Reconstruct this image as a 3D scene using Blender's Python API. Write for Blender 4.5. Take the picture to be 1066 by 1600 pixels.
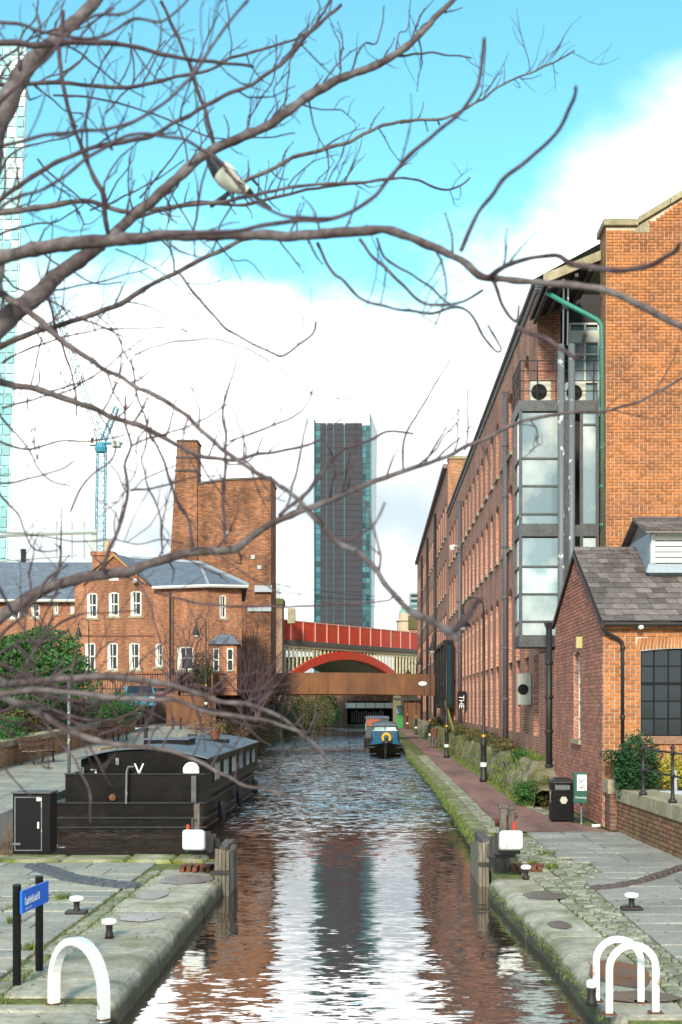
import bpy, bmesh, math, random
from mathutils import Vector, Matrix, noise
R = random.Random(7)
rad = math.radians
for o in list(bpy.data.objects): bpy.data.objects.remove(o)
scene = bpy.context.scene
COL = scene.collection
F = 2000.0; VX = 585.0; HY = 1100.0; CH = 2.8
# ---------------------------------------------------------------- camera
cam = bpy.data.cameras.new('camera'); camo = bpy.data.objects.new('camera', cam); COL.objects.link(camo)
camo.location = (0, 0, CH); camo.rotation_euler = (rad(90), 0, 0)
cam.sensor_fit = 'VERTICAL'; cam.sensor_height = 36; cam.sensor_width = 24; cam.lens = 45
cam.shift_y = (HY-800)/1600; cam.shift_x = -(VX-533)/1600
cam.clip_start = .1; cam.clip_end = 5000
cam.dof.use_dof = True; cam.dof.focus_distance = 32; cam.dof.aperture_fstop = 4.2
scene.camera = camo
# ---------------------------------------------------------------- world
SUN_EL, SUN_AZ = rad(27), rad(189)      # azimuth clockwise from +Y
w = bpy.data.worlds.new('World'); scene.world = w; w.use_nodes = True
nt = w.node_tree; nt.nodes.clear()
def N(t, **k):
    n = nt.nodes.new(t)
    for a, b in k.items(): setattr(n, a, b)
    return n
def L(a, b): nt.links.new(a, b)
sky = N('ShaderNodeTexSky'); sky.sky_type = 'NISHITA'; sky.sun_disc = False
sky.sun_elevation = SUN_EL; sky.sun_rotation = SUN_AZ; sky.air_density = 1.0; sky.dust_density = .6
tint = N('ShaderNodeMix', data_type='RGBA', blend_type='MULTIPLY'); tint.inputs[0].default_value = 1
tint.inputs[7].default_value = (1.10, 2.05, 1.75, 1); L(sky.outputs[0], tint.inputs[6])
tc = N('ShaderNodeTexCoord'); sep = N('ShaderNodeSeparateXYZ'); L(tc.outputs['Generated'], sep.inputs[0])
def M(op, a, b=None, c=None, clamp=False):
    n = N('ShaderNodeMath', operation=op, use_clamp=clamp)
    for i, v in enumerate((a, b, c)):
        if v is None: continue
        if isinstance(v, (int, float)): n.inputs[i].default_value = v
        else: L(v, n.inputs[i])
    return n.outputs[0]
mp = N('ShaderNodeMapping'); mp.inputs['Scale'].default_value = (1, 1, 1.6); L(tc.outputs['Generated'], mp.inputs[0])
n1 = N('ShaderNodeTexNoise'); n1.inputs['Scale'].default_value = 5.5; n1.inputs['Detail'].default_value = 8; n1.inputs['Roughness'].default_value = .55
L(mp.outputs[0], n1.inputs[0])
n2 = N('ShaderNodeTexNoise'); n2.inputs['Scale'].default_value = 3.0; n2.inputs['Detail'].default_value = 5
mp2 = N('ShaderNodeMapping'); mp2.inputs['Location'].default_value = (3.1, 0.7, 1.9); mp2.inputs['Scale'].default_value = (1, 1, 2.2)
L(tc.outputs['Generated'], mp2.inputs[0]); L(mp2.outputs[0], n2.inputs[0])
bound = M('ADD', M('MULTIPLY', M('MAXIMUM', M('SUBTRACT', sep.outputs[0], .10), 0), 1.15), .315)
s = M('SUBTRACT', bound, sep.outputs[2])
s = M('ADD', s, M('MULTIPLY', M('SUBTRACT', n1.outputs[0], .5), .26))
mask = N('ShaderNodeMapRange', interpolation_type='SMOOTHSTEP'); L(s, mask.inputs[0])
mask.inputs[1].default_value = -.025; mask.inputs[2].default_value = .055
edge = N('ShaderNodeMapRange', interpolation_type='SMOOTHSTEP'); L(M('ADD', n2.outputs[0], M('MULTIPLY', M('MAXIMUM', M('SUBTRACT', .25, sep.outputs[2]), 0), 1.15)), edge.inputs[0])
edge.inputs[1].default_value = .45; edge.inputs[2].default_value = .70
cc = N('ShaderNodeMix', data_type='RGBA'); L(edge.outputs[0], cc.inputs[0])
cc.inputs[6].default_value = (15.0, 14.7, 14.4, 1); cc.inputs[7].default_value = (4.8, 5.6, 6.0, 1)
thin = N('ShaderNodeMapRange', interpolation_type='SMOOTHSTEP'); L(sep.outputs[2], thin.inputs[0])
thin.inputs[1].default_value = .31; thin.inputs[2].default_value = .40; thin.inputs[3].default_value = 1; thin.inputs[4].default_value = .42
mk = M('MULTIPLY', mask.outputs[0], thin.outputs[0])
mx = N('ShaderNodeMix', data_type='RGBA'); L(mk, mx.inputs[0]); L(tint.outputs[2], mx.inputs[6]); L(cc.outputs[2], mx.inputs[7])
bg = N('ShaderNodeBackground'); bg.inputs[1].default_value = 0.095; L(mx.outputs[2], bg.inputs[0])
wo = N('ShaderNodeOutputWorld'); L(bg.outputs[0], wo.inputs[0])
# ---------------------------------------------------------------- sun
sl = bpy.data.lights.new('sun', 'SUN'); so = bpy.data.objects.new('sun', sl); COL.objects.link(so)
sl.energy = 2.9; sl.angle = rad(9); sl.color = (1, .87, .70)
sd = Vector((math.sin(SUN_AZ)*math.cos(SUN_EL), math.cos(SUN_AZ)*math.cos(SUN_EL), math.sin(SUN_EL)))
so.rotation_euler = sd.to_track_quat('Z', 'Y').to_euler(); so.location = (20, -40, 40)
vs = scene.view_settings; vs.view_transform = 'Standard'; vs.look = 'None'; vs.gamma = 1; vs.use_curve_mapping = False
vs.exposure = 0.76

# ================================================================ materials
MATS = {}
def mat(name, col, rough=.7, metal=0, var=.0, vscale=3, col2=None, bump=0, bscale=20, spec=.4, attr=0.0, grain=0, wet=False, alpha=None, trans=0, detail=5, lo=.35, hi=.65, stretch=None):
    """principled with noise mix to col2, optional per-object/attribute brightness change and bump"""
    if name in MATS: return MATS[name]
    m = bpy.data.materials.new(name); m.use_nodes = True; MATS[name] = m
    t = m.node_tree; b = t.nodes['Principled BSDF']
    b.inputs['Roughness'].default_value = rough; b.inputs['Metallic'].default_value = metal
    b.inputs['Specular IOR Level'].default_value = spec
    if trans: b.inputs['Transmission Weight'].default_value = trans
    co = t.nodes.new('ShaderNodeNewGeometry')
    src = co.outputs['Position']
    if stretch:
        mpn = t.nodes.new('ShaderNodeMapping'); mpn.inputs['Scale'].default_value = stretch
        t.links.new(src, mpn.inputs[0]); src = mpn.outputs[0]
    cur = t.nodes.new('ShaderNodeRGB'); cur.outputs[0].default_value = (*col, 1); cur = cur.outputs[0]
    if col2 is not None:
        nz = t.nodes.new('ShaderNodeTexNoise'); nz.inputs['Scale'].default_value = vscale; nz.inputs['Detail'].default_value = detail
        t.links.new(src, nz.inputs[0])
        mr = t.nodes.new('ShaderNodeMapRange'); mr.inputs[1].default_value = lo; mr.inputs[2].default_value = hi
        t.links.new(nz.outputs[0], mr.inputs[0])
        mi = t.nodes.new('ShaderNodeMix'); mi.data_type = 'RGBA'; t.links.new(mr.outputs[0], mi.inputs[0])
        t.links.new(cur, mi.inputs[6]); mi.inputs[7].default_value = (*col2, 1); cur = mi.outputs[2]
    if var:
        nz = t.nodes.new('ShaderNodeTexNoise'); nz.inputs['Scale'].default_value = vscale*4; nz.inputs['Detail'].default_value = 6
        t.links.new(src, nz.inputs[0])
        mr = t.nodes.new('ShaderNodeMapRange'); mr.inputs[1].default_value = .3; mr.inputs[2].default_value = .7
        mr.inputs[3].default_value = 1-var; mr.inputs[4].default_value = 1+var
        t.links.new(nz.outputs[0], mr.inputs[0])
        mi = t.nodes.new('ShaderNodeVectorMath'); mi.operation = 'SCALE'; t.links.new(cur, mi.inputs[0]); t.links.new(mr.outputs[0], mi.inputs['Scale']); cur = mi.outputs[0]
    if grain:
        for gs, ga in ((55, grain), (17, grain*.8)):
            nz = t.nodes.new('ShaderNodeTexNoise'); nz.inputs['Scale'].default_value = gs; nz.inputs['Detail'].default_value = 4; nz.inputs['Roughness'].default_value = .7
            t.links.new(src, nz.inputs[0])
            mr = t.nodes.new('ShaderNodeMapRange'); mr.inputs[1].default_value = .35; mr.inputs[2].default_value = .65
            mr.inputs[3].default_value = 1-ga; mr.inputs[4].default_value = 1+ga*.7
            t.links.new(nz.outputs[0], mr.inputs[0])
            mi = t.nodes.new('ShaderNodeVectorMath'); mi.operation = 'SCALE'; t.links.new(cur, mi.inputs[0]); t.links.new(mr.outputs[0], mi.inputs['Scale']); cur = mi.outputs[0]
    if attr:
        at = t.nodes.new('ShaderNodeAttribute'); at.attribute_name = 'rnd'
        oi = t.nodes.new('ShaderNodeObjectInfo')
        ad = t.nodes.new('ShaderNodeMath'); ad.operation = 'ADD'; t.links.new(at.outputs['Fac'], ad.inputs[0]); t.links.new(oi.outputs['Random'], ad.inputs[1])
        fr = t.nodes.new('ShaderNodeMath'); fr.operation = 'FRACT'; t.links.new(ad.outputs[0], fr.inputs[0])
        mr = t.nodes.new('ShaderNodeMapRange'); mr.inputs[3].default_value = 1-attr; mr.inputs[4].default_value = 1+attr
        t.links.new(fr.outputs[0], mr.inputs[0])
        mi = t.nodes.new('ShaderNodeVectorMath'); mi.operation = 'SCALE'; t.links.new(cur, mi.inputs[0]); t.links.new(mr.outputs[0], mi.inputs['Scale']); cur = mi.outputs[0]
    if wet:
        sp = t.nodes.new('ShaderNodeSeparateXYZ'); t.links.new(src, sp.inputs[0])
        nz = t.nodes.new('ShaderNodeTexNoise'); nz.inputs['Scale'].default_value = 3; nz.inputs['Detail'].default_value = 6; t.links.new(src, nz.inputs[0])
        ml = t.nodes.new('ShaderNodeMath'); ml.operation = 'MULTIPLY_ADD'; t.links.new(nz.outputs[0], ml.inputs[0]); ml.inputs[1].default_value = .22; t.links.new(sp.outputs[2], ml.inputs[2])
        mr = t.nodes.new('ShaderNodeMapRange'); mr.inputs[1].default_value = -.06; mr.inputs[2].default_value = .05; mr.inputs[3].default_value = .92; mr.inputs[4].default_value = 0
        t.links.new(ml.outputs[0], mr.inputs[0])
        mi = t.nodes.new('ShaderNodeMix'); mi.data_type = 'RGBA'; t.links.new(mr.outputs[0], mi.inputs[0]); t.links.new(cur, mi.inputs[6]); mi.inputs[7].default_value = (.045,.045,.02,1); cur = mi.outputs[2]
    t.links.new(cur, b.inputs['Base Color'])
    if bump:
        nz = t.nodes.new('ShaderNodeTexNoise'); nz.inputs['Scale'].default_value = bscale; nz.inputs['Detail'].default_value = 6
        t.links.new(src, nz.inputs[0])
        bp = t.nodes.new('ShaderNodeBump'); bp.inputs['Strength'].default_value = min(1, bump*10); bp.inputs['Distance'].default_value = bump*.3
        t.links.new(nz.outputs[0], bp.inputs['Height']); t.links.new(bp.outputs[0], b.inputs['Normal'])
    return m
def brickmat(name, c1, c2, mortar, bw=.27, bh=.09, dirt=(.05,.035,.03), dirtamt=.5, msize=.011, bias=0.0, patch=None):
    if name in MATS: return MATS[name]
    m = bpy.data.materials.new(name); m.use_nodes = True; MATS[name] = m
    t = m.node_tree; b = t.nodes['Principled BSDF']; b.inputs['Roughness'].default_value = .85; b.inputs['Specular IOR Level'].default_value = .25
    uv = t.nodes.new('ShaderNodeUVMap')
    br = t.nodes.new('ShaderNodeTexBrick'); t.links.new(uv.outputs[0], br.inputs['Vector'])
    br.inputs['Scale'].default_value = 1; br.inputs['Brick Width'].default_value = bw; br.inputs['Row Height'].default_value = bh
    br.inputs['Mortar Size'].default_value = msize; br.inputs['Mortar Smooth'].default_value = .2; br.inputs['Bias'].default_value = bias
    br.inputs['Color1'].default_value = (*c1, 1); br.inputs['Color2'].default_value = (*c2, 1); br.inputs['Mortar'].default_value = (*mortar, 1)
    nz = t.nodes.new('ShaderNodeTexNoise'); nz.inputs['Scale'].default_value = .5; nz.inputs['Detail'].default_value = 10; nz.inputs['Roughness'].default_value = .65
    t.links.new(uv.outputs[0], nz.inputs[0])
    mr = t.nodes.new('ShaderNodeMapRange'); mr.inputs[1].default_value = .48; mr.inputs[2].default_value = .75; mr.inputs[4].default_value = dirtamt
    t.links.new(nz.outputs[0], mr.inputs[0])
    mi = t.nodes.new('ShaderNodeMix'); mi.data_type = 'RGBA'; t.links.new(mr.outputs[0], mi.inputs[0]); t.links.new(br.outputs[0], mi.inputs[6]); mi.inputs[7].default_value = (*dirt, 1)
    # coarse brightness change brick by brick
    n2 = t.nodes.new('ShaderNodeTexNoise'); n2.inputs['Scale'].default_value = 7; n2.inputs['Detail'].default_value = 3
    mp = t.nodes.new('ShaderNodeMapping'); mp.inputs['Scale'].default_value = (.5, 1.5, 1); t.links.new(uv.outputs[0], mp.inputs[0]); t.links.new(mp.outputs[0], n2.inputs[0])
    m2 = t.nodes.new('ShaderNodeMapRange'); m2.inputs[1].default_value = .3; m2.inputs[2].default_value = .7; m2.inputs[3].default_value = .7; m2.inputs[4].default_value = 1.3
    t.links.new(n2.outputs[0], m2.inputs[0])
    sc = t.nodes.new('ShaderNodeVectorMath'); sc.operation = 'SCALE'; t.links.new(mi.outputs[2], sc.inputs[0]); t.links.new(m2.outputs[0], sc.inputs['Scale'])
    ns = t.nodes.new('ShaderNodeTexNoise'); ns.inputs['Scale'].default_value = 1; ns.inputs['Detail'].default_value = 6
    mps = t.nodes.new('ShaderNodeMapping'); mps.inputs['Scale'].default_value = (1.4, .16, 1); t.links.new(uv.outputs[0], mps.inputs[0]); t.links.new(mps.outputs[0], ns.inputs[0])
    ms = t.nodes.new('ShaderNodeMapRange'); ms.inputs[1].default_value = .35; ms.inputs[2].default_value = .68; ms.inputs[3].default_value = 1.12; ms.inputs[4].default_value = .62
    t.links.new(ns.outputs[0], ms.inputs[0])
    s2 = t.nodes.new('ShaderNodeVectorMath'); s2.operation = 'SCALE'; t.links.new(sc.outputs[0], s2.inputs[0]); t.links.new(ms.outputs[0], s2.inputs['Scale'])
    t.links.new(s2.outputs[0], b.inputs['Base Color'])
    bp = t.nodes.new('ShaderNodeBump'); bp.invert = True; bp.inputs['Strength'].default_value = .6; bp.inputs['Distance'].default_value = .01
    t.links.new(br.outputs['Fac'], bp.inputs['Height']); t.links.new(bp.outputs[0], b.inputs['Normal'])
    return m
BR_O = brickmat('brick_orange', (.47,.185,.07), (.35,.12,.055), (.42,.33,.24))
BR_M = brickmat('brick_mill', (.50,.19,.12), (.40,.145,.10), (.50,.38,.30), dirt=(.12,.07,.055))
BR_C = brickmat('brick_cottage', (.44,.17,.085), (.35,.125,.065), (.38,.26,.18), dirtamt=.45)
BR_D = brickmat('brick_sooty', (.50,.19,.085), (.24,.10,.055), (.17,.115,.08), dirt=(.035,.025,.02), dirtamt=.85, bw=.35, bh=.12, msize=.02)
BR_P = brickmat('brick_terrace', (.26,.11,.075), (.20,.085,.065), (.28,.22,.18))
BRICK = mat('brick_piece', (.47,.175,.062), .85, col2=(.25,.10,.055), vscale=.9, lo=.42, hi=.78, attr=.24, bump=.004, bscale=60, spec=.2, grain=.22)
BRICK_SHADE = mat('brick_piece_shade_side', (.48,.19,.13), .85, col2=(.34,.145,.11), vscale=1.3, attr=.25, bump=.004, bscale=60, spec=.2, grain=.22)  # pinker copy of the outhouse brick, cool shade tint put into the colour
MORT = mat('mortar', (.62,.52,.42), .95, col2=(.48,.38,.30), vscale=2)
STONE = mat('flagstone', (.40,.36,.285), .82, col2=(.27,.265,.24), vscale=1.2, var=.18, attr=.13, bump=.006, bscale=14, grain=.22)
STONE_R = mat('flagstone_grey', (.38,.345,.30), .8, col2=(.29,.27,.245), vscale=1.0, var=.15, attr=.14, bump=.005, bscale=14, grain=.22)
COPE = mat('coping_stone', (.43,.385,.31), .8, col2=(.22,.20,.12), vscale=1.6, var=.30, attr=.10, bump=.012, bscale=9, lo=.45, hi=.70, grain=.22, wet=True)
COPE_MOSS = mat('coping_moss', (.32,.29,.19), .85, col2=(.15,.16,.035), vscale=1.9, var=.3, attr=.12, bump=.02, bscale=9, lo=.38, hi=.58, grain=.22, wet=True)
SETT = mat('sett_stone', (.34,.32,.26), .8, col2=(.20,.20,.12), vscale=4, var=.2, attr=.3, bump=.01, bscale=20, grain=.22)
MOSSG = mat('moss_soil', (.10,.10,.045), .95, col2=(.16,.18,.03), vscale=5, var=.3, bump=.01, bscale=30)
GRND = mat('ground_mat', (.16,.15,.12), .9, col2=(.10,.11,.06), vscale=.3, var=.2)
PATHRED = brickmat('path_red', (.34,.175,.155), (.29,.15,.135), (.28,.18,.15), bw=.24, bh=.12, dirt=(.20,.14,.10), dirtamt=.5, msize=.006)
SAND = mat('sandstone', (.43,.355,.245), .85, col2=(.30,.255,.155), vscale=1.8, var=.2, attr=.08, bump=.008, bscale=12, grain=.22)
WHITE = mat('white_paint', (.76,.76,.73), .5, var=.05, vscale=11, lo=.68, hi=.72, col2=(.38,.28,.2), bump=.002, bscale=30)
WHITE_W = mat('white_paint_worn', (.74,.75,.73), .55, col2=(.35,.27,.2), vscale=7, lo=.62, hi=.7, bump=.006, bscale=30)
WFRAME = mat('white_frame', (.72,.71,.66), .5)
BLACK = mat('black_paint', (.006,.006,.007), .4, spec=.2, var=.3, vscale=5)
IRON = mat('cast_iron', (.022,.018,.018), .5, var=.3, vscale=8, bump=.003, bscale=40)
BOATB = mat('boat_black', (.0045,.0035,.003), .35, spec=.15, var=.35, vscale=1.5, col2=(.009,.007,.006), bump=.002, bscale=4)
BOATR = mat('boat_roof', (.10,.13,.17), .45, var=.2, vscale=1.5, col2=(.07,.09,.12))
GLASS = mat('window_glass_dark', (.02,.025,.03), .06, spec=.9)
GLASSB = mat('bay_glass', (.22,.31,.35), .07, spec=1.0, col2=(.55,.60,.60), vscale=.5, lo=.45, hi=.6, attr=.3)
GLASST = mat('tower_glass', (.045,.13,.165), .15, spec=.5, attr=.7)
GLASSP = mat('left_tower_glass', (.20,.47,.53), .2, spec=.4, attr=.22, col2=(.34,.56,.60), vscale=.08)
STEELG = mat('bay_steel', (.05,.055,.06), .5, var=.25, vscale=3, col2=(.08,.08,.085))
GALV = mat('pole_steel', (.13,.14,.155), .5, col2=(.55,.55,.53), vscale=4, lo=.62, hi=.68, detail=3)
GREENP = mat('green_pipe', (.035,.22,.16), .55, var=.2, vscale=5)
SLATE = mat('roof_slate', (.135,.105,.10), .75, var=.2, vscale=4, attr=.4, col2=(.18,.15,.14), bump=.004, bscale=30)
SLATEF = mat('far_slate', (.12,.14,.18), .6, var=.3, vscale=1.2, col2=(.16,.18,.22), stretch=(1,1,4))
LEAD = mat('lead_sheet', (.33,.37,.42), .5, var=.15, vscale=5)
RUST = mat('rusty_steel', (.20,.085,.035), .8, col2=(.12,.05,.028), vscale=.7, var=.22, attr=.12, bump=.003, bscale=10, stretch=(1,1,.3))
RUSTY = mat('rusted_iron', (.22,.07,.03), .85, col2=(.06,.035,.03), vscale=12, var=.3, bump=.01, bscale=40)
WOOD = mat('old_timber', (.085,.065,.058), .85, col2=(.14,.115,.10), vscale=3, var=.3, bump=.012, bscale=18, stretch=(1,1,.25), grain=.22)
WOODL = mat('weathered_board', (.22,.18,.14), .85, col2=(.13,.12,.09), vscale=4, var=.3, bump=.01, bscale=20, stretch=(1,1,.2), attr=.2, grain=.22)
SLAT = mat('bench_slat', (.24,.12,.09), .6, var=.2, vscale=10, attr=.2)
REDP = mat('red_paint', (.55,.055,.028), .5, var=.2, vscale=1.3, lo=.48, hi=.75, stretch=(1,1,.25), col2=(.30,.10,.055), attr=.08)
CREAM = mat('cream_paint', (.62,.60,.42), .6, var=.1, vscale=1)
ASPH = mat('asphalt', (.06,.06,.06), .9, var=.2, vscale=3)
BARK = mat('bark', (.062,.040,.040), .85, col2=(.15,.125,.13), vscale=9, var=.3, bump=.01, bscale=60)
TWIG = mat('twig_bark', (.045,.022,.028), .8, col2=(.095,.065,.075), vscale=14, var=.2)
BUSH = mat('shrub_leaf', (.045,.115,.025), .5, attr=.55, spec=.4)
BUSHD = mat('dark_leaf', (.022,.065,.02), .5, attr=.5, spec=.35)
BUSHY = mat('yellow_leaf', (.36,.32,.04), .6, attr=.4)
BUSHB = mat('brown_twigs', (.19,.11,.06), .9, attr=.4)
BUSHO = mat('olive_leaf', (.095,.085,.03), .8, attr=.5)
GRASS = mat('grass_blade', (.12,.16,.03), .7, attr=.5)
BLUES = mat('sign_blue', (.005,.13,.62), .4)
BLUEB = mat('boat_blue', (.02,.085,.16), .35, var=.15, vscale=2)
YELO = mat('yellow_paint', (.70,.36,.02), .5, var=.2, vscale=10)
TEXTW = mat('white_print', (.8,.8,.8), .6)
TEXTK = mat('black_print', (.02,.02,.02), .6)
GREENB = mat('green_box', (.02,.10,.075), .45, var=.1, vscale=6)
PUDDLE_SKY = mat('puddle_sky_tint', (.26,.28,.30), .2, spec=1.0, col2=(.15,.15,.15), vscale=4, bump=.004, bscale=14)  # pale blue-grey base colour stands in for sky reflected in the puddles
ROCK = mat('mossy_rock', (.30,.235,.16), .9, col2=(.15,.13,.04), vscale=1.5, var=.45, bump=.03, bscale=6, lo=.4, hi=.62, stretch=(1,1,.35), grain=.22)
CRANEB = mat('crane_blue', (.04,.26,.38), .5)
CONC = mat('concrete', (.42,.42,.40), .8, var=.1, vscale=1)
TGREY = mat('tower_cladding', (.052,.052,.065), .7, spec=.2, var=.06, vscale=.06, attr=.06)
TPALE = mat('tower_side', (.70,.74,.76), .5)
CURT = mat('blind', (.75,.74,.68), .8)
TAN = mat('tan_box', (.50,.36,.17), .7)
FENDER = mat('fender_rubber', (.03,.03,.035), .5)

# ================================================================ mesh builder
class MB:
    def __init__(s): s.v = []; s.f = []; s.r = []; s.mi = []
    def add(s, vs, fs, r=0.0, mi=0):
        o = len(s.v); s.v.extend([tuple(v) for v in vs])
        s.f.extend([tuple(o+i for i in f) for f in fs]); s.r.extend([r]*len(fs)); s.mi.extend([mi]*len(fs))
    def box(s, x0, x1, y0, y1, z0, z1, r=0.0, mi=0):
        s.hexa([(x0,y0,z0),(x1,y0,z0),(x1,y1,z0),(x0,y1,z0),(x0,y0,z1),(x1,y0,z1),(x1,y1,z1),(x0,y1,z1)], r, mi)
    def hexa(s, p, r=0.0, mi=0):
        s.add(p, [(3,2,1,0),(4,5,6,7),(0,1,5,4),(1,2,6,5),(2,3,7,6),(3,0,4,7)], r, mi)
    def quad(s, a, b, c, d, r=0.0, mi=0): s.add([a,b,c,d], [(0,1,2,3)], r, mi)
    def tube(s, pts, rad_, n=6, cap=True, r=0.0, mi=0):
        pts = [Vector(p) for p in pts]
        if isinstance(rad_, (int, float)): rad_ = [rad_]*len(pts)
        rings = []; up = Vector((0,0,1)); prev = None
        for i, p in enumerate(pts):
            a = pts[max(0,i-1)]; b = pts[min(len(pts)-1,i+1)]
            t = (b-a)
            t = t.normalized() if t.length > 1e-9 else Vector((0,0,1))
            if prev is None:
                q = up if abs(t.z) < .9 else Vector((1,0,0))
                x = t.cross(q).normalized()
            else:
                x = (prev - t*prev.dot(t))
                x = x.normalized() if x.length > 1e-6 else t.orthogonal().normalized()
            prev = x; y = t.cross(x)
            rings.append([p + (x*math.cos(2*math.pi*k/n) + y*math.sin(2*math.pi*k/n))*rad_[i] for k in range(n)])
        vs = [v for rg in rings for v in rg]; fs = []
        for i in range(len(pts)-1):
            for k in range(n):
                fs.append((i*n+k, i*n+(k+1)%n, (i+1)*n+(k+1)%n, (i+1)*n+k))
        if cap:
            fs.append(tuple(range(n-1,-1,-1))); fs.append(tuple((len(pts)-1)*n+k for k in range(n)))
        s.add(vs, fs, r, mi)
    def lathe(s, cx, cy, prof, n=12, r=0.0, mi=0):
        vs = []; fs = []
        for (rr, z) in prof:
            for k in range(n): a = 2*math.pi*k/n; vs.append((cx+rr*math.cos(a), cy+rr*math.sin(a), z))
        m_ = len(prof)
        for i in range(m_-1):
            for k in range(n): fs.append((i*n+k, i*n+(k+1)%n, (i+1)*n+(k+1)%n, (i+1)*n+k))
        fs.append(tuple(range(n-1,-1,-1))); fs.append(tuple((m_-1)*n+k for k in range(n)))
        s.add(vs, fs, r, mi)
    def ell(s, c, rr, n=10, m_=7, r=0.0, mi=0):
        prof = [(max(.001,math.sin(math.pi*i/m_)), -math.cos(math.pi*i/m_)) for i in range(m_+1)]
        vs = []; fs = []
        for (q, z) in prof:
            for k in range(n): a = 2*math.pi*k/n; vs.append((c[0]+rr[0]*q*math.cos(a), c[1]+rr[1]*q*math.sin(a), c[2]+rr[2]*z))
        for i in range(m_):
            for k in range(n): fs.append((i*n+k, i*n+(k+1)%n, (i+1)*n+(k+1)%n, (i+1)*n+k))
        s.add(vs, fs, r, mi)
    def prism(s, poly, d0, d1, axis='y', r=0.0, mi=0):
        """poly 2D (a,b): axis y -> (x,z); axis x -> (y,z); axis z -> (x,y)"""
        f = {'y': lambda a,b,d: (a,d,b), 'x': lambda a,b,d: (d,a,b), 'z': lambda a,b,d: (a,b,d)}[axis]
        n = len(poly); vs = [f(a,b,d0) for a,b in poly] + [f(a,b,d1) for a,b in poly]
        fs = [tuple(range(n)), tuple(range(2*n-1,n-1,-1))] + [(i,(i+1)%n+0,n+(i+1)%n,n+i) for i in range(n)]
        s.add(vs, fs, r, mi)
    def build(s, name, m, parent=None, smooth=False, fix=True, bevel=0):
        me = bpy.data.meshes.new(name); me.from_pydata(s.v, [], s.f); me.validate()
        if fix:
            bm = bmesh.new(); bm.from_mesh(me); bmesh.ops.recalc_face_normals(bm, faces=bm.faces); bm.to_mesh(me); bm.free()
        ms = m if isinstance(m, (list, tuple)) else [m]
        for q in ms: me.materials.append(q)
        if len(ms) > 1 and len(s.mi) == len(me.polygons): me.polygons.foreach_set('material_index', s.mi)
        set_uv(me)
        if any(s.r) and len(s.r) == len(me.polygons):
            at = me.attributes.new('rnd', 'FLOAT', 'FACE'); at.data.foreach_set('value', s.r)
        if smooth: me.polygons.foreach_set('use_smooth', [True]*len(me.polygons))
        o = bpy.data.objects.new(name, me); COL.objects.link(o)
        if parent: o.parent = parent; o.matrix_parent_inverse = Matrix.Translation(-wloc(parent))
        if bevel:
            b = o.modifiers.new('bevel', 'BEVEL'); b.width = bevel; b.segments = 2; b.limit_method = 'ANGLE'; b.angle_limit = rad(40)
        return o
def wloc(o):
    v = Vector(o.location)
    # parents only ever translated; meshes sit at the origin
    return v if o.parent is None else (Vector((0,0,0)) if o.type == 'MESH' and o.location.length == 0 else v)
def set_uv(me):
    uv = me.uv_layers.new(name='UVMap'); Z = Vector((0,0,1)); data = [0.0]*(2*len(me.loops))
    vv = [v.co for v in me.vertices]
    for p in me.polygons:
        n = p.normal
        if abs(n.z) > .97 or n.length < .5: a = Vector((1,0,0)); b = Vector((0,1,0))
        else:
            a = Z.cross(n).normalized(); b = n.cross(a)
            if abs(a.x) > abs(a.y):
                if a.x < 0: a = -a
            elif a.y < 0: a = -a
        for li in p.loop_indices:
            c = vv[me.loops[li].vertex_index]; data[2*li] = c.dot(a)+50; data[2*li+1] = c.dot(b)+50
    uv.data.foreach_set('uv', data)
def P(px, py, d): return Vector(((px-VX)*d/F, d, CH-(py-HY)*d/F))
def tag(o, label, cat, group=None):
    o['label'] = label; o['category'] = cat
    if group: o['group'] = group
    return o
def struct(o): o['kind'] = 'structure'; return o
def stuff(o): o['kind'] = 'stuff'; return o
def thing(name, loc, label, cat, group=None):
    e = bpy.data.objects.new(name, None); COL.objects.link(e); e.location = loc; e.empty_display_size = .3
    return tag(e, label, cat, group)
def inst(src_mesh, name, parent, loc, scale=(1,1,1), rot=(0,0,0)):
    o = bpy.data.objects.new(name, src_mesh); COL.objects.link(o)
    o.location = Vector(loc) - (Vector(parent.location) if parent else Vector((0,0,0)))
    o.scale = scale; o.rotation_euler = rot; o.parent = parent
    return o
def dup(root, loc, rotz=0, label=None):
    def cp(o, par):
        c = o.copy(); COL.objects.link(c); c.parent = par
        for ch in o.children: cp(ch, c)
        return c
    r = cp(root, None); r.location = loc; r.rotation_euler = (0,0,rotz)
    if label: r['label'] = label
    return r
def text(s, size, loc, rot, m, parent, name='lettering', ext=.002, sx=1, off=0):
    cu = bpy.data.curves.new(name, 'FONT'); cu.body = s; cu.size = size; cu.extrude = ext; cu.offset = off; cu.align_x = 'CENTER'; cu.align_y = 'CENTER'
    to = bpy.data.objects.new(name, cu); COL.objects.link(to)
    dg = bpy.context.evaluated_depsgraph_get(); me = bpy.data.meshes.new_from_object(to.evaluated_get(dg))
    bpy.data.objects.remove(to); me.materials.clear(); me.materials.append(m)
    o = bpy.data.objects.new(name, me); COL.objects.link(o); o.location = Vector(loc) - (Vector(parent.location) if parent else Vector((0,0,0)))
    o.rotation_euler = rot; o.scale = (sx,1,1); o.parent = parent
    return o
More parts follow.
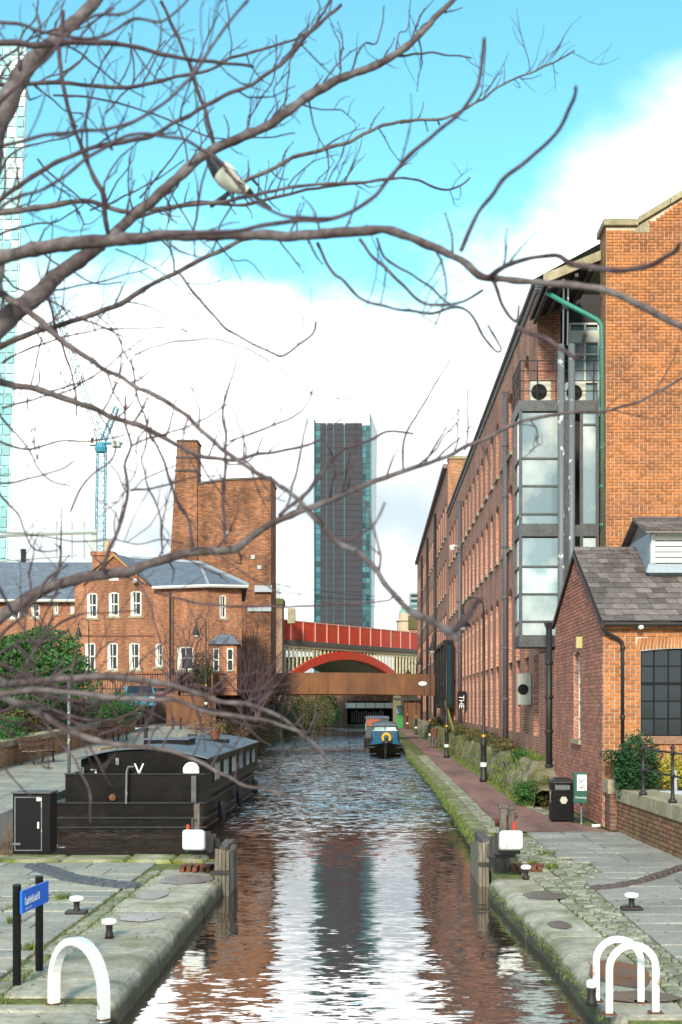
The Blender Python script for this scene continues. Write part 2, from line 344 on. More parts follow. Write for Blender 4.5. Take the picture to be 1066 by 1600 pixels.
def wall(mb, O, u, n, L_, z0, z1, holes, depth=.3, mi=0, mir=None):
    """vertical wall plane from O along unit u (length L_), outward normal n; holes (u0,u1,v0,v1,rise)"""
    O = Vector(O); u = Vector(u); n = Vector(n); Z = Vector((0,0,1))
    p = lambda a, z, k=0: O + u*a + Z*(z-O.z) - n*k
    us = sorted({0, L_, *[h[0] for h in holes], *[h[1] for h in holes]}); zs = sorted({z0, z1, *[h[2] for h in holes], *[h[3] for h in holes]})
    mir = mi if mir is None else mir
    for i in range(len(us)-1):
        a0, a1 = us[i], us[i+1]; am = (a0+a1)/2; run = None
        cells = []
        for j in range(len(zs)-1):
            zm = (zs[j]+zs[j+1])/2
            if not any(h[0] < am < h[1] and h[2] < zm < h[3] for h in holes):
                if cells and abs(cells[-1][1]-zs[j]) < 1e-6: cells[-1][1] = zs[j+1]
                else: cells.append([zs[j], zs[j+1]])
        for c0, c1 in cells: mb.quad(p(a0,c0), p(a1,c0), p(a1,c1), p(a0,c1), mi=mi)
    for h in holes:
        a0, a1, b0, b1 = h[:4]; rise = h[4] if len(h) > 4 else 0
        sp = b1-rise
        mb.quad(p(a0,b0), p(a0,b0,depth), p(a0,sp,depth), p(a0,sp), mi=mir)
        mb.quad(p(a1,b0), p(a1,sp), p(a1,sp,depth), p(a1,b0,depth), mi=mir)
        mb.quad(p(a0,b0), p(a1,b0), p(a1,b0,depth), p(a0,b0,depth), mi=mir)
        k = 6 if rise else 1
        arc = [(a0+(a1-a0)*i/k, sp + rise*(1-(2*i/k-1)**2)) for i in range(k+1)]
        for (xa,za),(xb,zb) in zip(arc, arc[1:]):
            mb.quad(p(xa,za), p(xb,zb), p(xb,zb,depth), p(xa,za,depth), mi=mir)
            if rise: mb.quad(p(xa,za), p(xb,zb), p(xb,b1), p(xa,b1), mi=mi)

def brick_field(parent, O, u, n, L_, z0, z1, inside, m, n_parts=300, clips=(), bl=.24, bh=.09, key=None, proud=.014, name='brick'):
    O = Vector(O); u = Vector(u); n = Vector(n)
    g = .019; cells = []
    row = 0; z = z0
    while z < z1-.02:
        header = (row % 4 == 3); l = bl/2 if header else bl
        a = -l*(.5 if row % 2 else 0) - (bl*.25 if header else 0)
        while a < L_:
            a0 = max(0, a)+g/2; a1 = min(L_, a+l)-g/2
            for c in clips:
                if c[2] < z+bh/2 < c[3] and a1 > c[0] and a0 < c[1]:
                    if a0 < c[0]: a1 = min(a1, c[0]-g/2)
                    elif a1 > c[1]: a0 = max(a0, c[1]+g/2)
                    else: a1 = a0
            if a1-a0 > .03 and inside((a0+a1)/2, z+bh/2, a0, a1): cells.append((a0, a1, z+g/2, z+bh-g/2))
            a += l
        z += bh; row += 1
    if key: cells.sort(key=key)
    base = MB(); base.hexa([(-.5,-.03,-.5),(.5,-.03,-.5),(.5,0,-.5),(-.5,0,-.5),(-.5,-.03,.5),(.5,-.03,.5),(.5,0,.5),(-.5,0,.5)])
    ob = base.build(name, m); me = ob.data; bpy.data.objects.remove(ob)
    me.name = name+'_piece'
    ang = math.atan2(u.y, u.x)
    rest = MB()
    for i, (a0,a1,b0,b1) in enumerate(cells):
        c = O + u*((a0+a1)/2) + Vector((0,0,(b0+b1)/2-O.z)) + n*(proud - .02 + R.uniform(-.002,.003)) 
        if i < n_parts:
            inst(me, name, parent, c + n*.0, (a1-a0, 1, b1-b0), (0,0,ang))
        else:
            q = [O+u*a0, O+u*a1]; k = proud+.01+R.uniform(-.002,.003); r_ = R.random()
            A = [q[0], q[1], q[1]+n*k, q[0]+n*k]
            lo = [Vector((v.x,v.y,b0)) for v in (A[3],A[2],A[1],A[0])]; hi = [Vector((v.x,v.y,b1)) for v in (A[3],A[2],A[1],A[0])]
            rest.add(lo+hi, [(4,5,6,7),(3,2,1,0),(0,1,5,4),(1,2,6,5),(3,0,4,7)], r=max(.001,r_))
    if rest.v: stuff(rest.build(name+'_courses', m, parent))
def leaves(name, c, rr, n, size, m, parent=None, seed=0, lump=.35, flat=0, asp=1.0, shell=.45):
    r_ = random.Random(seed+11); mb = MB(); c = Vector(c)
    for i in range(n):
        d = Vector((r_.gauss(0,1), r_.gauss(0,1), r_.gauss(0,1))).normalized()
        k = 1 + lump*noise.noise(d*1.7+Vector((seed*3.1,0,0)))*2 + lump*.5*noise.noise(d*4.5+Vector((seed,5,0)))
        t = k*(shell + (1-shell)*r_.random()**.45) if r_.random() < .8 else k*r_.random()
        if abs(d.z) and d.z < -.3: t *= .9
        p = c + Vector((d.x*rr[0], d.y*rr[1], d.z*rr[2]))*t
        a = Vector((r_.gauss(0,1), r_.gauss(0,1), r_.gauss(0,1))).normalized()
        b = a.orthogonal().normalized(); s1 = size*r_.uniform(.35,1.6)
        a = a*s1*asp; b = b*s1*.5
        mb.add([p-a*.5, p+b*.5, p+a*.5, p-b*.5], [(0,1,2,3)], r=max(.001, r_.random()))
    o = mb.build(name, m, parent, fix=False); return o
def stems(name, c, h, n, spread, m, parent, seed=0, r0=.02, lean=.5, k=5):
    r_ = random.Random(seed+5); mb = MB(); c = Vector(c)
    for i in range(n):
        a = r_.uniform(0, 6.28); rr = spread*math.sqrt(r_.random())
        p = c + Vector((math.cos(a)*rr*.4, math.sin(a)*rr*.4, 0)); pts = [p]; d = Vector((math.cos(a)*lean*r_.random(), math.sin(a)*lean*r_.random(), 1)).normalized()
        hh = h*r_.uniform(.6, 1.1)
        for j in range(k):
            d = (d + Vector((r_.gauss(0,.18), r_.gauss(0,.18), 0))).normalized(); p = p + d*hh/k; pts.append(p)
        mb.tube(pts, [r0*(1-j/(k+.5)) for j in range(k+1)], 4, cap=False, r=max(.001,r_.random()))
        for q in range(3):
            j = r_.randrange(1, k); p2 = pts[j]; d2 = (d + Vector((r_.gauss(0,.6), r_.gauss(0,.6), .2))).normalized()
            mb.tube([p2, p2+d2*hh*.15, p2+d2*hh*.3+Vector((0,0,hh*.05))], [r0*.5, r0*.35, r0*.1], 3, cap=False, r=max(.001,r_.random()))
    return mb.build(name, m, parent, fix=False)

# ================================================================ SETTING
WZ = -.3
# ---- water
wm = bpy.data.materials.new('canal_water'); wm.use_nodes = True; t = wm.node_tree; b = t.nodes['Principled BSDF']
b.inputs['Base Color'].default_value = (.030,.012,.007,1); b.inputs['Roughness'].default_value = .035; b.inputs['IOR'].default_value = 4.2
b.inputs['Specular IOR Level'].default_value = .75
co = t.nodes.new('ShaderNodeTexCoord')
def wn(scale, st, det=3, loc=(0,0,0)):
    m_ = t.nodes.new('ShaderNodeMapping'); m_.inputs['Scale'].default_value = st; m_.inputs['Location'].default_value = loc
    t.links.new(co.outputs['Object'], m_.inputs[0]); n_ = t.nodes.new('ShaderNodeTexNoise'); n_.inputs['Scale'].default_value = scale; n_.inputs['Detail'].default_value = det
    t.links.new(m_.outputs[0], n_.inputs[0]); return n_.outputs[0]
def wmth(op, a, c=None, d=None):
    n_ = t.nodes.new('ShaderNodeMath'); n_.operation = op
    for i, v in enumerate((a, c, d)):
        if v is None: continue
        if isinstance(v, (int, float)): n_.inputs[i].default_value = v
        else: t.links.new(v, n_.inputs[i])
    return n_.outputs[0]
sx = t.nodes.new('ShaderNodeSeparateXYZ'); t.links.new(co.outputs['Object'], sx.inputs[0])
patch = wn(.10, (1.0,.55,1), 3, (9,1,0))
rr = t.nodes.new('ShaderNodeMapRange'); rr.interpolation_type = 'SMOOTHSTEP'; rr.inputs[1].default_value = 24; rr.inputs[2].default_value = 42
t.links.new(sx.outputs[1], rr.inputs[0])
pr = t.nodes.new('ShaderNodeMapRange'); pr.interpolation_type = 'SMOOTHSTEP'; pr.inputs[1].default_value = .42; pr.inputs[2].default_value = .6; t.links.new(patch, pr.inputs[0])
amp = wmth('ADD', wmth('MULTIPLY', rr.outputs[0], wmth('ADD', wmth('MULTIPLY', pr.outputs[0], 1.5), 1.6)), wmth('ADD', wmth('MULTIPLY', pr.outputs[0], .10), .15))
def wcol(scale, st, det, loc=(0,0,0)):
    wn(scale, st, det, loc); n_ = t.nodes[-1]; v = t.nodes.new('ShaderNodeVectorMath'); v.operation = 'SUBTRACT'
    t.links.new(n_.outputs['Color'], v.inputs[0]); v.inputs[1].default_value = (.5,.5,.5); return v.outputs[0]
def wsc(a, k):
    v = t.nodes.new('ShaderNodeVectorMath'); v.operation = 'SCALE'; t.links.new(a, v.inputs[0])
    if isinstance(k, (int, float)): v.inputs['Scale'].default_value = k
    else: t.links.new(k, v.inputs['Scale'])
    return v.outputs[0]
def wadd(a, c):
    v = t.nodes.new('ShaderNodeVectorMath'); v.operation = 'ADD'; t.links.new(a, v.inputs[0])
    if isinstance(c, tuple): v.inputs[1].default_value = c
    else: t.links.new(c, v.inputs[1])
    return v.outputs[0]
per = wadd(wadd(wsc(wcol(15,(.35,1,1),3), .55), wsc(wcol(5.5,(.5,1,1),2,(7,3,0)), .42)), wsc(wcol(1.4,(.6,1,1),2,(4,2,0)), .22))
per = wsc(per, amp)
ml = t.nodes.new('ShaderNodeVectorMath'); ml.operation = 'MULTIPLY'; t.links.new(per, ml.inputs[0]); ml.inputs[1].default_value = (1,1,0)
nn_ = wadd(ml.outputs[0], (0,0,1)); nv = t.nodes.new('ShaderNodeVectorMath'); nv.operation = 'NORMALIZE'; t.links.new(nn_, nv.inputs[0]); t.links.new(nv.outputs[0], b.inputs['Normal'])
mb = MB(); mb.quad((-9.5,-40,WZ),(3.4,-40,WZ),(3.4,185,WZ),(-9.5,185,WZ)); struct(mb.build('canal_water', wm))
# canal edge lines
REDGE = [(2.15,-40),(2.15,11.6),(2.10,15.2),(1.97,17.3),(1.84,20.6)]
def redge(y):
    if y >= 21.9: return 2.08 if y < 45 else max(1.62, 2.08-(y-45)*.0085)
    for (x0,y0),(x1,y1) in zip(REDGE, REDGE[1:]):
        if y <= y1: return x0+(x1-x0)*(y-y0)/(y1-y0)
    return 1.84
# ---- ground sheets
mb = MB()
ys = [-40, 11.6, 13, 15.2, 17.3, 19, 20.6, 21.88, 21.9, 30, 45, 60, 80, 100, 140, 185]
for y0, y1 in zip(ys, ys[1:]):
    a, c = redge(y0)+.12, redge(y1-.001)+.12
    mb.quad((a,y0,-.03),(40,y0,-.03),(40,y1,-.03),(c,y1,-.03))
    mb.quad((a,y0,-.03),(c,y1,-.03),(c,y1,-1.2),(a,y0,-1.2))
mb.quad((40,-400,-.03),(1500,-400,-.03),(1500,185,-.03),(40,185,-.03))
mb.quad((-1500,-1500,-.03),(1500,-1500,-.03),(1500,-400,-.03),(-1500,-400,-.03))
mb.quad((-1500,-400,-.03),(40,-400,-.03),(40,-40,-.03),(-1500,-40,-.03))
mb.quad((-1500,185,-.03),(1500,185,-.03),(1500,2500,-.03),(-1500,2500,-.03))
mb.quad((-9.5,-40,-.03),(3.4,-40,-.03),(3.4,-40,-1.2),(-9.5,-40,-1.2))
struct(mb.build('ground', MOSSG))
def pathz(y):
    pts = [(23.5,.25),(30,.42),(40,.62),(60,1.2),(80,2.15),(400,2.2)]
    if y <= 23.5: return .0
    for (a,za),(c,zc) in zip(pts, pts[1:]):
        if y <= c: return za+(zc-za)*(y-a)/(c-a)
    return 2.2
mb = MB()   # left lock platform bed, left bank
mb.box(-60,-2.62,-40,23.35,-1.3,-.03)
struct(mb.build('lockside_ground', MOSSG))
mb = MB()
ys = [23.5,30,40,50,60,70,80,110,185]
for y0, y1 in zip(ys, ys[1:]):
    z0, z1 = pathz(y0)-.03, pathz(y1)-.03
    mb.quad((-12.4,y0,z0),(-8.35,y0,z0),(-8.35,y1,z1),(-12.4,y1,z1))
    mb.quad((-8.35,y0,z0),(-8.35,y1,z1),(-8.35,y1,-1.3),(-8.35,y0,-1.3))
mb.quad((-12.4,23.5,.2),(-8.35,23.5,.2),(-8.35,23.5,-1.3),(-12.4,23.5,-1.3))
struct(mb.build('towpath_bed', MOSSG))
mb = MB()
for y0, y1, z0, z1 in [(23.35,60,.9,1.5),(60,68,1.5,2.3),(68,72,2.3,3.4),(72,185,3.4,3.4)]:
    mb.quad((-400,y0,z0),(-12.4,y0,z0),(-12.4,y1,z1),(-400,y1,z1))
mb.quad((-12.4,72,3.4),(-12.4,185,3.4),(-12.4,185,1),(-12.4,72,1))
struct(mb.build('bank_terrain', GRND))

# ---- coping stones, flags and setts (pieces of the pavements)
def slab(name, m, parent, x0,x1,y0,y1,z,th=.12,jit=.006, bev=.015):
    dz = [z+R.uniform(-jit,jit) for _ in range(4)]
    b_ = bev
    mb = MB()
    vb = [(x0,y0,z-th),(x1,y0,z-th),(x1,y1,z-th),(x0,y1,z-th)]
    vm = [(x0,y0,dz[0]-b_),(x1,y0,dz[1]-b_),(x1,y1,dz[2]-b_),(x0,y1,dz[3]-b_)]
    vt = [(x0+b_,y0+b_,dz[0]),(x1-b_,y0+b_,dz[1]),(x1-b_,y1-b_,dz[2]),(x0+b_,y1-b_,dz[3])]
    fs = [(8,9,10,11)]
    for k in range(4):
        l = (k+1)%4; fs += [(k,l,4+l,4+k),(4+k,4+l,8+l,8+k)]
    mb.add(vb+vm+vt, fs, r=0)
    return mb.build(name, m, parent, fix=False)
def coping(parent, fx, side, w_, y0, y1, m, z=0.0, ln=(1.0,1.5), h=.75, gap=.014, skip=None):
    y = y0
    while y < y1-.2:
        l = min(R.uniform(*ln), y1-y)
        if y1-(y+l) < .4: l = y1-y
        a, c = y+gap/2, y+l-gap/2
        if skip and a < skip[0] < c:
            c2 = skip[0]-.0; segs = [(a, c2), (skip[1], max(c, skip[1]+.3))]; l = max(c, skip[1]+.3)-y
        else: segs = [(a,c)]
        for (a_, c_) in segs:
            mb = MB(); rings = []; K = 9
            for k in range(K):
                yy = a_+(c_-a_)*k/(K-1); e = fx(yy)
                en = .012 if k in (0, K-1) else 0
                wob = R.uniform(-.012,.012)
                zz = z + R.uniform(-.005,.005) - en
                s_ = side
                prof = [(e+s_*(w_), z-.12), (e+s_*(w_-en), zz), (e+s_*.16, zz), (e+s_*(.07+wob*.5), zz-.025), (e+s_*(.02)+wob*.6, zz-.09), (e+wob, zz-.2), (e+wob, z-h)]
                rings.append([(px_, yy, pz_) for px_, pz_ in prof])
            vs_ = [v for r_ in rings for v in r_]; n_ = len(rings[0]); fs = []
            for i in range(K-1):
                for k in range(n_-1):
                    q = (i*n_+k, i*n_+k+1, (i+1)*n_+k+1, (i+1)*n_+k); fs.append(q if side < 0 else q[::-1])
            fs.append(tuple(range(n_))); fs.append(tuple((K-1)*n_+k for k in range(n_))[::-1])
            mb.add(vs_, fs)
            o = mb.build('coping_stone', m, parent)
        y += l
# RIGHT pavement
mb = MB(); mb.box(3.31,5.6,-2,11,-.04,-.025); rp = struct(mb.build('lock_pavement', MOSSG))
coping(rp, redge, 1, .68, 6.0, 20.6, COPE, skip=(11.05,11.45))
coping(rp, lambda y: redge(y), 1, .42, 22.2, 44, COPE_MOSS, ln=(.8,1.3), z=.0)
mb = MB(); y=44
cop_far = MB()
for i in range(60):
    y0 = 44+i*2.2; y1 = y0+2.17; a = redge(y0); c = redge(y1)
    cop_far.hexa([(a,y0,-1),(a+.42,y0,-1),(c+.42,y1,-1),(c,y1,-1),(a+.03,y0,0),(a+.42,y0,0),(c+.42,y1,0),(c+.03,y1,0)], r=R.random())
stuff(cop_far.build('coping_course', COPE_MOSS, rp))
slab('coping_stone', COPE, rp, 2.45, 2.95, 20.7, 21.4, -.0)
slab('coping_stone', COPE, rp, 2.2, 2.95, 21.45, 22.15, .02, bev=.04)
# flags right
flagn = 0
y = 8.0
while y < 28.0:
    dp = R.choice([.55,.7,.8,.9]); 
    if y+dp > 27.6: dp = 28.05-y
    x = 3.34 + (0 if not 20.1 < y < 23.2 else .5*math.sin((y-20.1)/3.1*math.pi))
    xr = 5.62 - max(0, (y-22.5)*.035)
    while x < xr-.05:
        l = R.uniform(.75,1.5)
        if xr-(x+l) < .45: l = xr-x
        slab('paving_slab', STONE_R, rp, x, x+l-.026, y, y+dp-.026, 0, jit=.008, bev=.012); x += l
    y += dp
    if dp < .2: break
# setts right
setm = []
for k in range(5):
    mbq = MB(); a = .5
    top = [(R.uniform(-.38,-.3), R.uniform(-.38,-.3), R.uniform(.9,1)), (R.uniform(.3,.38), R.uniform(-.38,-.3), R.uniform(.9,1)), (R.uniform(.3,.38), R.uniform(.3,.38), R.uniform(.9,1)), (R.uniform(-.38,-.3), R.uniform(.3,.38), R.uniform(.9,1))]
    bt = [(-.46,-.46,0),(.46,-.46,0),(.46,.46,0),(-.46,.46,0)]; md = [(-.47,-.46,.7),(.46,-.47,.7),(.47,.46,.7),(-.46,.47,.7)]
    fs = [(8,9,10,11)]
    for q in range(4): l = (q+1)%4; fs += [(q,l,4+l,4+q),(4+q,4+l,8+l,8+q)]
    mbq.add(bt+md+top, fs); ob = mbq.build('sett', SETT, fix=False); ob.data.polygons.foreach_set('use_smooth', [True]*len(ob.data.polygons)); setm.append(ob.data); bpy.data.objects.remove(ob)
cnt = 0; settr = MB()
cells = []
y = 8.5
while y < 27.6:
    x0 = redge(min(y,20.5))+.70 if y < 21 else 2.55+.02*(y-21)
    x1 = 3.33 + (0 if not 20.1 < y < 23.2 else .5*math.sin((y-20.1)/3.1*math.pi))
    if 20.65 < y < 22.2: x0 = 2.97
    x = x0 + R.uniform(0,.04)
    while x < x1-.07:
        w_ = R.uniform(.15,.24); cells.append((x, y, min(w_, x1-x))); x += w_
    y += .165
for (x, y, w_) in cells:
    if y > 26.9: continue
    if cnt < 300 and y > 10.8:
        o = inst(R.choice(setm), 'sett', rp, (x+w_/2, y+.08, -.055+R.uniform(-.012,.008)), (w_-.012, .155, .06), (R.uniform(-.05,.05),R.uniform(-.05,.05),R.uniform(-.09,.09))); cnt += 1
    else: settr.box(x+.01,x+w_-.01,y+.01,y+.155,-.05,-.002+R.uniform(-.01,.005), r=R.random())
stuff(settr.build('sett_rows', SETT, rp))
# sett margin between coping and red path further along
mb = MB()
y = 28.2
while y < 70:
    x = redge(y)+.44
    while x < 2.85:
        w_ = R.uniform(.14,.24); mb.box(x,min(2.88,x+w_-.02),y,y+.18,-.06,-.004+R.uniform(-.015,.01), r=max(.01,R.random())); x += w_
    y += .2
stuff(mb.build('sett_margin', SETT, rp))
# towpath red
mb = MB(); mb.quad((2.88,28.06,.0),(5.2,28.06,.0),(4.35,31.6,.0),(2.88,31.6,.0)); mb.quad((2.88,31.6,0),(4.35,31.6,0),(4.02,36.5,0),(2.88,36.5,0)); mb.quad((2.88,36.5,0),(4.02,36.5,0),(3.9,150,0),(2.7,150,0))
struct(mb.build('towpath', PATHRED))
mb = MB(); y = 31
while y < 75:
    x = 4.06 if y > 36 else 4.45-(y-31)*.08
    for k in range(2):
        mb.box(x+k*.17, x+k*.17+.15, y, y+.2, -.05, .0+R.uniform(-.01,.01), r=max(.01,R.random()))
    y += .22
stuff(mb.build('sett_margin', SETT, rp))
# LEFT pavement
mb = MB(); mb.box(-8,-3.7,-2,11,-.04,-.026); lp = struct(mb.build('lock_pavement', MOSSG))
lp.name = 'lockside_pavement'
coping(lp, lambda y: -2.47, -1, 1.1, 6.0, 20.65, COPE, skip=(11.95,12.3), ln=(1.2,1.7))
y = 8.6
while y < 22.6:
    dp = R.choice([.5,.6,.7,.8])
    if y+dp > 22.3: dp = 22.62-y
    xr = -3.82; x = -9.5 + R.uniform(0,.8)
    while x < xr-.05:
        l = R.uniform(.8,1.7)
        if xr-(x+l) < .45: l = xr-x
        slab('paving_slab', STONE, lp, x, x+l-.028, y, y+dp-.03, 0, jit=.008, bev=.012); x += l
    y += dp
    if dp < .2: break
cnt = 0; y = 9
while y < 21.6:
    for k in range(1):
        inst(R.choice(setm), 'sett', lp, (-3.70+R.uniform(-.02,.02), y+.13, -.06+R.uniform(-.012,.008)), (.19, .24, .06), (0,0,R.uniform(-.1,.1)))
    y += .27
# mossy kerb at platform edge before the moored boat
x = -9
while x < -3.0:
    l = R.uniform(.8,1.5)
    if -3-(x+l) < .4: l = -3-x
    slab('kerb_stone', COPE_MOSS, lp, x, x+l-.02, 22.66, 23.42, .05, th=.9, jit=.015, bev=.05); x += l
slab('kerb_stone', COPE, lp, -3.0, -2.66, 21.75, 22.6, .0, th=.6, bev=.03)
slab('coping_stone', COPE, lp, -3.57, -2.66, 20.68, 21.7, .0, th=.6, bev=.03)
# towpath slabs left
tl = MB(); tl.quad((-12.3,23.5,pathz(23.6)-.02),(-8.5,23.5,pathz(23.6)-.02),(-8.5,30,pathz(30)-.02),(-12.3,30,pathz(30)-.02)); tl = struct(tl.build('left_towpath', MOSSG))
n_ = 0; y = 26.0
far = MB()
while y < 82:
    dp = .9; x = -12.3 + (R.uniform(-.3,0))
    while x < -8.6:
        l = R.uniform(.9,1.6); x1 = min(x+l, -8.55)
        z0, z1 = pathz(y), pathz(y+dp)
        xa = max(x,-12.3)
        P4 = [(xa,y,z0-.1),(x1-.02,y,z0-.1),(x1-.02,y+dp-.02,z1-.1),(xa,y+dp-.02,z1-.1),(xa,y,z0),(x1-.02,y,z0),(x1-.02,y+dp-.02,z1),(xa,y+dp-.02,z1)]
        if y < 44:
            q = MB(); q.hexa(P4); q.build('paving_slab', STONE, tl)
        else: far.hexa(P4, r=max(.01,R.random()))
        x += l
    y += dp
stuff(far.build('paving_far', STONE, tl))
y = 24.0
while y < 66:
    q = MB(); z0, z1 = pathz(y)+.01, pathz(y+1.4)+.01
    q.hexa([(-8.55,y,z0-.9),(-8.25,y,z0-.9),(-8.25,y+1.37,z0-.9),(-8.55,y+1.37,z0-.9),(-8.55,y,z0),(-8.25,y,z0),(-8.25,y+1.37,z1),(-8.55,y+1.37,z1)])
    q.build('kerb_stone', STONE_R, tl); y += 1.4
# moss and grass in joints
mb = MB(); rg = random.Random(3)
def tuft(mb, x, y, z, n, h, sp=.05):
    for i in range(n):
        a = rg.uniform(0,6.28); d = Vector((math.cos(a), math.sin(a), 0)); q = Vector((x+rg.gauss(0,sp), y+rg.gauss(0,sp), z)); hh = h*rg.uniform(.5,1.2)
        s_ = Vector((-d.y, d.x, 0))*hh*.14
        mb.add([q-s_, q+s_, q+d*hh*.5+Vector((0,0,hh))], [(0,1,2)], r=max(.01,rg.random()))
for i in range(170):
    y = rg.uniform(11.3,21.5); tuft(mb, -3.62+rg.choice([-.12,.05,.1])+rg.gauss(0,.04), y, -.02, 12, .045, .05)
for i in range(120):
    y = rg.uniform(11.3,27); x = redge(min(y,20.5))+.72+rg.choice([0,.28,.56])*1+rg.gauss(0,.03); tuft(mb, x, y, -.02, 10, .035, .05)
for i in range(90): tuft(mb, rg.uniform(-7,-3.9), rg.choice([17.9,20.4,22.5])+rg.gauss(0,.05), -.02, 10, .04, .07)
for (x, y) in [(2.75,22.3),(3.05,21.9),(-4.9,17.6),(-4.5,18.4),(-4.6,16.4),(3.2,23.8),(-3.9,14.6)]: tuft(mb, x, y, 0, 70, .09, .07)
stuff(mb.build('joint_grass', GRASS, fix=False))
mb = MB()
for i in range(520):
    if rg.random() < .5: x, y = rg.uniform(2.3,5.4), rg.uniform(11,28)
    else: x, y = rg.uniform(-7.5,-2.7), rg.uniform(11,22)
    a = rg.uniform(0,3.1); s_ = rg.uniform(.012,.03); d = Vector((math.cos(a)*s_, math.sin(a)*s_, rg.uniform(0,.01))); e = Vector((-d.y*.6, d.x*.6, .004)); c = Vector((x,y,.014))
    mb.add([c-d, c+e, c+d, c-e], [(0,1,2,3)], r=max(.01, rg.random()))
stuff(mb.build('fallen_leaves', mat('dead_leaf', (.16,.09,.04), .8, attr=.5), fix=False))
# puddles
def puddle(x, y, rx, ry, m, nm='puddle', z=.008):
    mb = MB(); n = 28; s_ = R.random()*9
    pts = [(x+rx*math.cos(2*math.pi*k/n)*(1+.18*noise.noise(Vector((math.cos(2*math.pi*k/n)*1.5+s_, math.sin(2*math.pi*k/n)*1.5, 0)))), y+ry*math.sin(2*math.pi*k/n)*(1+.18*noise.noise(Vector((math.cos(2*math.pi*k/n)*1.5, math.sin(2*math.pi*k/n)*1.5+s_, 4)))), z) for k in range(n)]
    mb.add(pts, [tuple(range(n))]); return stuff(mb.build(nm, m))
STAIN = mat('rust_stain', (.22,.085,.04), .3, col2=(.13,.10,.09), vscale=4, spec=.7)
STAIN2 = mat('damp_stain', (.12,.11,.11), .25, col2=(.18,.15,.13), vscale=3, spec=.7)
puddle(-3.0,20.4,.42,.55,PUDDLE_SKY); puddle(-3.25,18.7,.22,.4,PUDDLE_SKY); puddle(-3.05,16.8,.3,.36,PUDDLE_SKY)
puddle(2.5,18.7,.32,.45,STAIN2); puddle(2.55,13.3,.3,.65,STAIN); puddle(2.55,12.2,.35,.25,STAIN2,z=.012)
puddle(2.35,16.2,.14,.3,STAIN2)

# ================================================================ LOCKSIDE THINGS
def hoop(x0, y0, x1, y1, h, wbar, th, label, loc_name='lock_hoop'):
    c = Vector(((x0+x1)/2,(y0+y1)/2,0)); t = thing('ladder_handrail', c, label, 'handrail', 'white hooped handrails beside the lock ladders')
    u = Vector((x1-x0, y1-y0, 0)); L_ = u.length; u.normalize(); n = Vector((-u.y, u.x, 0)); r_ = L_/2
    path = [(-r_,-.02)] + [(-r_, (h-r_)*k/3) for k in range(1,4)] + [(-r_*math.cos(math.pi*k/16), h-r_+r_*math.sin(math.pi*k/16)) for k in range(1,16)] + [(r_, (h-r_)*k/3) for k in (3,2,1)] + [(r_,-.02)]
    mb = MB(); K = len(path); vs_ = []; fs = []
    for i, (a, z) in enumerate(path):
        p0 = Vector(path[max(0,i-1)]); p1 = Vector(path[min(K-1,i+1)]); tt = (p1-p0).normalized(); nn = Vector((-tt.y, tt.x))
        for s1, s2 in ((1,1),(1,-1),(-1,-1),(-1,1)):
            aa = a+nn.x*th/2*s1; zz = z+nn.y*th/2*s1; q = c+u*aa+Vector((0,0,zz))+n*(wbar/2*s2); vs_.append(q)
    for i in range(K-1):
        for k in range(4): fs.append((i*4+k, i*4+(k+1)%4, (i+1)*4+(k+1)%4, (i+1)*4+k))
    fs += [(0,1,2,3), tuple((K-1)*4+k for k in (3,2,1,0))]
    mb.add(vs_, fs); mb.build('hoop_bar', WHITE, t, bevel=.006)
    for a in (-r_, r_):
        q = MB(); p = c+u*a; q.box(p.x-.06,p.x+.06,p.y-.06,p.y+.06,.0,.012); q.build('base_plate', RUSTY, t)
    return t
hoop(-2.99,11.95,-2.40,11.35,.64,.10,.07,'white hooped handrail on the left lockside, nearest the blue sign')
hoop(2.12,11.55,2.55,11.6,.62,.03,.065,'front one of the two white hooped handrails on the right lockside')
hoop(2.09,12.05,2.50,12.0,.59,.03,.065,'white hooped handrail just behind the front one on the right lockside')
def bollard(x, y, label, cap=.10, base=True):
    t = thing('mooring_bollard', (x,y,0), label, 'bollard', 'small mooring bollards with white caps')
    q = MB(); q.lathe(x,y,[(.055,0),(.05,.04),(.04,.08),(.04,.15),(.055,.17)],12); q.build('bollard_post', IRON, t, smooth=True)
    q = MB(); q.lathe(x,y,[(.05,.165),(cap*.95,.175),(cap,.195),(cap*.93,.225),(cap*.5,.238),(.01,.24)],14); q.build('bollard_cap', WHITE_W, t, smooth=True)
    if base: q = MB(); q.box(x-.14,x+.14,y-.10,y+.10,0,.045); q.build('base_plate', IRON, t, bevel=.01)
p = P(120,1427,17.1); bollard(p.x,17.1,'white capped bollard on a black base plate, on flags behind the left hoop')
p = P(171,1465,15.3); bollard(p.x,15.3,'white capped bollard without a base plate on the left coping',base=False,cap=.095)
p = P(822,1375,20.4); bollard(p.x,20.4,'white capped bollard beside the right lock gate beam',base=False,cap=.085)
p = P(987,1421,17.4); bollard(p.x,17.4,'white capped bollard on a dark base plate among the right flagstones')
bollard(2.02,11.9,'white bollard cap peeping out left of the right hoops',base=False,cap=.05)
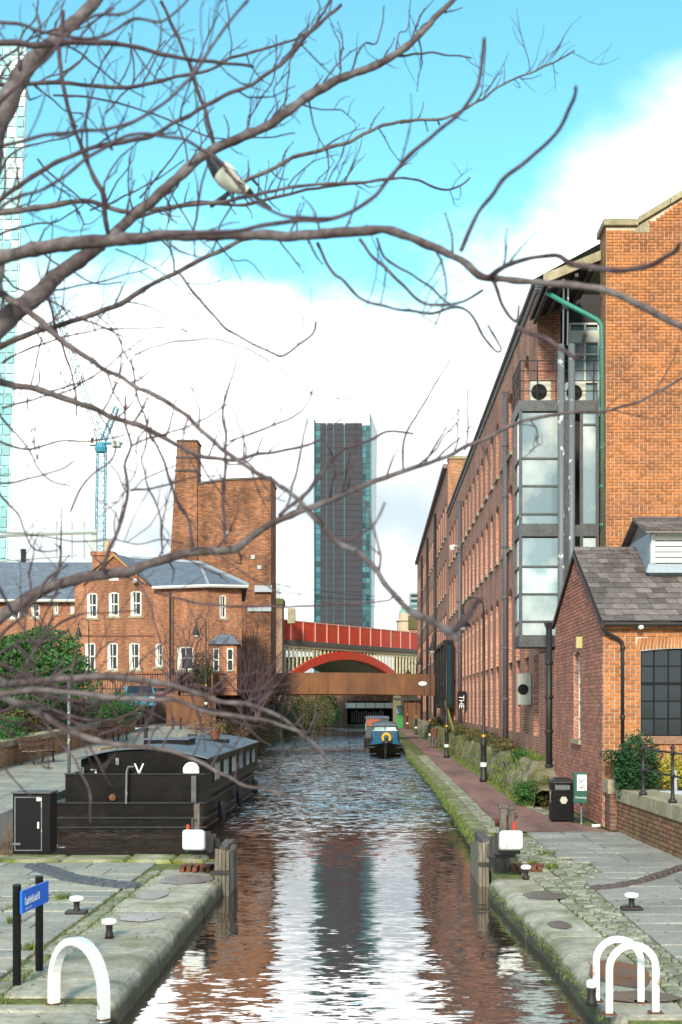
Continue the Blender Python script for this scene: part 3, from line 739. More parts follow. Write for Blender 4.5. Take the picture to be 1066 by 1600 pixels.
# blue sign
t = thing('lock_sign', (-3.5,13,0), 'blue lock name sign on two black posts at the left lockside', 'sign')
for yy, xx, zt in ((12.75,-3.56,.99),(13.45,-3.52,.98)):
    q = MB(); q.tube([(xx,yy,-.02),(xx,yy,zt)], .042, 12); q.build('post', BLACK, t)
    q = MB(); q.lathe(xx,yy,[(.044,zt),(.044,zt+.012),(.01,zt+.02)],12); q.build('post_cap', IRON, t)
q = MB(); q.hexa([(-3.475,12.55,.745),(-3.45,12.55,.745),(-3.41,13.4,.73),(-3.435,13.4,.73),(-3.475,12.55,.965),(-3.45,12.55,.965),(-3.41,13.4,.95),(-3.435,13.4,.95)])
q.build('sign_panel', BLUES, t)
ra = math.atan2(.85, .04)
text('Castlefield Lock 92', .10, (-3.435,12.86,.845), (rad(90),0,ra), TEXTW, t, sx=.62, off=.0035)
text('Rochdale Canal', .035, (-3.443,12.74,.775), (rad(90),0,ra), TEXTW, t)
q = MB()
for k in range(3):
    yy = 12.62+k*.035; q.add([(-3.446,yy,.885),(-3.446,yy+.06,.885),(-3.445,yy+.035,.93-k*.012)], [(0,1,2)])
q.build('emblem', TEXTW, t)
# foot treads
def treads(pts, wid, label, side, rows=1):
    t = thing('foot_tread_arc', (pts[0][0],pts[0][1],0), label, 'footholds', 'curved rows of footholds for the gate beams')
    sm = []
    acc = 0; P_ = [Vector((a,b,0)) for a,b in pts]
    seg = []
    for a, b_ in zip(P_, P_[1:]):
        n = max(1, int((b_-a).length/wid)); 
        for k in range(n): seg.append((a+(b_-a)*k/n, a+(b_-a)*(k+.9)/n))
    for a, b_ in seg:
        d = (b_-a).normalized(); n = Vector((-d.y, d.x, 0))
        for r_ in range(rows):
            o = n*(.19*r_); q = MB(); w2 = .085
            lo = [a-n*w2+o, b_-n*w2+o, b_+n*w2+o, a+n*w2+o]; hz = .055+R.uniform(-.008,.012)
            q.hexa([Vector((v.x,v.y,0)) for v in lo] + [Vector((v.x,v.y,hz)) for v in (lo[0]*.85+lo[2]*.15, lo[1]*.85+lo[3]*.15, lo[2]*.88+lo[0]*.12, lo[3]*.88+lo[1]*.12)])
            q.build('tread', TREADL if side < 0 else TREADR, t)
TREADL = mat('tread_left', (.075,.08,.095), .6, var=.3, vscale=6)
TREADR = mat('tread_brick', (.10,.075,.07), .8, var=.3, vscale=6)
treads([P(925,1390,19.3).xy, P(965,1386,19.6).xy, P(1000,1378,20.1).xy, P(1035,1367,20.9).xy, P(1066,1357,21.8).xy, P(1110,1347,22.7).xy], .24, 'curved row of low dark footholds on the right flags', 1, 1)
treads([P(45,1354,22.0).xy, P(75,1365,21.1).xy, P(105,1375,20.3).xy, P(150,1383,19.8).xy, P(205,1389,19.4).xy], .24, 'curved double row of dark footholds on the left lockside', -1, 2)

# gates: beams
def gate(side):
    s_ = side
    lab = 'stub lock gate with white ended balance beam, '
    t = thing('lock_gate', (s_*2.0,22,0), lab+('right side below the bin' if s_>0 else 'left side beside the black boat'), 'lock gate', 'pair of lock gates with white ended beams')
    if s_ > 0: A = [P(782,1297,20.1),P(818,1297,20.1),P(818,1327,20.1),P(782,1327,20.1)]; bdir = (P(760,1314,21.1)-P(782,1297,20.1))
    else: A = [P(284,1296,20.1),P(318,1296,20.1),P(318,1328,20.1),P(284,1328,20.1)]; bdir = (P(345,1306,21.2)-P(318,1296,20.1))
    tl_, tr_, br_, bl_ = A
    e = Vector((0,.10,0)) + bdir.normalized()*.10
    # white painted end: rounded block
    q = MB(); f = [bl_, br_, tr_, tl_]
    q.hexa([f[0], f[1], f[1]+bdir*.13+Vector((0,.02,0)), f[0]+bdir*.13+Vector((0,.02,0)), f[3], f[2], f[2]+bdir*.13+Vector((0,.02,0)), f[3]+bdir*.13+Vector((0,.02,0))]); q.build('painted_end', WHITE_W, t, bevel=.045)
    o1 = bdir*.12; o2 = bdir*1.05; s2 = .76
    cen = (f[0]+f[2])/2
    g = [cen+(v-cen)*.97 for v in f]; hh = [Vector(((cen+(v-cen)*.9).x, v.y, (cen+(v-cen)*s2).z-.02)) for v in f]
    q = MB(); q.hexa([g[0]+o1,g[1]+o1,hh[1]+o2,hh[0]+o2,g[3]+o1,g[2]+o1,hh[2]+o2,hh[3]+o2]); q.build('balance_beam', WOOD, t, bevel=.015)
    for k in (.3,.62):
        q = MB(); pp = [v+bdir*k for v in f]; c2 = (pp[0]+pp[2])/2 - Vector((0,0,.02*k))
        q.box(c2.x-.20,c2.x+.20,c2.y-.03,c2.y+.03,c2.z-.17,c2.z+.165); q.build('iron_strap', IRON, t)
    # heel post and gate leaf with vertical boards
    px_ = 1.98 if s_ > 0 else -2.62
    q = MB(); q.box(px_-.02, px_+.30, 21.45, 21.75, -1, .42); q.build('heel_post', WOOD, t, bevel=.02)
    bx = 1.78 if s_ > 0 else -2.42
    gy = 21.9 if s_ > 0 else 20.85
    for k in range(9 if s_ > 0 else 6):
        y0 = gy+k*.2; q = MB(); top = .42-.02*k+R.uniform(-.02,.02); q.box(bx, bx+.07, y0, y0+.18, -1.2, top); q.build('gate_board', WOODL, t)
    q = MB(); (q.box(bx+.075, bx+.25, 21.82, 23.8, -1.2, .46) if s_ > 0 else q.box(bx-.16, bx-.005, 20.9, 22.2, -1.2, .46)); q.build('gate_frame', WOOD, t, bevel=.01)
    for k in range(4):
        q = MB(); xx = bx+k*.06-(0 if s_ > 0 else .16); q.box(xx, xx+.05, gy-.16, gy-.085, -1.2, .43+R.uniform(-.03,.03)); q.build('gate_board', WOODL, t)
    q = MB(); q.box(bx-.02-(0 if s_>0 else .2), bx+(.35 if s_>0 else .08), gy-.20, gy-.165, .05, .11); q.build('iron_strap', IRON, t)
    q = MB()
    ox = px_+.3 if s_ > 0 else px_-.62
    for k in range(5): q.box(ox+k*.11, ox+.08+k*.11, 21.3+R.uniform(-.1,.1), 21.6, .0, .07+R.uniform(0,.04))
    q.box(ox-.02,ox+.6,21.7,21.78,.02,.09); q.build('rusty_bracket', RUSTY, t, bevel=.01)
    return t
gate(1); gate(-1)
# paddle gear right
t = thing('paddle_gear', (2.3,22.6,0), 'two weathered timber paddle gear posts with rusted gear behind the right beam', 'paddle gear')
for px_, py_ in ((786,1260),(799,1262)):
    a = P(px_,py_,22.4); q = MB(); q.box(a.x-.055,a.x+.055,22.34,22.5,0,a.z); q.box(a.x-.075,a.x+.075,22.32,22.52,a.z-.03,a.z+.03); q.build('gear_post', WOOD, t, bevel=.01)
a = P(792,1282,22.45); q = MB(); q.tube([(a.x-.16,22.55,a.z-.1),(a.x-.18,22.5,a.z),(a.x-.1,22.5,a.z+.06),(a.x+.1,22.55,a.z+.02)], .04, 8); q.ell((a.x+.15,22.5,a.z+.08),(.05,.05,.06)); q.ell((a.x-.02,22.45,a.z-.08),(.06,.05,.12)); q.build('rusted_gear', RUSTY, t, smooth=True)
a = P(803,1288,22.2); q = MB(); q.tube([(a.x,22.2,a.z-.15),(a.x,22.2,a.z+.04)], .03, 8); q.build('red_cap', REDP, t)
# left small gear
t = thing('mooring_post', (-3.05,22.8,0), 'dark upright post at the stern corner of the black boat', 'post')
a = P(308,1256,22.8); q = MB(); q.box(a.x-.05,a.x+.05,22.75,22.87,-.6,a.z); q.tube([(a.x-.07,22.7,.62),(a.x-.07,22.7,.76),(a.x+.0,22.7,.76)], .018, 6); q.build('post_shaft', WOOD, t, bevel=.01)
q = MB(); q.tube([(a.x-.12,22.5,.55),(a.x-.12,22.5,.68)], .03, 8); q.build('red_cap', REDP, t)
# cabinet
t = thing('utility_cabinet', (-6.4,24,0), 'black metal utility cabinet with grey framed door at the left waterside', 'cabinet')
A = P(20,1335,23.9); B = P(79,1335,23.9); X0 = A.x; X1 = B.x
q = MB(); q.box(X0,X1,23.9,24.4,0.0,1.12); q.build('body', BLACK, t, bevel=.01)
q = MB(); q.box(X0-.02,X1+.02,23.86,24.44,1.122,1.16); q.build('lid', STEELG, t, bevel=.01)
q = MB(); q.box(X0+.05,X1-.17,23.885,23.897,.07,1.06); q.build('door', BLACK, t)
q = MB()
for a in ((X0+.04,X0+.06,.06,1.07),(X1-.17,X1-.15,.06,1.07),(X0+.061,X1-.171,1.05,1.07),(X0+.061,X1-.171,.06,.08)): q.box(a[0],a[1],23.87,23.884,a[2],a[3])
q.build('door_trim', GALV, t)
q = MB(); q.box(X1-.23,X1-.20,23.84,23.88,.48,.60); q.build('handle', WHITE_W, t)
q = MB(); q.box(X0+.02,X0+.16,23.84,23.883,.17,.21); q.build('hinge', GALV, t)
q = MB(); q.box(X1-.25,X1-.16,23.862,23.869,.99,1.05); q.build('maker_plate', TEXTW, t)

# ---- bin
t = thing('litter_bin', (4.45,30.4,0), 'black square litter bin with slot opening beside the brick wall', 'litter bin')
cx, cy = 4.47, 30.6; hw = .265; bh_ = 1.0
q = MB(); q.hexa([(cx-hw,cy-hw,.03),(cx+hw,cy-hw,.03),(cx+hw,cy+hw,.03),(cx-hw,cy+hw,.03),(cx-hw*.97,cy-hw,.76),(cx+hw*.97,cy-hw,.76),(cx+hw*.97,cy+hw,.76),(cx-hw*.97,cy+hw,.76)]); q.build('body', BLACK, t, bevel=.02)
q = MB()
for a in ((cx-hw*.97,cx-hw*.72),(cx+hw*.72,cx+hw*.97)): q.box(a[0],a[1],cy-hw,cy+hw,.762,.92)
q.build('pillar', BLACK, t, bevel=.01)
q = MB(); q.box(cx-hw*.7,cx+hw*.7,cy-hw+.12,cy+hw-.05,.762,.92); q.build('inner_liner', GALV, t)
q = MB(); q.hexa([(cx-hw,cy-hw-.01,.922),(cx+hw,cy-hw-.01,.922),(cx+hw,cy+hw,.922),(cx-hw,cy+hw,.922),(cx-hw*.7,cy-hw*.7,1.04),(cx+hw*.7,cy-hw*.7,1.04),(cx+hw*.7,cy+hw*.7,1.04),(cx-hw*.7,cy+hw*.7,1.04)]); q.build('lid', IRON, t, bevel=.03)
q = MB(); q.prism([(cx+.02+.095*math.cos(k*math.pi/3), .52+.095*math.sin(k*math.pi/3)) for k in range(6)], cy-hw-.006, cy-hw-.002); q.build('hexagon_badge', mat('badge_print',(.45,.46,.38),.5), t)
for k in range(9):
    q = MB(); q.box(cx-hw*.8,cx+hw*.82,cy-hw-.006,cy-hw-.001,.12+k*.028,.133+k*.028); q.build('rib', BLACK, t)
text('LITTER', .10, (cx-hw-.004,cy-.05,.6), (rad(90),rad(-90),rad(-90)), TEXTW, t, sx=1)
# green box on post
t = thing('dispenser_box', (4.95,29.8,0), 'green dispenser box on a thin post with white poster, right of the bin', 'dispenser')
A = P(897,1207,29.6); B = P(918,1255,29.6)
q = MB(); q.box(A.x,B.x,29.6,29.75,B.z,A.z); q.build('box', GREENB, t, bevel=.012)
q = MB(); q.box(A.x+.07,B.x-.02,29.588,29.597,B.z+.29,A.z-.05); q.build('poster', TEXTW, t)
q = MB()
for (a,b_,c,d) in ((.11,.56,.2,.46),(.13,.44,.16,.50),(.2,.5,.27,.57),(.12,.36,.2,.33),(.18,.35,.26,.42),(.22,.33,.25,.30)):
    q.tube([(A.x+a-.01,29.585,B.z+b_),(A.x+(a+c)/2,29.585,B.z+(b_+d)/2+.02),(A.x+c-.01,29.585,B.z+d)], .008, 4)
q.build('poster_print', TEXTK, t)
text('Wastebag', .065, ((A.x+B.x)/2,29.595,B.z+.13), (rad(90),0,0), TEXTW, t)
q = MB(); q.box((A.x+B.x)/2+.02,(A.x+B.x)/2+.06,29.76,29.8,0,1.2); q.build('post', GALV, t)
# litter
q = MB(); 
for k in range(3): q.ell((4.98+k*.05,29.0+R.uniform(-.03,.03),.04),(.06,.05,.04),7,5)
tag(q.build('crumpled_litter', TEXTW, smooth=True), 'crumpled white litter on the ground below the green box', 'litter')

# ================================================================ SMALL BRICK BUILDING (right foreground)
SB = thing('brick_outhouse', (5.2,29,0), 'small brick building with slate roof and black grid window, right foreground', 'building')
sx0, sy0, sy1 = 5.2, 29.0, 36.6
rz, ez = 6.72, 4.68
# front wall (normal -Y), window hole
wx0, wx1, wz0, wz1 = 6.03, 7.98, 2.07, 4.06
q = MB(); wall(q, (sx0,sy0,0),(1,0,0),(0,-1,0), 9, 0, ez, [(wx0-sx0,wx1-sx0,wz0,wz1,.06)], .14); 
# side wall (normal -X): gable with hole
ny0, ny1, nz0, nz1 = 32.15, 33.25, 1.90, 4.15
sw = MB(); wall(sw, (sx0,sy1,0),(0,-1,0),(-1,0,0), sy1-sy0, 0, 4.7, [(sy1-ny1,sy1-ny0,nz0,nz1,.10)], .22)
sw.add([(sx0,sy0,4.7),(sx0,32.9,rz-.05),(sx0,sy1,5.15),(sx0,sy1,4.7)], [(0,1,2,3)])
q.quad((sx0,sy1,0),(14.2,sy1,0),(14.2,sy1,5.1),(sx0,sy1,5.1)); q.quad((14.2,sy0,0),(14.2,sy1,0),(14.2,sy1,5.1),(14.2,sy0,4.7))
q.build('wall', BR_O, SB); sw.build('side_wall', BR_M, SB)
# mortar beds + bricks
q = MB(); wall(q, (sx0+.001,sy0-.004,0),(1,0,0),(0,-1,0), 4.3, .6, ez-.02, [(wx0-sx0,wx1-sx0,wz0,wz1,.06)], .004); q.build('mortar_bed', MORT, SB)
cxw = (wx0+wx1)/2
CLF = [(wx0-sx0,wx1-sx0,wz0-.19,wz1+.02),(wx0-sx0-.10,wx1-sx0+.10,wz1+.02,wz1+.29)]
def in_front(*a): return True
brick_field(SB, (sx0,sy0-.004,0),(1,0,0),(0,-1,0), 4.3, .72, ez-.06, in_front, BRICK, 300, clips=CLF, key=lambda c: c[0] if c[0] < 2.6 else 50+c[0])
# arch soldiers
for k in range(27):
    a = -1+2*(k+.5)/27; X = cxw + a*(wx1-wx0+.18)/2; ang = -a*.22; zb = wz1-.06+.06*(1-a*a)+.15
    q = MB(); w2 = .031; hh = .135; ca, sa = math.cos(ang), math.sin(ang)
    pts = [(-w2*.9,-hh),(w2*.9,-hh),(w2*1.06,hh),(-w2*1.06,hh)]
    poly = [(X+x*ca+z*(-sa)*-1, zb + z*ca - x*sa*-1*-1) for x, z in pts]
    q.prism(poly, sy0-.024, sy0-.006); q.build('arch_brick', BRICK, SB)
q = MB(); q.box(wx0-.06,wx1+.06,sy0-.08,sy0+.1,wz0-.18,wz0-.002); q.build('stone_sill', mat('sill_stone',(.26,.14,.09),.8,var=.2), SB, bevel=.01)
# metal window
fr = MB(); nc, nr = 6, 5; fy0, fy1 = sy0+.07, sy0+.11
W_, H_ = wx1-wx0, wz1-wz0
for k in range(nc+1): x = wx0+W_*k/nc; t2 = .035 if k % 3 == 0 else .014; fr.box(x-t2 if k else x, x+t2 if k < nc else x, fy0-(.012 if k%3==0 else 0), fy1, wz0, wz1)
for k in range(nr+1): z = wz0+H_*k/nr; t2 = .03 if k in (0,3,5) else .013; fr.box(wx0, wx1, fy0+.002-(.006 if k in (0,3,5) else 0), fy1-.003, max(wz0,z-t2), min(wz1,z+t2))
fr = fr.build('window', BLACK, SB)
for i in range(nc):
    for j in range(nr):
        q = MB(); x = wx0+W_*i/nc; z = wz0+H_*j/nr; tx = R.uniform(-.004,.004); tz = R.uniform(-.004,.004)
        q.quad((x+.014,fy0+.02+tx,z+.014),(x+W_/nc-.014,fy0+.02-tx,z+.014),(x+W_/nc-.014,fy0+.02-tx+tz,z+H_/nr-.014),(x+.014,fy0+.02+tx+tz,z+H_/nr-.014)); q.build('pane', GLASS, fr, fix=False)
# side wall bricks
def in_side(a, z, a0, a1):
    y = sy1-a
    zt = (4.68+(rz-4.68)*(y-sy0)/(32.9-sy0)) if y < 32.9 else rz-(rz-5.15)*(y-32.9)/(sy1-32.9)
    return z < zt-.10
q = MB(); wall(q, (sx0-.004,sy1,0),(0,-1,0),(-1,0,0), sy1-sy0, 0, 4.68, [(sy1-ny1,sy1-ny0,nz0,nz1,.10)], .004)
q.add([(sx0-.004,sy0,4.68),(sx0-.004,32.9,rz-.1),(sx0-.004,sy1,5.1),(sx0-.004,sy1,4.68)], [(0,1,2,3)]); q.build('mortar_bed', MORT, SB)
brick_field(SB, (sx0-.004,sy1,0),(0,-1,0),(-1,0,0), sy1-sy0, .02, rz-.1, in_side, BRICK_SHADE, 0, clips=[(sy1-ny1,sy1-ny0,nz0-.12,nz1-.02)], name='side_brick')
# narrow side window
q = MB(); zz = [nz0, nz0+(nz1-nz0)*.23, nz0+(nz1-nz0)*.42, nz0+(nz1-nz0)*.62, nz0+(nz1-nz0)*.80, nz1-.05]
for y in (ny0+.02, (ny0+ny1)/2, ny1-.05): q.box(sx0+.10,sx0+.16,y-.02,y+.03,nz0,nz1-.03)
for z in zz: q.box(sx0+.103,sx0+.155,ny0+.003,ny1-.003,z,z+.04)
fr = q.build('window', WFRAME, SB)
q = MB(); q.quad((sx0+.135,ny0+.003,nz0),(sx0+.135,ny1-.003,nz0),(sx0+.135,ny1-.003,nz1),(sx0+.135,ny0+.003,nz1)); q.build('pane', GLASS, fr, fix=False)
q = MB(); q.box(sx0-.10,sx0+.1,ny0-.12,ny1+.12,nz0-.12,nz0-.003); q.build('stone_sill', SAND, SB, bevel=.01)
# interior dark box
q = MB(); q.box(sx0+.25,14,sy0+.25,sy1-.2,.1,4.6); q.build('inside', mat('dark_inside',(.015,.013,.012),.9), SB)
# roof slates
rX0, rX1 = sx0-.07, 9.7
ey, ry = sy0-.22, 32.9
slope = Vector((0, ry-ey, rz-ez+.06)); SLn = slope.length; sdir = slope.normalized(); snorm = Vector((0,-sdir.z,sdir.y))
e0 = Vector((0,ey,ez-.02))
q = MB(); q.quad(e0+Vector((rX0,0,-.02)), e0+Vector((14.4,0,-.02)), e0+slope+Vector((14.4,0,-.02)), e0+slope+Vector((rX0,0,-.02)))
back = Vector((0, sy1+.2-ry, -(rz-5.05)))
q.quad(e0+slope+Vector((rX0,0,-.02)), e0+slope+Vector((14.4,0,-.02)), e0+slope+back+Vector((14.4,0,0)), e0+slope+back+Vector((rX0,0,0)))
q.build('roof_deck', SLATE, SB)
q = MB(); q.quad(e0+Vector((9.7,0,.02)), e0+Vector((14.4,0,.02)), e0+slope+Vector((14.4,0,.02)), e0+slope+Vector((9.7,0,.02))); q.build('roof_far_side', SLATE, SB)
nrow = 14; course = SLn/nrow
for r_ in range(nrow):
    wbase = .40-.012*r_; x = rX0 - (wbase*.5 if r_ % 2 else 0)
    while x < rX1:
        w_ = wbase*R.uniform(.72,1.22); xa = max(x, rX0); xb = min(x+w_-.008, rX1)
        if xb-xa > .06:
            s0 = r_*course - R.uniform(0,.025); s1 = min(SLn, (r_+1)*course+.05)
            a = e0+sdir*s0; c = e0+sdir*s1; up0 = snorm*(.034+R.uniform(0,.008)); up1 = snorm*.012; tk = snorm*.014; sk = R.uniform(-.006,.006)
            q = MB(); q.hexa([a+up0-tk+Vector((xa,sk,0)), a+up0-tk+Vector((xb,-sk,0)), c+up1-tk+Vector((xb,0,0)), c+up1-tk+Vector((xa,0,0)), a+up0+Vector((xa,sk,0)), a+up0+Vector((xb,-sk,0)), c+up1+Vector((xb,0,0)), c+up1+Vector((xa,0,0))])
            q.build('roof_slate', SLATE, SB)
        x += w_
# ridge tiles, verge
x = rX0
while x < 14:
    q = MB(); q.prism([(-.14,-.06),(0,.05),(.14,-.06),(.11,-.08),(0,.015),(-.11,-.08)], x, x+.43, 'x'); o = q.build('ridge_tile', SLATE, SB); o.location = (0-SB.location.x*0, ry, rz+.07); o.matrix_parent_inverse = Matrix.Translation(-Vector(SB.location)); x += .45
q = MB(); a = e0; 
q.hexa([Vector((rX0-.03,a.y,a.z-.16)),Vector((rX0+.05,a.y,a.z-.16)),Vector((rX0+.05,ry,rz-.13)),Vector((rX0-.03,ry,rz-.13)),Vector((rX0-.03,a.y,a.z-.03)),Vector((rX0+.05,a.y,a.z-.03)),Vector((rX0+.05,ry,rz+.0)),Vector((rX0-.03,ry,rz+.0))])
q.hexa([Vector((rX0-.03,ry+.002,rz-.13)),Vector((rX0+.05,ry+.002,rz-.13)),Vector((rX0+.05,sy1+.2,4.95)),Vector((rX0-.03,sy1+.2,4.95)),Vector((rX0-.03,ry+.002,rz)),Vector((rX0+.05,ry+.002,rz)),Vector((rX0+.05,sy1+.2,5.08)),Vector((rX0-.03,sy1+.2,5.08))])
q.build('verge_board', IRON, SB)
# gutter and downpipe
q = MB(); q.tube([(sx0-.05,ey-.03,ez-.09),(14,ey-.03,ez-.09)], .055, 8); q.build('gutter', IRON, SB)
q = MB()
gp = [P(942,972,28.78), P(943,984,28.8), P(950,990,28.85), P(966,998,28.9), P(972,1004,28.92), P(973,1020,28.93), P(973,1165,28.93)]
q.tube(gp, .042, 8); dp = q.build('downpipe', IRON, SB, smooth=True)
q = MB()
for yy in (1012,1120): p = P(973,yy,28.93); q.lathe(p.x,p.y,[(.055,p.z-.04),(.06,p.z),(.055,p.z+.04)],10)
q.build('pipe_collar', IRON, dp)
# roof ventilator
t2 = []
vx0, vx1 = 6.72, 9.9; vy = 31.15; vz0, vz1 = 6.15, 6.98
q = MB(); q.box(vx0,vx1,vy+.05,33.6,vz0-.3,vz1); q.build('ventilator_box', LEAD, SB)
q = MB(); q.hexa([(vx0-.12,vy-.16,vz0-.17),(vx1,vy-.16,vz0-.17),(vx1,vy+.04,vz0-.1),(vx0-.12,vy+.04,vz0-.1),(vx0-.04,vy+.0,vz0+.06),(vx1,vy+.0,vz0+.06),(vx1,vy+.04,vz0+.06),(vx0-.04,vy+.04,vz0+.06)]); q.build('lead_flashing', LEAD, SB)
q = MB()
for x in (vx0+.02, 7.72, 8.72, 9.72): q.box(x,x+.09,vy-.03,vy+.045,vz0+.07,vz1-.03)
q.box(vx0+.111,7.715,vy-.025,vy+.04,vz1-.09,vz1-.03); q.box(7.811,8.715,vy-.025,vy+.04,vz1-.09,vz1-.03); q.box(8.811,9.715,vy-.025,vy+.04,vz1-.09,vz1-.03)
q.build('louvre_frame', WHITE, SB)
for (a, c) in ((vx0+.115,7.715),(7.815,8.715),(8.815,9.715)):
    for k in range(5):
        z = vz0+.09+k*.135; q = MB(); q.hexa([(a,vy-.035,z),(c,vy-.035,z),(c,vy+.04,z+.07),(a,vy+.04,z+.07),(a,vy-.035,z+.10),(c,vy-.035,z+.10),(c,vy+.04,z+.125),(a,vy+.04,z+.125)]); q.build('louvre_slat', WHITE, SB)
q = MB(); q.hexa([(vx0-.18,vy-.35,vz1-.06),(vx1+.2,vy-.35,vz1-.06),(vx1+.2,32.4,7.44),(vx0-.18,32.4,7.44),(vx0-.18,vy-.35,vz1-.01),(vx1+.2,vy-.35,vz1-.01),(vx1+.2,32.4,7.49),(vx0-.18,32.4,7.49)])
q.hexa([(vx0-.18,32.402,7.44),(vx1+.2,32.402,7.44),(vx1+.2,34,vz1-.06),(vx0-.18,34,vz1-.06),(vx0-.18,32.402,7.49),(vx1+.2,32.402,7.49),(vx1+.2,34,vz1-.01),(vx0-.18,34,vz1-.01)])
q.prism([(vy-.1,vz1-.05),(32.4,7.43),(33.8,vz1-.05)], vx0+.002, vx0+.05, 'x')
q.build('ventilator_roof', SLATE, SB)
vs_ = Vector((0,32.4-(vy-.35),.5)); vsl = vs_.length; vd = vs_.normalized(); vn = Vector((0,-vd.z,vd.y))
for r_ in range(4):
    x = vx0-.18 - (.15 if r_%2 else 0)
    while x < vx1:
        w_ = R.uniform(.25,.4); xa = max(x,vx0-.18); xb = min(x+w_-.01, vx1+.1)
        if xb-xa > .05:
            a = Vector((0,vy-.35,vz1-.01))+vd*(r_*vsl/4); c = a+vd*(vsl/4+.03); q = MB()
            q.hexa([a+vn*.02+Vector((xa,0,0)),a+vn*.02+Vector((xb,0,0)),c+vn*.004+Vector((xb,0,0)),c+vn*.004+Vector((xa,0,0)),a+vn*.036+Vector((xa,0,0)),a+vn*.036+Vector((xb,0,0)),c+vn*.016+Vector((xb,0,0)),c+vn*.016+Vector((xa,0,0))]); q.build('roof_slate', SLATE, SB)
        x += w_
q = MB(); q.tube([(vx0-.18,32.4,7.5),(vx1+.2,32.4,7.5)], .05, 6); q.build('ridge_tile', SLATE, SB)
# flood light, cctv on the outhouse
t = thing('floodlight', (5.1,32.6,4.4), 'yellowed square floodlight on the outhouse side wall above the narrow window', 'floodlight')
A = P(900,995,31.9); B = P(918,1013,31.9); q = MB(); q.box(A.x,A.x+.29,31.85,31.93,B.z,A.z); q.build('lamp_box', mat('aged_glass',(.45,.42,.18),.35), t, bevel=.01); q = MB(); q.box(A.x+.1,sx0-.005,31.94,32.0,B.z+.08,A.z-.08); q.build('bracket', IRON, t)
t = thing('security_lamp', (6.3,28.85,4.5), 'small white security lamp under the outhouse gutter above the grid window', 'lamp')
A = P(1001,980,28.8); q = MB(); q.ell((A.x,A.y-.05,A.z),(.07,.07,.06)); q.build('lamp_head', WHITE_W, t, smooth=True); q = MB(); q.box(A.x-.07,A.x+.0,A.y+.02,28.97,A.z-.05,A.z+.09); q.build('bracket', GALV, t)

# ================================================================ TERRACE on the right
TR = thing('terrace_wall', (5.4,26,0), 'low brick retaining wall with sandstone coping in front of the outhouse', 'wall')
def tx(y): return 5.38+(28.3-y)*.035 if y < 28.3 else 5.38
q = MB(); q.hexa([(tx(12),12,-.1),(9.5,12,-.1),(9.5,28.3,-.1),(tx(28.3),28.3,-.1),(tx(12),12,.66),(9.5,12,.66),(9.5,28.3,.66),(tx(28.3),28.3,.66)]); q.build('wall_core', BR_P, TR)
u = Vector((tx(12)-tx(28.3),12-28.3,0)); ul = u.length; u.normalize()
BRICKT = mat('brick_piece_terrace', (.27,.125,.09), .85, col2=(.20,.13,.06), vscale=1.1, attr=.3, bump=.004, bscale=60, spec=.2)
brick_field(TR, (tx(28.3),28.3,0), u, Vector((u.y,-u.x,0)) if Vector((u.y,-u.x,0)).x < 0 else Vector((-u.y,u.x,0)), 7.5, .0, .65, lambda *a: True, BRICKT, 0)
y = 28.25
while y > 14:
    l = 1.15; q = MB(); a0, a1 = tx(y)-.05, tx(y-l)-.05
    q.hexa([(a1,y-l+.012,.668),(a1+.75,y-l+.012,.668),(a0+.75,y,.668),(a0,y,.668),(a1,y-l+.012,.95),(a1+.75,y-l+.012,.95),(a0+.75,y,.95),(a0,y,.95)]); q.build('coping_block', SAND, TR, bevel=.012); y -= l
q = MB(); q.hexa([(tx(22)+.68,12,.66),(9.4,12,.66),(9.4,28.95,.66),(6.0,28.95,.66),(tx(22)+.74,12,.90),(9.4,12,.90),(9.4,28.95,.90),(6.1,28.95,.90)]); struct(q.build('terrace_paving', STONE))
# end block next to outhouse corner
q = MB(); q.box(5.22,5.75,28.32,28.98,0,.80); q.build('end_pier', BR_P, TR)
q = MB(); q.box(5.17,6.0,28.30,28.98,.802,1.12); q.build('end_cap', SAND, TR, bevel=.02)
# railings
RL = thing('iron_railing', (5.6,25,.95), 'black cast iron railing with ball top posts on the terrace coping', 'railing')
posts = [(5.46,26.0),(5.57,23.9),(5.66,21.6)]
for (x, y) in posts:
    q = MB(); z = .95; q.lathe(x,y,[(.085,z),(.085,z+.05),(.05,z+.08),(.038,z+.14),(.03,z+.45),(.045,z+.47),(.055,z+.51),(.045,z+.55),(.03,z+.57),(.028,z+.88),(.045,z+.90),(.055,z+.94),(.04,z+.98),(.02,z+.99),(.045,z+1.02),(.045,z+1.05),(.01,z+1.09)],12); q.build('post', IRON, RL, smooth=True)
pts = [(5.45,28.0)] + posts
pts = [(6.3,28.3),(5.46,26.0),(5.57,23.9),(5.66,21.6),(5.75,19.3)]
for z in (.51,.94):
    for (a, c) in zip(pts, pts[1:]):
        q = MB(); q.tube([(a[0],a[1],.95+z),(c[0],c[1],.95+z)], .02, 8); q.build('rail', IRON, RL, smooth=True)
# second railing behind
t = thing('small_bollard_rail', (6.6,27.4,.9), 'grey capped low rail block behind the railing posts on the terrace', 'rail')
q = MB(); q.box(6.0,6.9,26.9,27.1,.9,.97); q.tube([(6.35,27,.97),(6.33,27,1.4)], .045, 8); q.build('rail_block', LEAD, t)
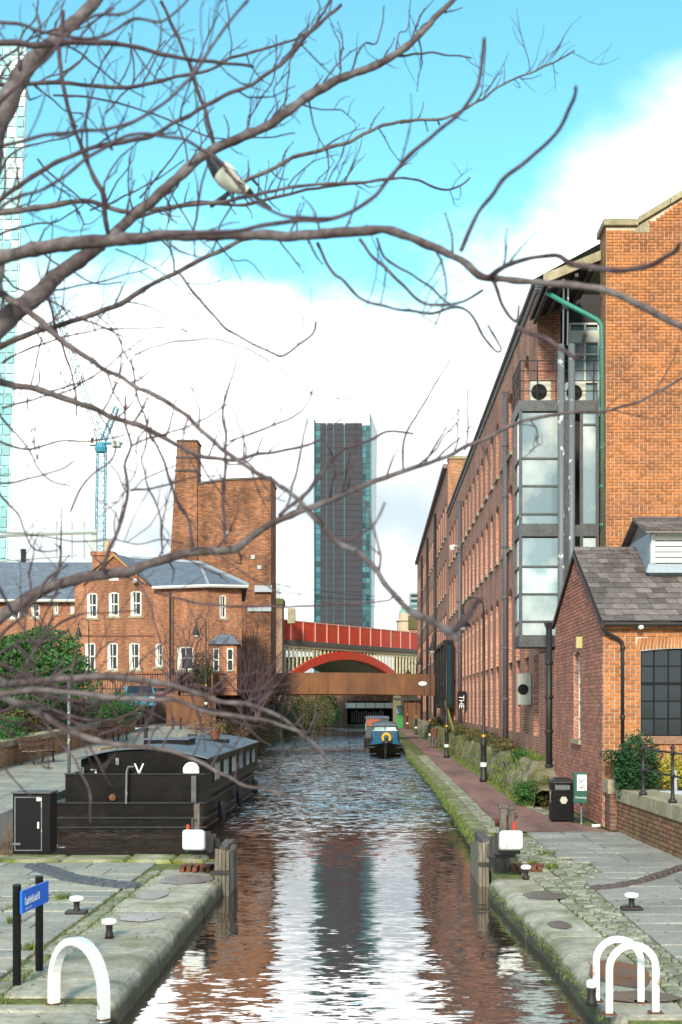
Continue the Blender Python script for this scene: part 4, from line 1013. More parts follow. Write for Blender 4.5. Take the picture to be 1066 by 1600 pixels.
# shrubs on terrace
def shrub(name, c, rr, n, size, m, label, group='shrubs', seed=1, m2=None, cat='shrub', core=True, stemm=None):
    t = thing(name, (c[0],c[1],c[2]-rr[2]), label, cat, group)
    o = leaves('foliage', c, rr, n, size, m, t, seed)
    q = MB(); q.tube([(c[0],c[1],c[2]-rr[2]-.1),(c[0]+.03,c[1],c[2])], [.05,.03], 6); 
    for k in range(5): a = k*1.25; q.tube([(c[0],c[1],c[2]-rr[2]*.6),(c[0]+math.cos(a)*rr[0]*.7,c[1]+math.sin(a)*rr[1]*.7,c[2]+rr[2]*.4)], [.03,.01], 4)
    q.build('stem', BARK, t)
    return t
c = P(985,1197,28.0); shrub('evergreen_shrub', (c.x+.05,27.9,1.42), (.62,.6,.62), 7000, .07, BUSHD, 'round dark green shrub behind the railing below the grid window', 'shrubs on the brick terrace', 1)
shrub('yellow_shrub', (6.85,28.2,1.28), (.75,.5,.42), 5000, .06, BUSHY, 'yellow green variegated shrub under the grid window sill', 'shrubs on the brick terrace', 2)
shrub('yellow_shrub', (5.62,28.75,1.5), (.2,.15,.22), 400, .06, BUSHY, 'small tuft of yellow leaves at the outhouse corner', 'shrubs on the brick terrace', 4)

# ================================================================ MILL
ML = thing('brick_mill', (5.3,37.5,0), 'long four storey brick warehouse with tall arched windows along the towpath', 'building')
mX = 5.3; mY0, mY1 = 37.6, 92.0; mZ = 16.45
wins = []
k = 0
while True:
    yc = 41.9+2.65*k
    if yc > mY1-1.2: break
    wins.append(yc); k += 1
holes = []
for i, yc in enumerate(wins):
    a0, a1 = (yc-.65)-mY0, (yc+.65)-mY0
    holes.append((a0,a1,1.75,7.3,.25))
    if yc > 43: holes.append((a0,a1,8.85,11.35,.22)); holes.append((a0,a1,12.5,14.9,.22))
q = MB()
# facade split: low part whole length, upper part only beyond the recess
lowh = [h for h in holes if h[3] < 8]; hiH = [(h[0]-4.0,h[1]-4.0,h[2],h[3],h[4]) for h in holes if h[3] > 8]
wall(q, (mX,mY0+4,4.4),(0,1,0),(-1,0,0), mY1-mY0-4, 4.4, 8.0, [(h[0]-4,h[1]-4,4.4,h[3],h[4]) for h in lowh if h[0]-4 > 0], .36)
wall(q, (mX,mY0,0),(0,1,0),(-1,0,0), mY1-mY0, 0, 4.4, [(h[0],h[1],h[2],4.4,0) for h in lowh], .36)
wall(q, (mX,mY0+4.0,8.0),(0,1,0),(-1,0,0), mY1-mY0-4.0, 8.0, mZ, hiH, .36)
# return wall at recess (faces camera), front of the facade below the bay
wall(q, (mX,41.6,4),(1,0,0),(0,-1,0), .75, 4, mZ, [], .2)
wall(q, (mX,37.6,0),(1,0,0),(0,-1,0), 1.5, 0, 4.4, [], .2)
q.quad((mX,92,0),(20,92,0),(20,92,16),(mX,92,16))
q.build('wall', BR_M, ML)
winq = MB(); winq.box(0,.06,-.65,.65,0,1); 
def winmesh(h, rise):
    f = MB()
    for y in (-.65,-.02,.60): f.box(0,.05,y,y+.05,0,h)
    n = max(2, round(h/1.2))
    for k in range(n+1): f.box(.003,.045,-.6,.6,h*k/n-.025 if k else 0,min(h,h*k/n+.025))
    g = MB(); g.quad((.03,-.65,0),(.03,.65,0),(.03,.65,h),(.03,-.65,h))
    fo = f.build('frame', WFRAME); go = g.build('window', GLASS, fix=False)
    a, b_ = fo.data, go.data; bpy.data.objects.remove(fo); bpy.data.objects.remove(go); return a, b_
wm1 = winmesh(5.3,.25); wm2 = winmesh(2.3,.2)
sl = MB(); sl.box(-.10,.34,-.74,.74,-.14,-.003); slo = sl.build('sill', mat('sill_sandstone',(.30,.25,.19),.85)); slm = slo.data; bpy.data.objects.remove(slo)
def add_win(yc, z, wm_, sill=True, X=mX, par=ML):
    o = inst(wm_[1], 'window', par, (X+.30,yc,z)); f = bpy.data.objects.new('frame', wm_[0]); COL.objects.link(f); f.parent = o
    if sill: s1 = bpy.data.objects.new('sill', slm); COL.objects.link(s1); s1.parent = o; s1.location = (-.30,0,0)
for yc in wins:
    add_win(yc, 1.76, wm1, False)
    if yc > 43: add_win(yc, 8.86, wm2); add_win(yc, 12.51, wm2)
# cornice, roof
q = MB(); q.box(mX-.14,mX+.1,41.6,92,mZ+.002,mZ+.16); q.box(mX-.06,mX+.1,41.55,92,mZ-.3,mZ-.003); q.build('cornice', SLATE, ML)
q = MB(); q.add([(mX-.1,41.6,mZ+.17),(mX-.1,92,mZ+.17),(12,92,20.3),(12,41.6,20.3)], [(0,1,2,3)]); q.add([(12,41.6,20.3),(12,92,20.3),(19,92,mZ),(19,41.6,mZ)], [(0,1,2,3)]); q.build('roof', SLATEF, ML)
# gable front
gY = 37.0; gX = 6.7
gl = [(gX,0),(gX,16.6),(7.55,16.6),(12.2,19.4),(16.8,16.6),(17.6,16.6),(17.6,0)]
q = MB(); q.prism(gl, gY, gY+1.0); q.build('gable_wall', BR_O, ML)
q = MB(); q.prism([(gX+.001,4.5),(gX+.001,16.58),(7.55,16.58),(9.7,17.88),(9.7,4.5)], gY-.004, gY-.002); q.build('mortar_bed', MORT, ML)
def in_g(a, z, a0, a1):
    X = gX+a; return z < (16.6 if X < 7.55 else 16.6+(X-7.55)*.602)-.12
brick_field(ML, (gX,gY-.004,0),(1,0,0),(0,-1,0), 3.0, 5.6, 18, in_g, BRICK, 300, key=lambda c: (-c[2] if c[0] < 2.3 else 99))
q = MB(); q.box(gX-.09,7.62,gY-.12,gY+1.1,16.602,16.80); q.build('coping_block', SAND, ML, bevel=.02)
q = MB(); q.prism([(7.45,16.42),(7.62,16.602),(7.95,16.82),(7.95,16.42)], gY-.03, gY-.005); q.build('kneeler_stone', SAND, ML)
dx, dz = 12.2-7.55, 2.8
for k in range(5):
    a0 = k/5; a1 = (k+.985)/5; q = MB(); X0_ = 7.622+dx*a0; X1_ = 7.622+dx*a1; z0 = 16.66+dz*a0; z1 = 16.66+dz*a1
    q.prism([(X0_,z0),(X1_,z1),(X1_,z1+.2),(X0_,z0+.2)], gY-.12, gY+1.1); q.build('coping_block', SAND, ML, bevel=.02)
# recess: back wall, roof, soffit
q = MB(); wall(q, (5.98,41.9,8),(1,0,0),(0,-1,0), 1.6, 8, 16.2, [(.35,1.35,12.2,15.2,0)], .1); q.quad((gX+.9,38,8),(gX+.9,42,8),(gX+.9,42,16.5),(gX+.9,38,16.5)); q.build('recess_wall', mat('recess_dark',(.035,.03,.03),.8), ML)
q = MB(); q.box(6.40,7.3,41.93,41.99,12.25,15.15); rw = q.build('window', GLASSB, ML)
q = MB()
for x in (6.36,6.86,7.3): q.box(x,x+.06,41.84,41.9,12.2,15.2)
for z in (12.2,13.3,14.2,14.6,15.2): q.box(6.36,7.36,41.83,41.895,z,z+.06)
q.box(6.38,7.3,41.80,41.825,14.62,15.0); q.build('frame', WFRAME, rw)
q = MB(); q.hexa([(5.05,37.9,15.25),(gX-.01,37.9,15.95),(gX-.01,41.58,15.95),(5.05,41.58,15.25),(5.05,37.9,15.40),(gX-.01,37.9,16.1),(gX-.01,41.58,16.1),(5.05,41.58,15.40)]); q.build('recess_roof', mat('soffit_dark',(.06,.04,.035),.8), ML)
q = MB(); q.hexa([(5.0,37.8,15.22),(gX-.01,37.8,15.92),(gX-.01,37.89,15.92),(5.0,37.89,15.22),(5.0,37.8,15.50),(gX-.01,37.8,16.2),(gX-.01,37.89,16.2),(5.0,37.89,15.50)]); q.build('eaves_board', SAND, ML)
for k in range(4):
    x = 5.15+k*.4; z = 15.2+(x-5.05)*.42; q = MB(); q.box(x,x+.1,37.92,41.5,z-.12,z-.01); q.build('rafter', WOOD, ML)
# glazed bay
BX0, BX1, BY0, BY1 = 4.30, gX-.03, 38.0, 39.4
BZ = [4.5, 7.75, 11.5]   # bottoms of beams
bay = MB()
bay.box(BX0,BX1,BY0,BY1,4.5,4.8); bay.box(BX0,BX1,BY0,BY1,7.78,8.12); bay.box(BX0,BX1,BY0,BY1,11.5,11.82)
for x in (BX0, BX0+.12+1.02+.05, BX0+1.55, BX1-.09): bay.box(x+.001,x+.09,BY0+.004,BY0+.1,4.8,11.5)
bay.box(BX0+1.28,BX0+1.55,BY0+.02,BY0+.1,4.8,11.5)
bay.box(BX0+.003,BX0+.1,BY1-.1,BY1-.003,4.8,11.5); bay.box(BX0+.91+.9,BX0+1.9,BY0+.004,BY0+.1,4.8,11.5)
bayo = bay.build('glazed_bay', STEELG, ML)
def pz(y): return 2.8-(y-1100)*.019
rowsL = [(11.48,pz(716)),(pz(716),pz(759)),(pz(759),pz(803)),(pz(803),8.13),(7.76,pz(885)),(pz(885),pz(928)),(pz(928),pz(971)),(pz(971),4.82)]
for (zt, zb) in rowsL:
    q = MB(); q.quad((BX0+.1,BY0+.05,zb+.03),(BX0+1.19,BY0+.05,zb+.03),(BX0+1.19,BY0+.05,zt-.03),(BX0+.1,BY0+.05,zt-.03)); q.build('pane', GLASSB, bayo, fix=False)
    q = MB(); q.box(BX0+.092,BX0+1.185,BY0+.01,BY0+.08,zb-.028,zb+.028); q.build('transom', STEELG, bayo)
    q = MB(); q.quad((BX0+.05,BY0+.1,zb+.03),(BX0+.05,BY1-.1,zb+.03),(BX0+.05,BY1-.1,zt-.03),(BX0+.05,BY0+.1,zt-.03)); q.build('pane', GLASSB, bayo, fix=False)
    q = MB(); q.box(BX0+.01,BX0+.08,BY0+.11,BY1-.11,zb-.028,zb+.028); q.build('transom', STEELG, bayo)
for (zt, zb) in [(11.48,pz(663)),(pz(663),8.13),(7.76,pz(858)),(pz(858),4.82)]:
    q = MB(); q.quad((BX0+1.9,BY0+.05,zb+.03),(BX1-.09,BY0+.05,zb+.03),(BX1-.09,BY0+.05,zt-.03),(BX0+1.9,BY0+.05,zt-.03)); q.build('pane', GLASSB, bayo, fix=False)
    q = MB(); q.box(BX0+1.9,BX1-.09,BY0+.01,BY0+.08,zb-.028,zb+.028); q.build('transom', STEELG, bayo)
q = MB(); q.box(BX0+.3,BX0+.85,BY0+.3,BY0+.7,5.2,5.55); q.build('stored_box', TAN, bayo)
# steel poles
for x, y in ((P(877,0,37.4).x,37.4),(P(893,0,37.4).x,37.35)):
    q = MB(); q.tube([(x,y,0),(x,y,13.3)], .10, 12); q.build('support_pole', GALV, ML, smooth=True)
for x in (880,887):
    a = P(x,540,37.5); c = P(x+1,445,38.2); q = MB(); q.tube([a,c], .025, 6); q.build('tie_rod', GALV, ML)
# balcony railing
q = MB()
for z in (12.1,12.4,12.7,13.0): q.tube([(BX0+.03,BY1+.8,z),(BX0+.03,BY0+.03,z),(BX1,BY0+.03,z)], .016, 6)
for x in (BX0+.03,BX0+.55,BX0+1.1,BX0+1.65,BX1-.15): q.tube([(x,BY0+.03,11.82),(x,BY0+.03,13.02)], .02, 6)
for k in range(5): q.tube([(BX0+.03,BY0+.3+k*.42,11.82),(BX0+.03,BY0+.3+k*.42,13.02)], .02, 6)
q.box(BX0,BX0+.1,BY1,BY1+.85,11.5,11.82); q.build('balcony_railing', IRON, ML)
# ac units
def acunit(x0, x1, y0, y1, z0, z1, label, side='y'):
    t = thing('air_conditioner', (x0,y0,z0), label, 'air conditioner', 'air conditioning units on the warehouse')
    q = MB(); q.box(x0,x1,y0,y1,z0+.05,z1); q.build('casing', mat('ac_casing',(.50,.49,.42),.5,var=.08), t, bevel=.015)
    q = MB(); q.box(x0+.05,x0+.1,y0+.02,y1-.02,z0,z0+.049); q.box(x1-.1,x1-.05,y0+.02,y1-.02,z0,z0+.049); q.build('foot', IRON, t)
    c = ((x0+x1)/2-.05, y0-.008, (z0+z1)/2+.02); rr_ = min(x1-x0, z1-z0)*.38
    q = MB(); n = 20; q.add([(c[0]+rr_*math.cos(2*math.pi*k/n), c[1], c[2]+rr_*math.sin(2*math.pi*k/n)) for k in range(n)], [tuple(range(n))]); q.build('fan_opening', mat('dark_inside',(.015,.013,.012),.9), t)
    q = MB()
    for f_ in (.33,.66,1): q.tube([(c[0]+rr_*f_*math.cos(2*math.pi*k/n), c[1]-.012, c[2]+rr_*f_*math.sin(2*math.pi*k/n)) for k in range(n+1)], .006, 4)
    q.build('fan_grille', IRON, t)
a = P(829,617,38.6)
acunit(P(829,0,38.6).x,P(861,0,38.6).x,38.6,38.95,11.83,12.55,'cream air conditioner with round fan, left one on the bay balcony')
acunit(P(884,0,38.6).x,P(916,0,38.6).x,38.6,38.95,11.83,12.5,'cream air conditioner behind the steel poles, right one on the bay balcony')
acunit(4.82,5.28,43.0,43.35,2.72,3.82,'tall white air conditioner bracketed to the wall below the glazed bay')
# pipes on mill
def pipe(par, pts, r_, m, nm='downpipe', hopper=None, collars=()):
    q = MB(); q.tube(pts, r_, 8); o = q.build(nm, m, par, smooth=True)
    if hopper: q = MB(); x, y, z = hopper; q.hexa([(x-.07,y-.07,z-.2),(x+.07,y-.07,z-.2),(x+.07,y+.07,z-.2),(x-.07,y+.07,z-.2),(x-.14,y-.14,z),(x+.14,y-.14,z),(x+.14,y+.14,z),(x-.14,y+.14,z)]); q.build('hopper', m, o)
    if collars:
        q = MB()
        for z in collars: q.lathe(pts[0][0],pts[0][1],[(r_*1.3,z-.05),(r_*1.35,z),(r_*1.3,z+.05)],8)
        q.build('pipe_collar', m, o)
    return o
PIPEG = mat('grey_pipe', (.10,.095,.11), .5, var=.2)
pipe(ML, [(5.17,50.5,1.4),(5.17,50.5,14.9)], .11, PIPEG, hopper=(5.17,50.5,15.1), collars=(3,5,7,9,11,13))
pipe(ML, [(5.17,77.6,1.0),(5.17,77.6,14.9)], .13, PIPEG, hopper=(5.17,77.6,15.1), collars=(3,6,9,12))
pipe(ML, [(5.08,37.2,0),(5.08,37.2,5.0)], .09, IRON, hopper=(5.08,37.2,5.15), collars=(1,2,3,4))
pipe(ML, [P(852,448,41), P(856,458,38.4), P(880,472,37.75), P(915,490,37.7), P(934,500,37.65), P(940,508,37.6), P(941,530,37.6), P(944,885,37.6)], .075, GREENP)
pipe(ML, [P(850,445,41.3)+Vector((-.2,0,0)), P(862,443,38.5)], .11, GREENP, 'gutter_end')
q = MB()
for yy in (545,590,640,700,760,820): p = P(942,yy,37.6); q.lathe(p.x,p.y,[(.09,p.z-.04),(.1,p.z),(.09,p.z+.04)],8)
q.build('pipe_collar', GREENP, ML)
# cctv
t = thing('security_camera', (5.0,77,9), 'white domed security camera bracketed to the grey downpipe of the warehouse', 'camera')
a = P(707,857,77); q = MB(); q.ell((a.x,77,a.z),(.16,.16,.14)); q.lathe(a.x,77,[(.17,a.z+.03),(.2,a.z+.1),(.1,a.z+.2)],10); q.tube([(a.x,77,a.z+.2),(a.x+.3,77.2,a.z+.18),(5.15,77.5,a.z)], .04, 6); q.build('camera_dome', WHITE, t, smooth=True)
# sign box hanging
t = thing('hanging_sign', (5.0,74,2.5), 'black box sign with white vertical lettering on the grey downpipe', 'sign')
A = P(715,1080,74); B = P(729,1108,74); q = MB(); q.box(A.x,B.x,74,74.2,B.z,A.z); q.build('sign_box', BLACK, t, bevel=.01)
text('THE', .42, ((A.x+B.x)/2-.04,73.99,(A.z+B.z)/2-.1), (rad(90),rad(90),0), TEXTW, t)
q = MB(); q.box(B.x,B.x+.1,74,74.12,B.z+.8,B.z+.9); q.build('bracket', IRON, t)
# second mill
M2 = thing('second_mill', (5.3,92,0), 'taller brick warehouse beyond, behind the first along the towpath', 'building')
q = MB(); holes = []; w2s = []; yc = 95
while yc < 156:
    for (a, b_) in ((2,5),(6.6,9.6),(11,13.6),(15.2,17.8)): holes.append((yc-.7-92,yc+.7-92,a,b_,.22))
    w2s.append(yc); yc += 3.1
wall(q, (mX,92.005,0),(0,1,0),(-1,0,0), 66, 0, 20.0, holes, .36)
q.quad((mX,92.005,16),(20,92.005,16),(20,92.005,20.0),(mX,92.005,20.0)); q.quad((mX,158,0),(20,158,0),(20,158,20),(mX,158,20)); q.quad((mX,92.005,20.0),(20,92.005,20),(20,158,20),(mX,158,20))
q.build('wall', BR_M, M2)
q = MB(); q.box(mX+.05,mX+1.6,91.9,93.2,16.9,20.4); q.build('parapet_pier', BR_O, M2)
q = MB(); q.box(mX-.0,mX+1.7,91.8,93.3,20.402,20.6); q.build('pier_cap', SAND, M2)
q = MB(); q.box(mX-.3,mX+.1,93.31,158.2,20.003,20.3); q.build('cornice', SLATE, M2)
wm3 = winmesh(2.9,.2)
for yc in w2s:
    for z in (2,6.6,11,15.2): add_win(yc, z+.01, wm3, z > 3, par=M2)
for y in (109,125,140): pipe(M2, [(5.17,y,0),(5.17,y,18.8)], .12, IRON, hopper=(5.17,y,19))
# porch where footbridge enters
t = thing('entrance_porch', (5.0,88,0), 'black steel framed glazed porch where the rusty footbridge meets the warehouse', 'porch')
q = MB(); x0, x1, y0, y1, z0, z1 = 4.55, 5.25, 84, 96.4, 2.5, 7.0
q.box(x0,x1,y0,y1,z1-.25,z1); q.box(x0,x1,y0,y1,z0,z0+.3)
for y in (y0,y0+4,y0+8,y1-.25): q.box(x0+.001,x0+.2,y,y+.25,z0+.3,z1-.25)
q.box(x1-.2,x1-.001,y0,y0+.25,z0+.3,z1-.25); q.build('porch_frame', BLACK, t)
for k in range(3): q = MB(); q.quad((x0+.1,y0+.25+k*4,z0+.3),(x0+.1,y0+4+k*4,z0+.3),(x0+.1,y0+4+k*4,z1-.25),(x0+.1,y0+.25+k*4,z1-.25)); q.build('pane', GLASS, t, fix=False)
q = MB(); q.quad((x0+.2,y0+.1,z0+.3),(x1-.2,y0+.1,z0+.3),(x1-.2,y0+.1,z1-.25),(x0+.2,y0+.1,z1-.25)); q.build('pane', GLASST, t, fix=False)
q = MB(); q.hexa([(4.6,75,.9),(4.7,75,.9),(4.7,83.8,2.6),(4.6,83.8,2.6),(4.6,75,1.3),(4.7,75,1.3),(4.7,83.8,3.0),(4.6,83.8,3.0)]); q.build('stair_stringer', mat('olive_paint',(.30,.27,.06),.6), t)
# lamps
def lamp(x, y, label, s_=1.0, z=0.0, left=1, group='swan neck lamp posts along the towpath'):
    t = thing('street_lamp', (x,y,z), label, 'street lamp', group)
    q = MB(); q.lathe(x,y,[(.15*s_,z),(.15*s_,z+.12),(.11*s_,z+.2),(.105*s_,z+1.3*s_),(.13*s_,z+1.34*s_),(.07*s_,z+1.42*s_),(.055*s_,z+3*s_),(.045*s_,z+6.15*s_)],10); q.build('post', IRON, t, smooth=True)
    r_ = .37*s_; top = z+6.15*s_; pts = [(x,y,top)]+[(x-left*(r_-r_*math.cos(math.pi*k/10)),y,top+r_*math.sin(math.pi*k/10)+.1) for k in range(11)]+[(x-left*2*r_,y,top-.12)]
    q = MB(); q.tube(pts, .026*s_, 8); q.build('neck', IRON, t, smooth=True)
    hx = x-left*2*r_; q = MB(); q.lathe(hx,y,[(.03,top-.05),(.07,top-.14),(.09,top-.26),(.13,top-.36),(.25*s_,top-.50),(.27*s_,top-.55),(.2,top-.55)],14); q.build('lamp_shade', IRON, t, smooth=True)
    q = MB(); q.ell((hx,y,top-.58),(.15,.15,.13)); q.build('globe', mat('lamp_globe',(.55,.58,.6),.1,spec=.8), t, smooth=True)
    q = MB(); q.lathe(x,y,[(.118*s_,z+1.45*s_-.9),(.118*s_,z+1.45*s_-.75)],10); q.build('sticker_band', WHITE_W, t)
    q = MB(); q.lathe(x,y,[(.072*s_,z+1.62*s_),(.070*s_,z+1.70*s_)],10); q.build('yellow_band', YELO, t)
    return t
lamp(3.93,46,'nearest black swan neck lamp post on the towpath, covered in stickers')
lamp(3.77,66.7,'second black swan neck lamp post on the towpath, counting from the lock')
lamp(3.98,91,'third black swan neck lamp post on the towpath, just before the rusty footbridge')
lamp(3.85,118,'fourth swan neck lamp post seen beyond the rusty footbridge')
lamp(3.75,145,'farthest small lamp post on the towpath beyond the footbridge')
t = thing('waste_basket', (4.0,86,0), 'small rusty brown waste basket beside the towpath near the third lamp', 'waste basket')
q = MB(); q.lathe(3.92,84,[(.22,.5),(.26,1.2)],12); q.build('basket', RUSTY, t); q = MB(); q.tube([(3.92,84,0),(3.92,84,.5)], .05, 6); q.build('post', IRON, t)
q = MB()
for k in range(5): q.box(3.3+k*.18,3.45+k*.18,82+R.uniform(-.3,.3),82.3,0.02,.35+R.uniform(0,.5))
q.build('sacks', WOOD, t, bevel=.03)
# ---- rock retaining wall between towpath and mill
mb = MB(); nyy = 150; nz_ = 12; vs_ = []
for i in range(nyy+1):
    y = 34.6+(150-34.6)*(i/nyy)**1.25
    hgt = 1.15+.25*noise.noise(Vector((y*.2,0,0)))+.1*noise.noise(Vector((y*1.1,0,0)))
    if y < 38: hgt *= .45+.55*(y-34.6)/3.4
    for j in range(nz_+1):
        f = j/nz_; z = -.05+hgt*min(1,f*1.35)
        x = 4.28 + (.55*f**1.6)*1.0 + (0 if f < .74 else (f-.74)*2.2)
        d = .20*noise.noise(Vector((0,y*.9,z*1.5)))+.08*noise.noise(Vector((3,y*2.6,z*4)))
        vs_.append((min(x-d,5.32), y, z+.06*noise.noise(Vector((x*3,y*2,7)))*(f>.7)))
fs = [(i*(nz_+1)+j, i*(nz_+1)+j+1, (i+1)*(nz_+1)+j+1, (i+1)*(nz_+1)+j) for i in range(nyy) for j in range(nz_)]
mb.add(vs_, fs); rk = tag(mb.build('rock_bank', ROCK, smooth=True), 'mossy sandstone rock face between the towpath and the warehouse', 'rock face')
mb = MB()
for i in range(3300):
    y = 35+(1-rg.random()**.6)*0+ (rg.random()**1.6)*75; f = rg.random(); z = (1.0+.2*noise.noise(Vector((y*.2,0,0))))*(1 if f < .62 else rg.random())
    if y < 38: z *= .5
    x = 4.9+rg.random()*.4 if f < .62 else 4.22+z*.35
    tuft(mb, x, y, z, 5, .22*(1 if f < .62 else .6), .08)
for i in range(900):
    y = 35+(rg.random()**1.5)*60; tuft(mb, 4.2+rg.uniform(-.1,.08), y, 0, 8, .10, .07)
stuff(mb.build('bank_grass', GRASS, rk, fix=False))
for i in range(1):
    pass
shrub('grass_tussock', (4.05+.15,35.2,.32), (.36,.45,.34), 2600, .07, BUSH, 'bright green leafy clump at the foot of the rock bank beside the bin', 'plants on the rock bank', 21)
shrub('mossy_boulder', (4.62,35.4,.38), (.42,.6,.38), 2500, .06, BUSHO, 'olive mossy mound between the green clump and the bin', 'plants on the rock bank', 22)
shrub('leafy_plant', (4.75,41.5,1.1), (.3,.6,.25), 1500, .07, BUSH, 'small bright plant growing high on the rock bank', 'plants on the rock bank', 23)
for k, (y, z) in enumerate(((48,1.15),(56,1.25),(63,1.2),(72,1.25),(80,1.3),(100,1.4))):
    shrub('bank_bush', (4.85,y,z), (.38,2.6,.38), 2600, .10, BUSHO, ['low green bush on the rock bank just behind the nearest lamp','olive bush on the rock bank between first and second lamps','low green bush on the rock bank before the second lamp','olive bush on the rock bank beyond the second lamp','green bush on the rock bank below the porch','olive bush on the bank beyond the rusty footbridge'][k], 'plants on the rock bank', 30+k)
# moss fringe on right canal edge
mb = MB()
for i in range(1500):
    y = 22.2+rg.random()**1.5*50; tuft(mb, redge(y)+rg.uniform(-.03,.10), y, -.02-rg.random()*.16, 7, .07, .05)
for i in range(500):
    y = 11+rg.random()*9.5; tuft(mb, redge(y)+rg.uniform(.0,.05), y, -.08-rg.random()*.12, 6, .035, .04)
stuff(mb.build('edge_moss', GRASS, fix=False))

# ================================================================ FOOTBRIDGE
FB = thing('footbridge', (-3,97,0), 'rust brown steel footbridge spanning the canal to the warehouse', 'footbridge')
n = 12; x0, x1 = -12.2, 5.25
for k in range(n):
    a, c = x0+(x1-x0)*k/n, x0+(x1-x0)*(k+1)/n-.03
    f = lambda x: .18*(1-((x-(-3.5))/9)**2)
    q = MB(); q.hexa([(a,96.8,3.38+f(a)),(c,96.8,3.38+f(c)),(c,96.95,3.38+f(c)),(a,96.95,3.38+f(a)),(a,96.8,5.0+f(a)),(c,96.8,5.0+f(c)),(c,96.95,5.0+f(c)),(a,96.95,5.0+f(a))]); q.build('steel_panel', RUST, FB)
    q = MB(); q.hexa([(a,98.9,3.38+f(a)),(c,98.9,3.38+f(c)),(c,99.05,3.38+f(c)),(a,99.05,3.38+f(a)),(a,98.9,5.0+f(a)),(c,98.9,5.0+f(c)),(c,99.05,5.0+f(c)),(a,99.05,5.0+f(a))]); q.build('steel_panel', RUST, FB)
q = MB(); q.box(x0,x1,96.96,98.89,3.45,3.65); q.build('deck', RUST, FB)
q = MB(); q.box(-12.0,-10.6,97.0,98.8,1.2,3.44); q.build('abutment', RUST, FB)
for k in range(8):
    f0, f1 = k/8, (k+.98)/8; X0_, X1_ = -8.75-.75*f0, -8.75-.75*f1; Y0_, Y1_ = 69.5+27.2*f0, 69.5+27.2*f1; zt0, zt1 = 4.42+.68*f0, 4.42+.68*f1; zb0, zb1 = 3.25+.25*f0, 3.25+.25*f1
    for dx_ in (0, -1.9):
        q = MB(); q.hexa([(X0_+dx_-.1,Y0_,zb0),(X0_+dx_,Y0_,zb0),(X1_+dx_,Y1_,zb1),(X1_+dx_-.1,Y1_,zb1),(X0_+dx_-.1,Y0_,zt0),(X0_+dx_,Y0_,zt0),(X1_+dx_,Y1_,zt1),(X1_+dx_-.1,Y1_,zt1)]); q.build('steel_panel', RUST, FB)
q = MB(); q.hexa([(-10.5,69.5,3.28),(-8.9,69.5,3.28),(-9.6,96.7,3.52),(-11.3,96.7,3.52),(-10.5,69.5,3.4),(-8.9,69.5,3.4),(-9.6,96.7,3.64),(-11.3,96.7,3.64)]); q.build('ramp_deck', RUST, FB)
q = MB(); q.prism([(3.65+.32*math.cos(k*math.pi/8), 4.35+.16*math.sin(k*math.pi/8)) for k in range(16)], 96.74, 96.79); q.build('oval_plate', TEXTW, FB)
text('BRIDGE', .12, (3.65,96.73,4.35), (rad(90),0,0), TEXTK, FB) if False else None
# dark wall under the ramp
q = MB(); q.box(-11.2,-8.55,69.0,69.3,1.2,3.25); tag(q.build('timber_wall', RUST), 'dark brown low wall closing the end of the left towpath', 'wall')

# ================================================================ VIADUCT
VD = thing('railway_viaduct', (-9.9,139,0), 'red and cream iron arch railway bridge beyond the footbridge', 'viaduct')
V0 = Vector((-9.9,139,0)); V1 = Vector((7.0,166.8,0)); vu = (V1-V0).normalized(); vnn = Vector((vu.y,-vu.x,0)); VL = (V1-V0).length
if vnn.y > 0: vnn = -vnn
def vb(mb, a0, a1, z0, z1, k0, k1, z0b=None, z1b=None, **kw):
    z0b = z0 if z0b is None else z0b; z1b = z1 if z1b is None else z1b
    p = lambda a, k, z: Vector(((V0+vu*a+vnn*k).x, (V0+vu*a+vnn*k).y, z))
    mb.hexa([p(a0,k0,z0),p(a1,k0,z0b),p(a1,k1,z0b),p(a0,k1,z0),p(a0,k0,z1),p(a1,k0,z1b),p(a1,k1,z1b),p(a0,k1,z1)], **kw)
npan = 14
for k in range(npan):
    a0 = -1+(VL+1)*k/npan; a1 = -1+(VL+1)*(k+1)/npan
    q = MB(); vb(q, a0+.05, a1-.06, 9.78, 11.85, 0, -.15); q.build('parapet_panel', REDP, VD)
    q = MB(); vb(q, a0-.06, a0+.06, 9.78, 12.0, .12, -.14); q.build('parapet_post', mat('pale_red',(.62,.30,.25),.6), VD)
    q = MB(); vb(q, a0+.05, a1-.05, 11.86, 12.0, .06, -.14); q.build('parapet_rail', mat('pale_red',(.62,.30,.25),.6), VD)
q = MB(); vb(q, -1, VL, 9.3, 9.77, .35, -9); q.build('deck', mat('deck_grey',(.10,.10,.10),.7), VD)
q = MB(); vb(q, -1, VL, 9.0, 9.29, .15, -.2); q.build('cream_beam', CREAM, VD)
cu_, hs, zt, Rr = 13.1, 13.0, 8.95, 27.0
def az(a, R_, ztop): 
    d = abs(a-cu_); return ztop - (R_ - math.sqrt(max(0, R_*R_-d*d)))
q = MB(); nseg = 28
for i in range(nseg):
    a0 = cu_-hs+2*hs*i/nseg; a1 = cu_-hs+2*hs*(i+1)/nseg
    vb(q, a0, a1, az(a0,Rr,zt)-.95, az(a0,Rr,zt), .25, -.3, az(a1,Rr,zt)-.95, az(a1,Rr,zt))
q.build('arch_rib', REDP, VD)
q = MB()
for i in range(nseg):
    a0 = cu_-hs+2*hs*i/nseg; a1 = cu_-hs+2*hs*(i+1)/nseg
    vb(q, a0, a1, az(a0,Rr,zt)-1.05, az(a0,Rr,zt)-.5, -.31, -9, az(a1,Rr,zt)-1.05, az(a1,Rr,zt)-.5)
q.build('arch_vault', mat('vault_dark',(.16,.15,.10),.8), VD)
k = 0; a = -.4
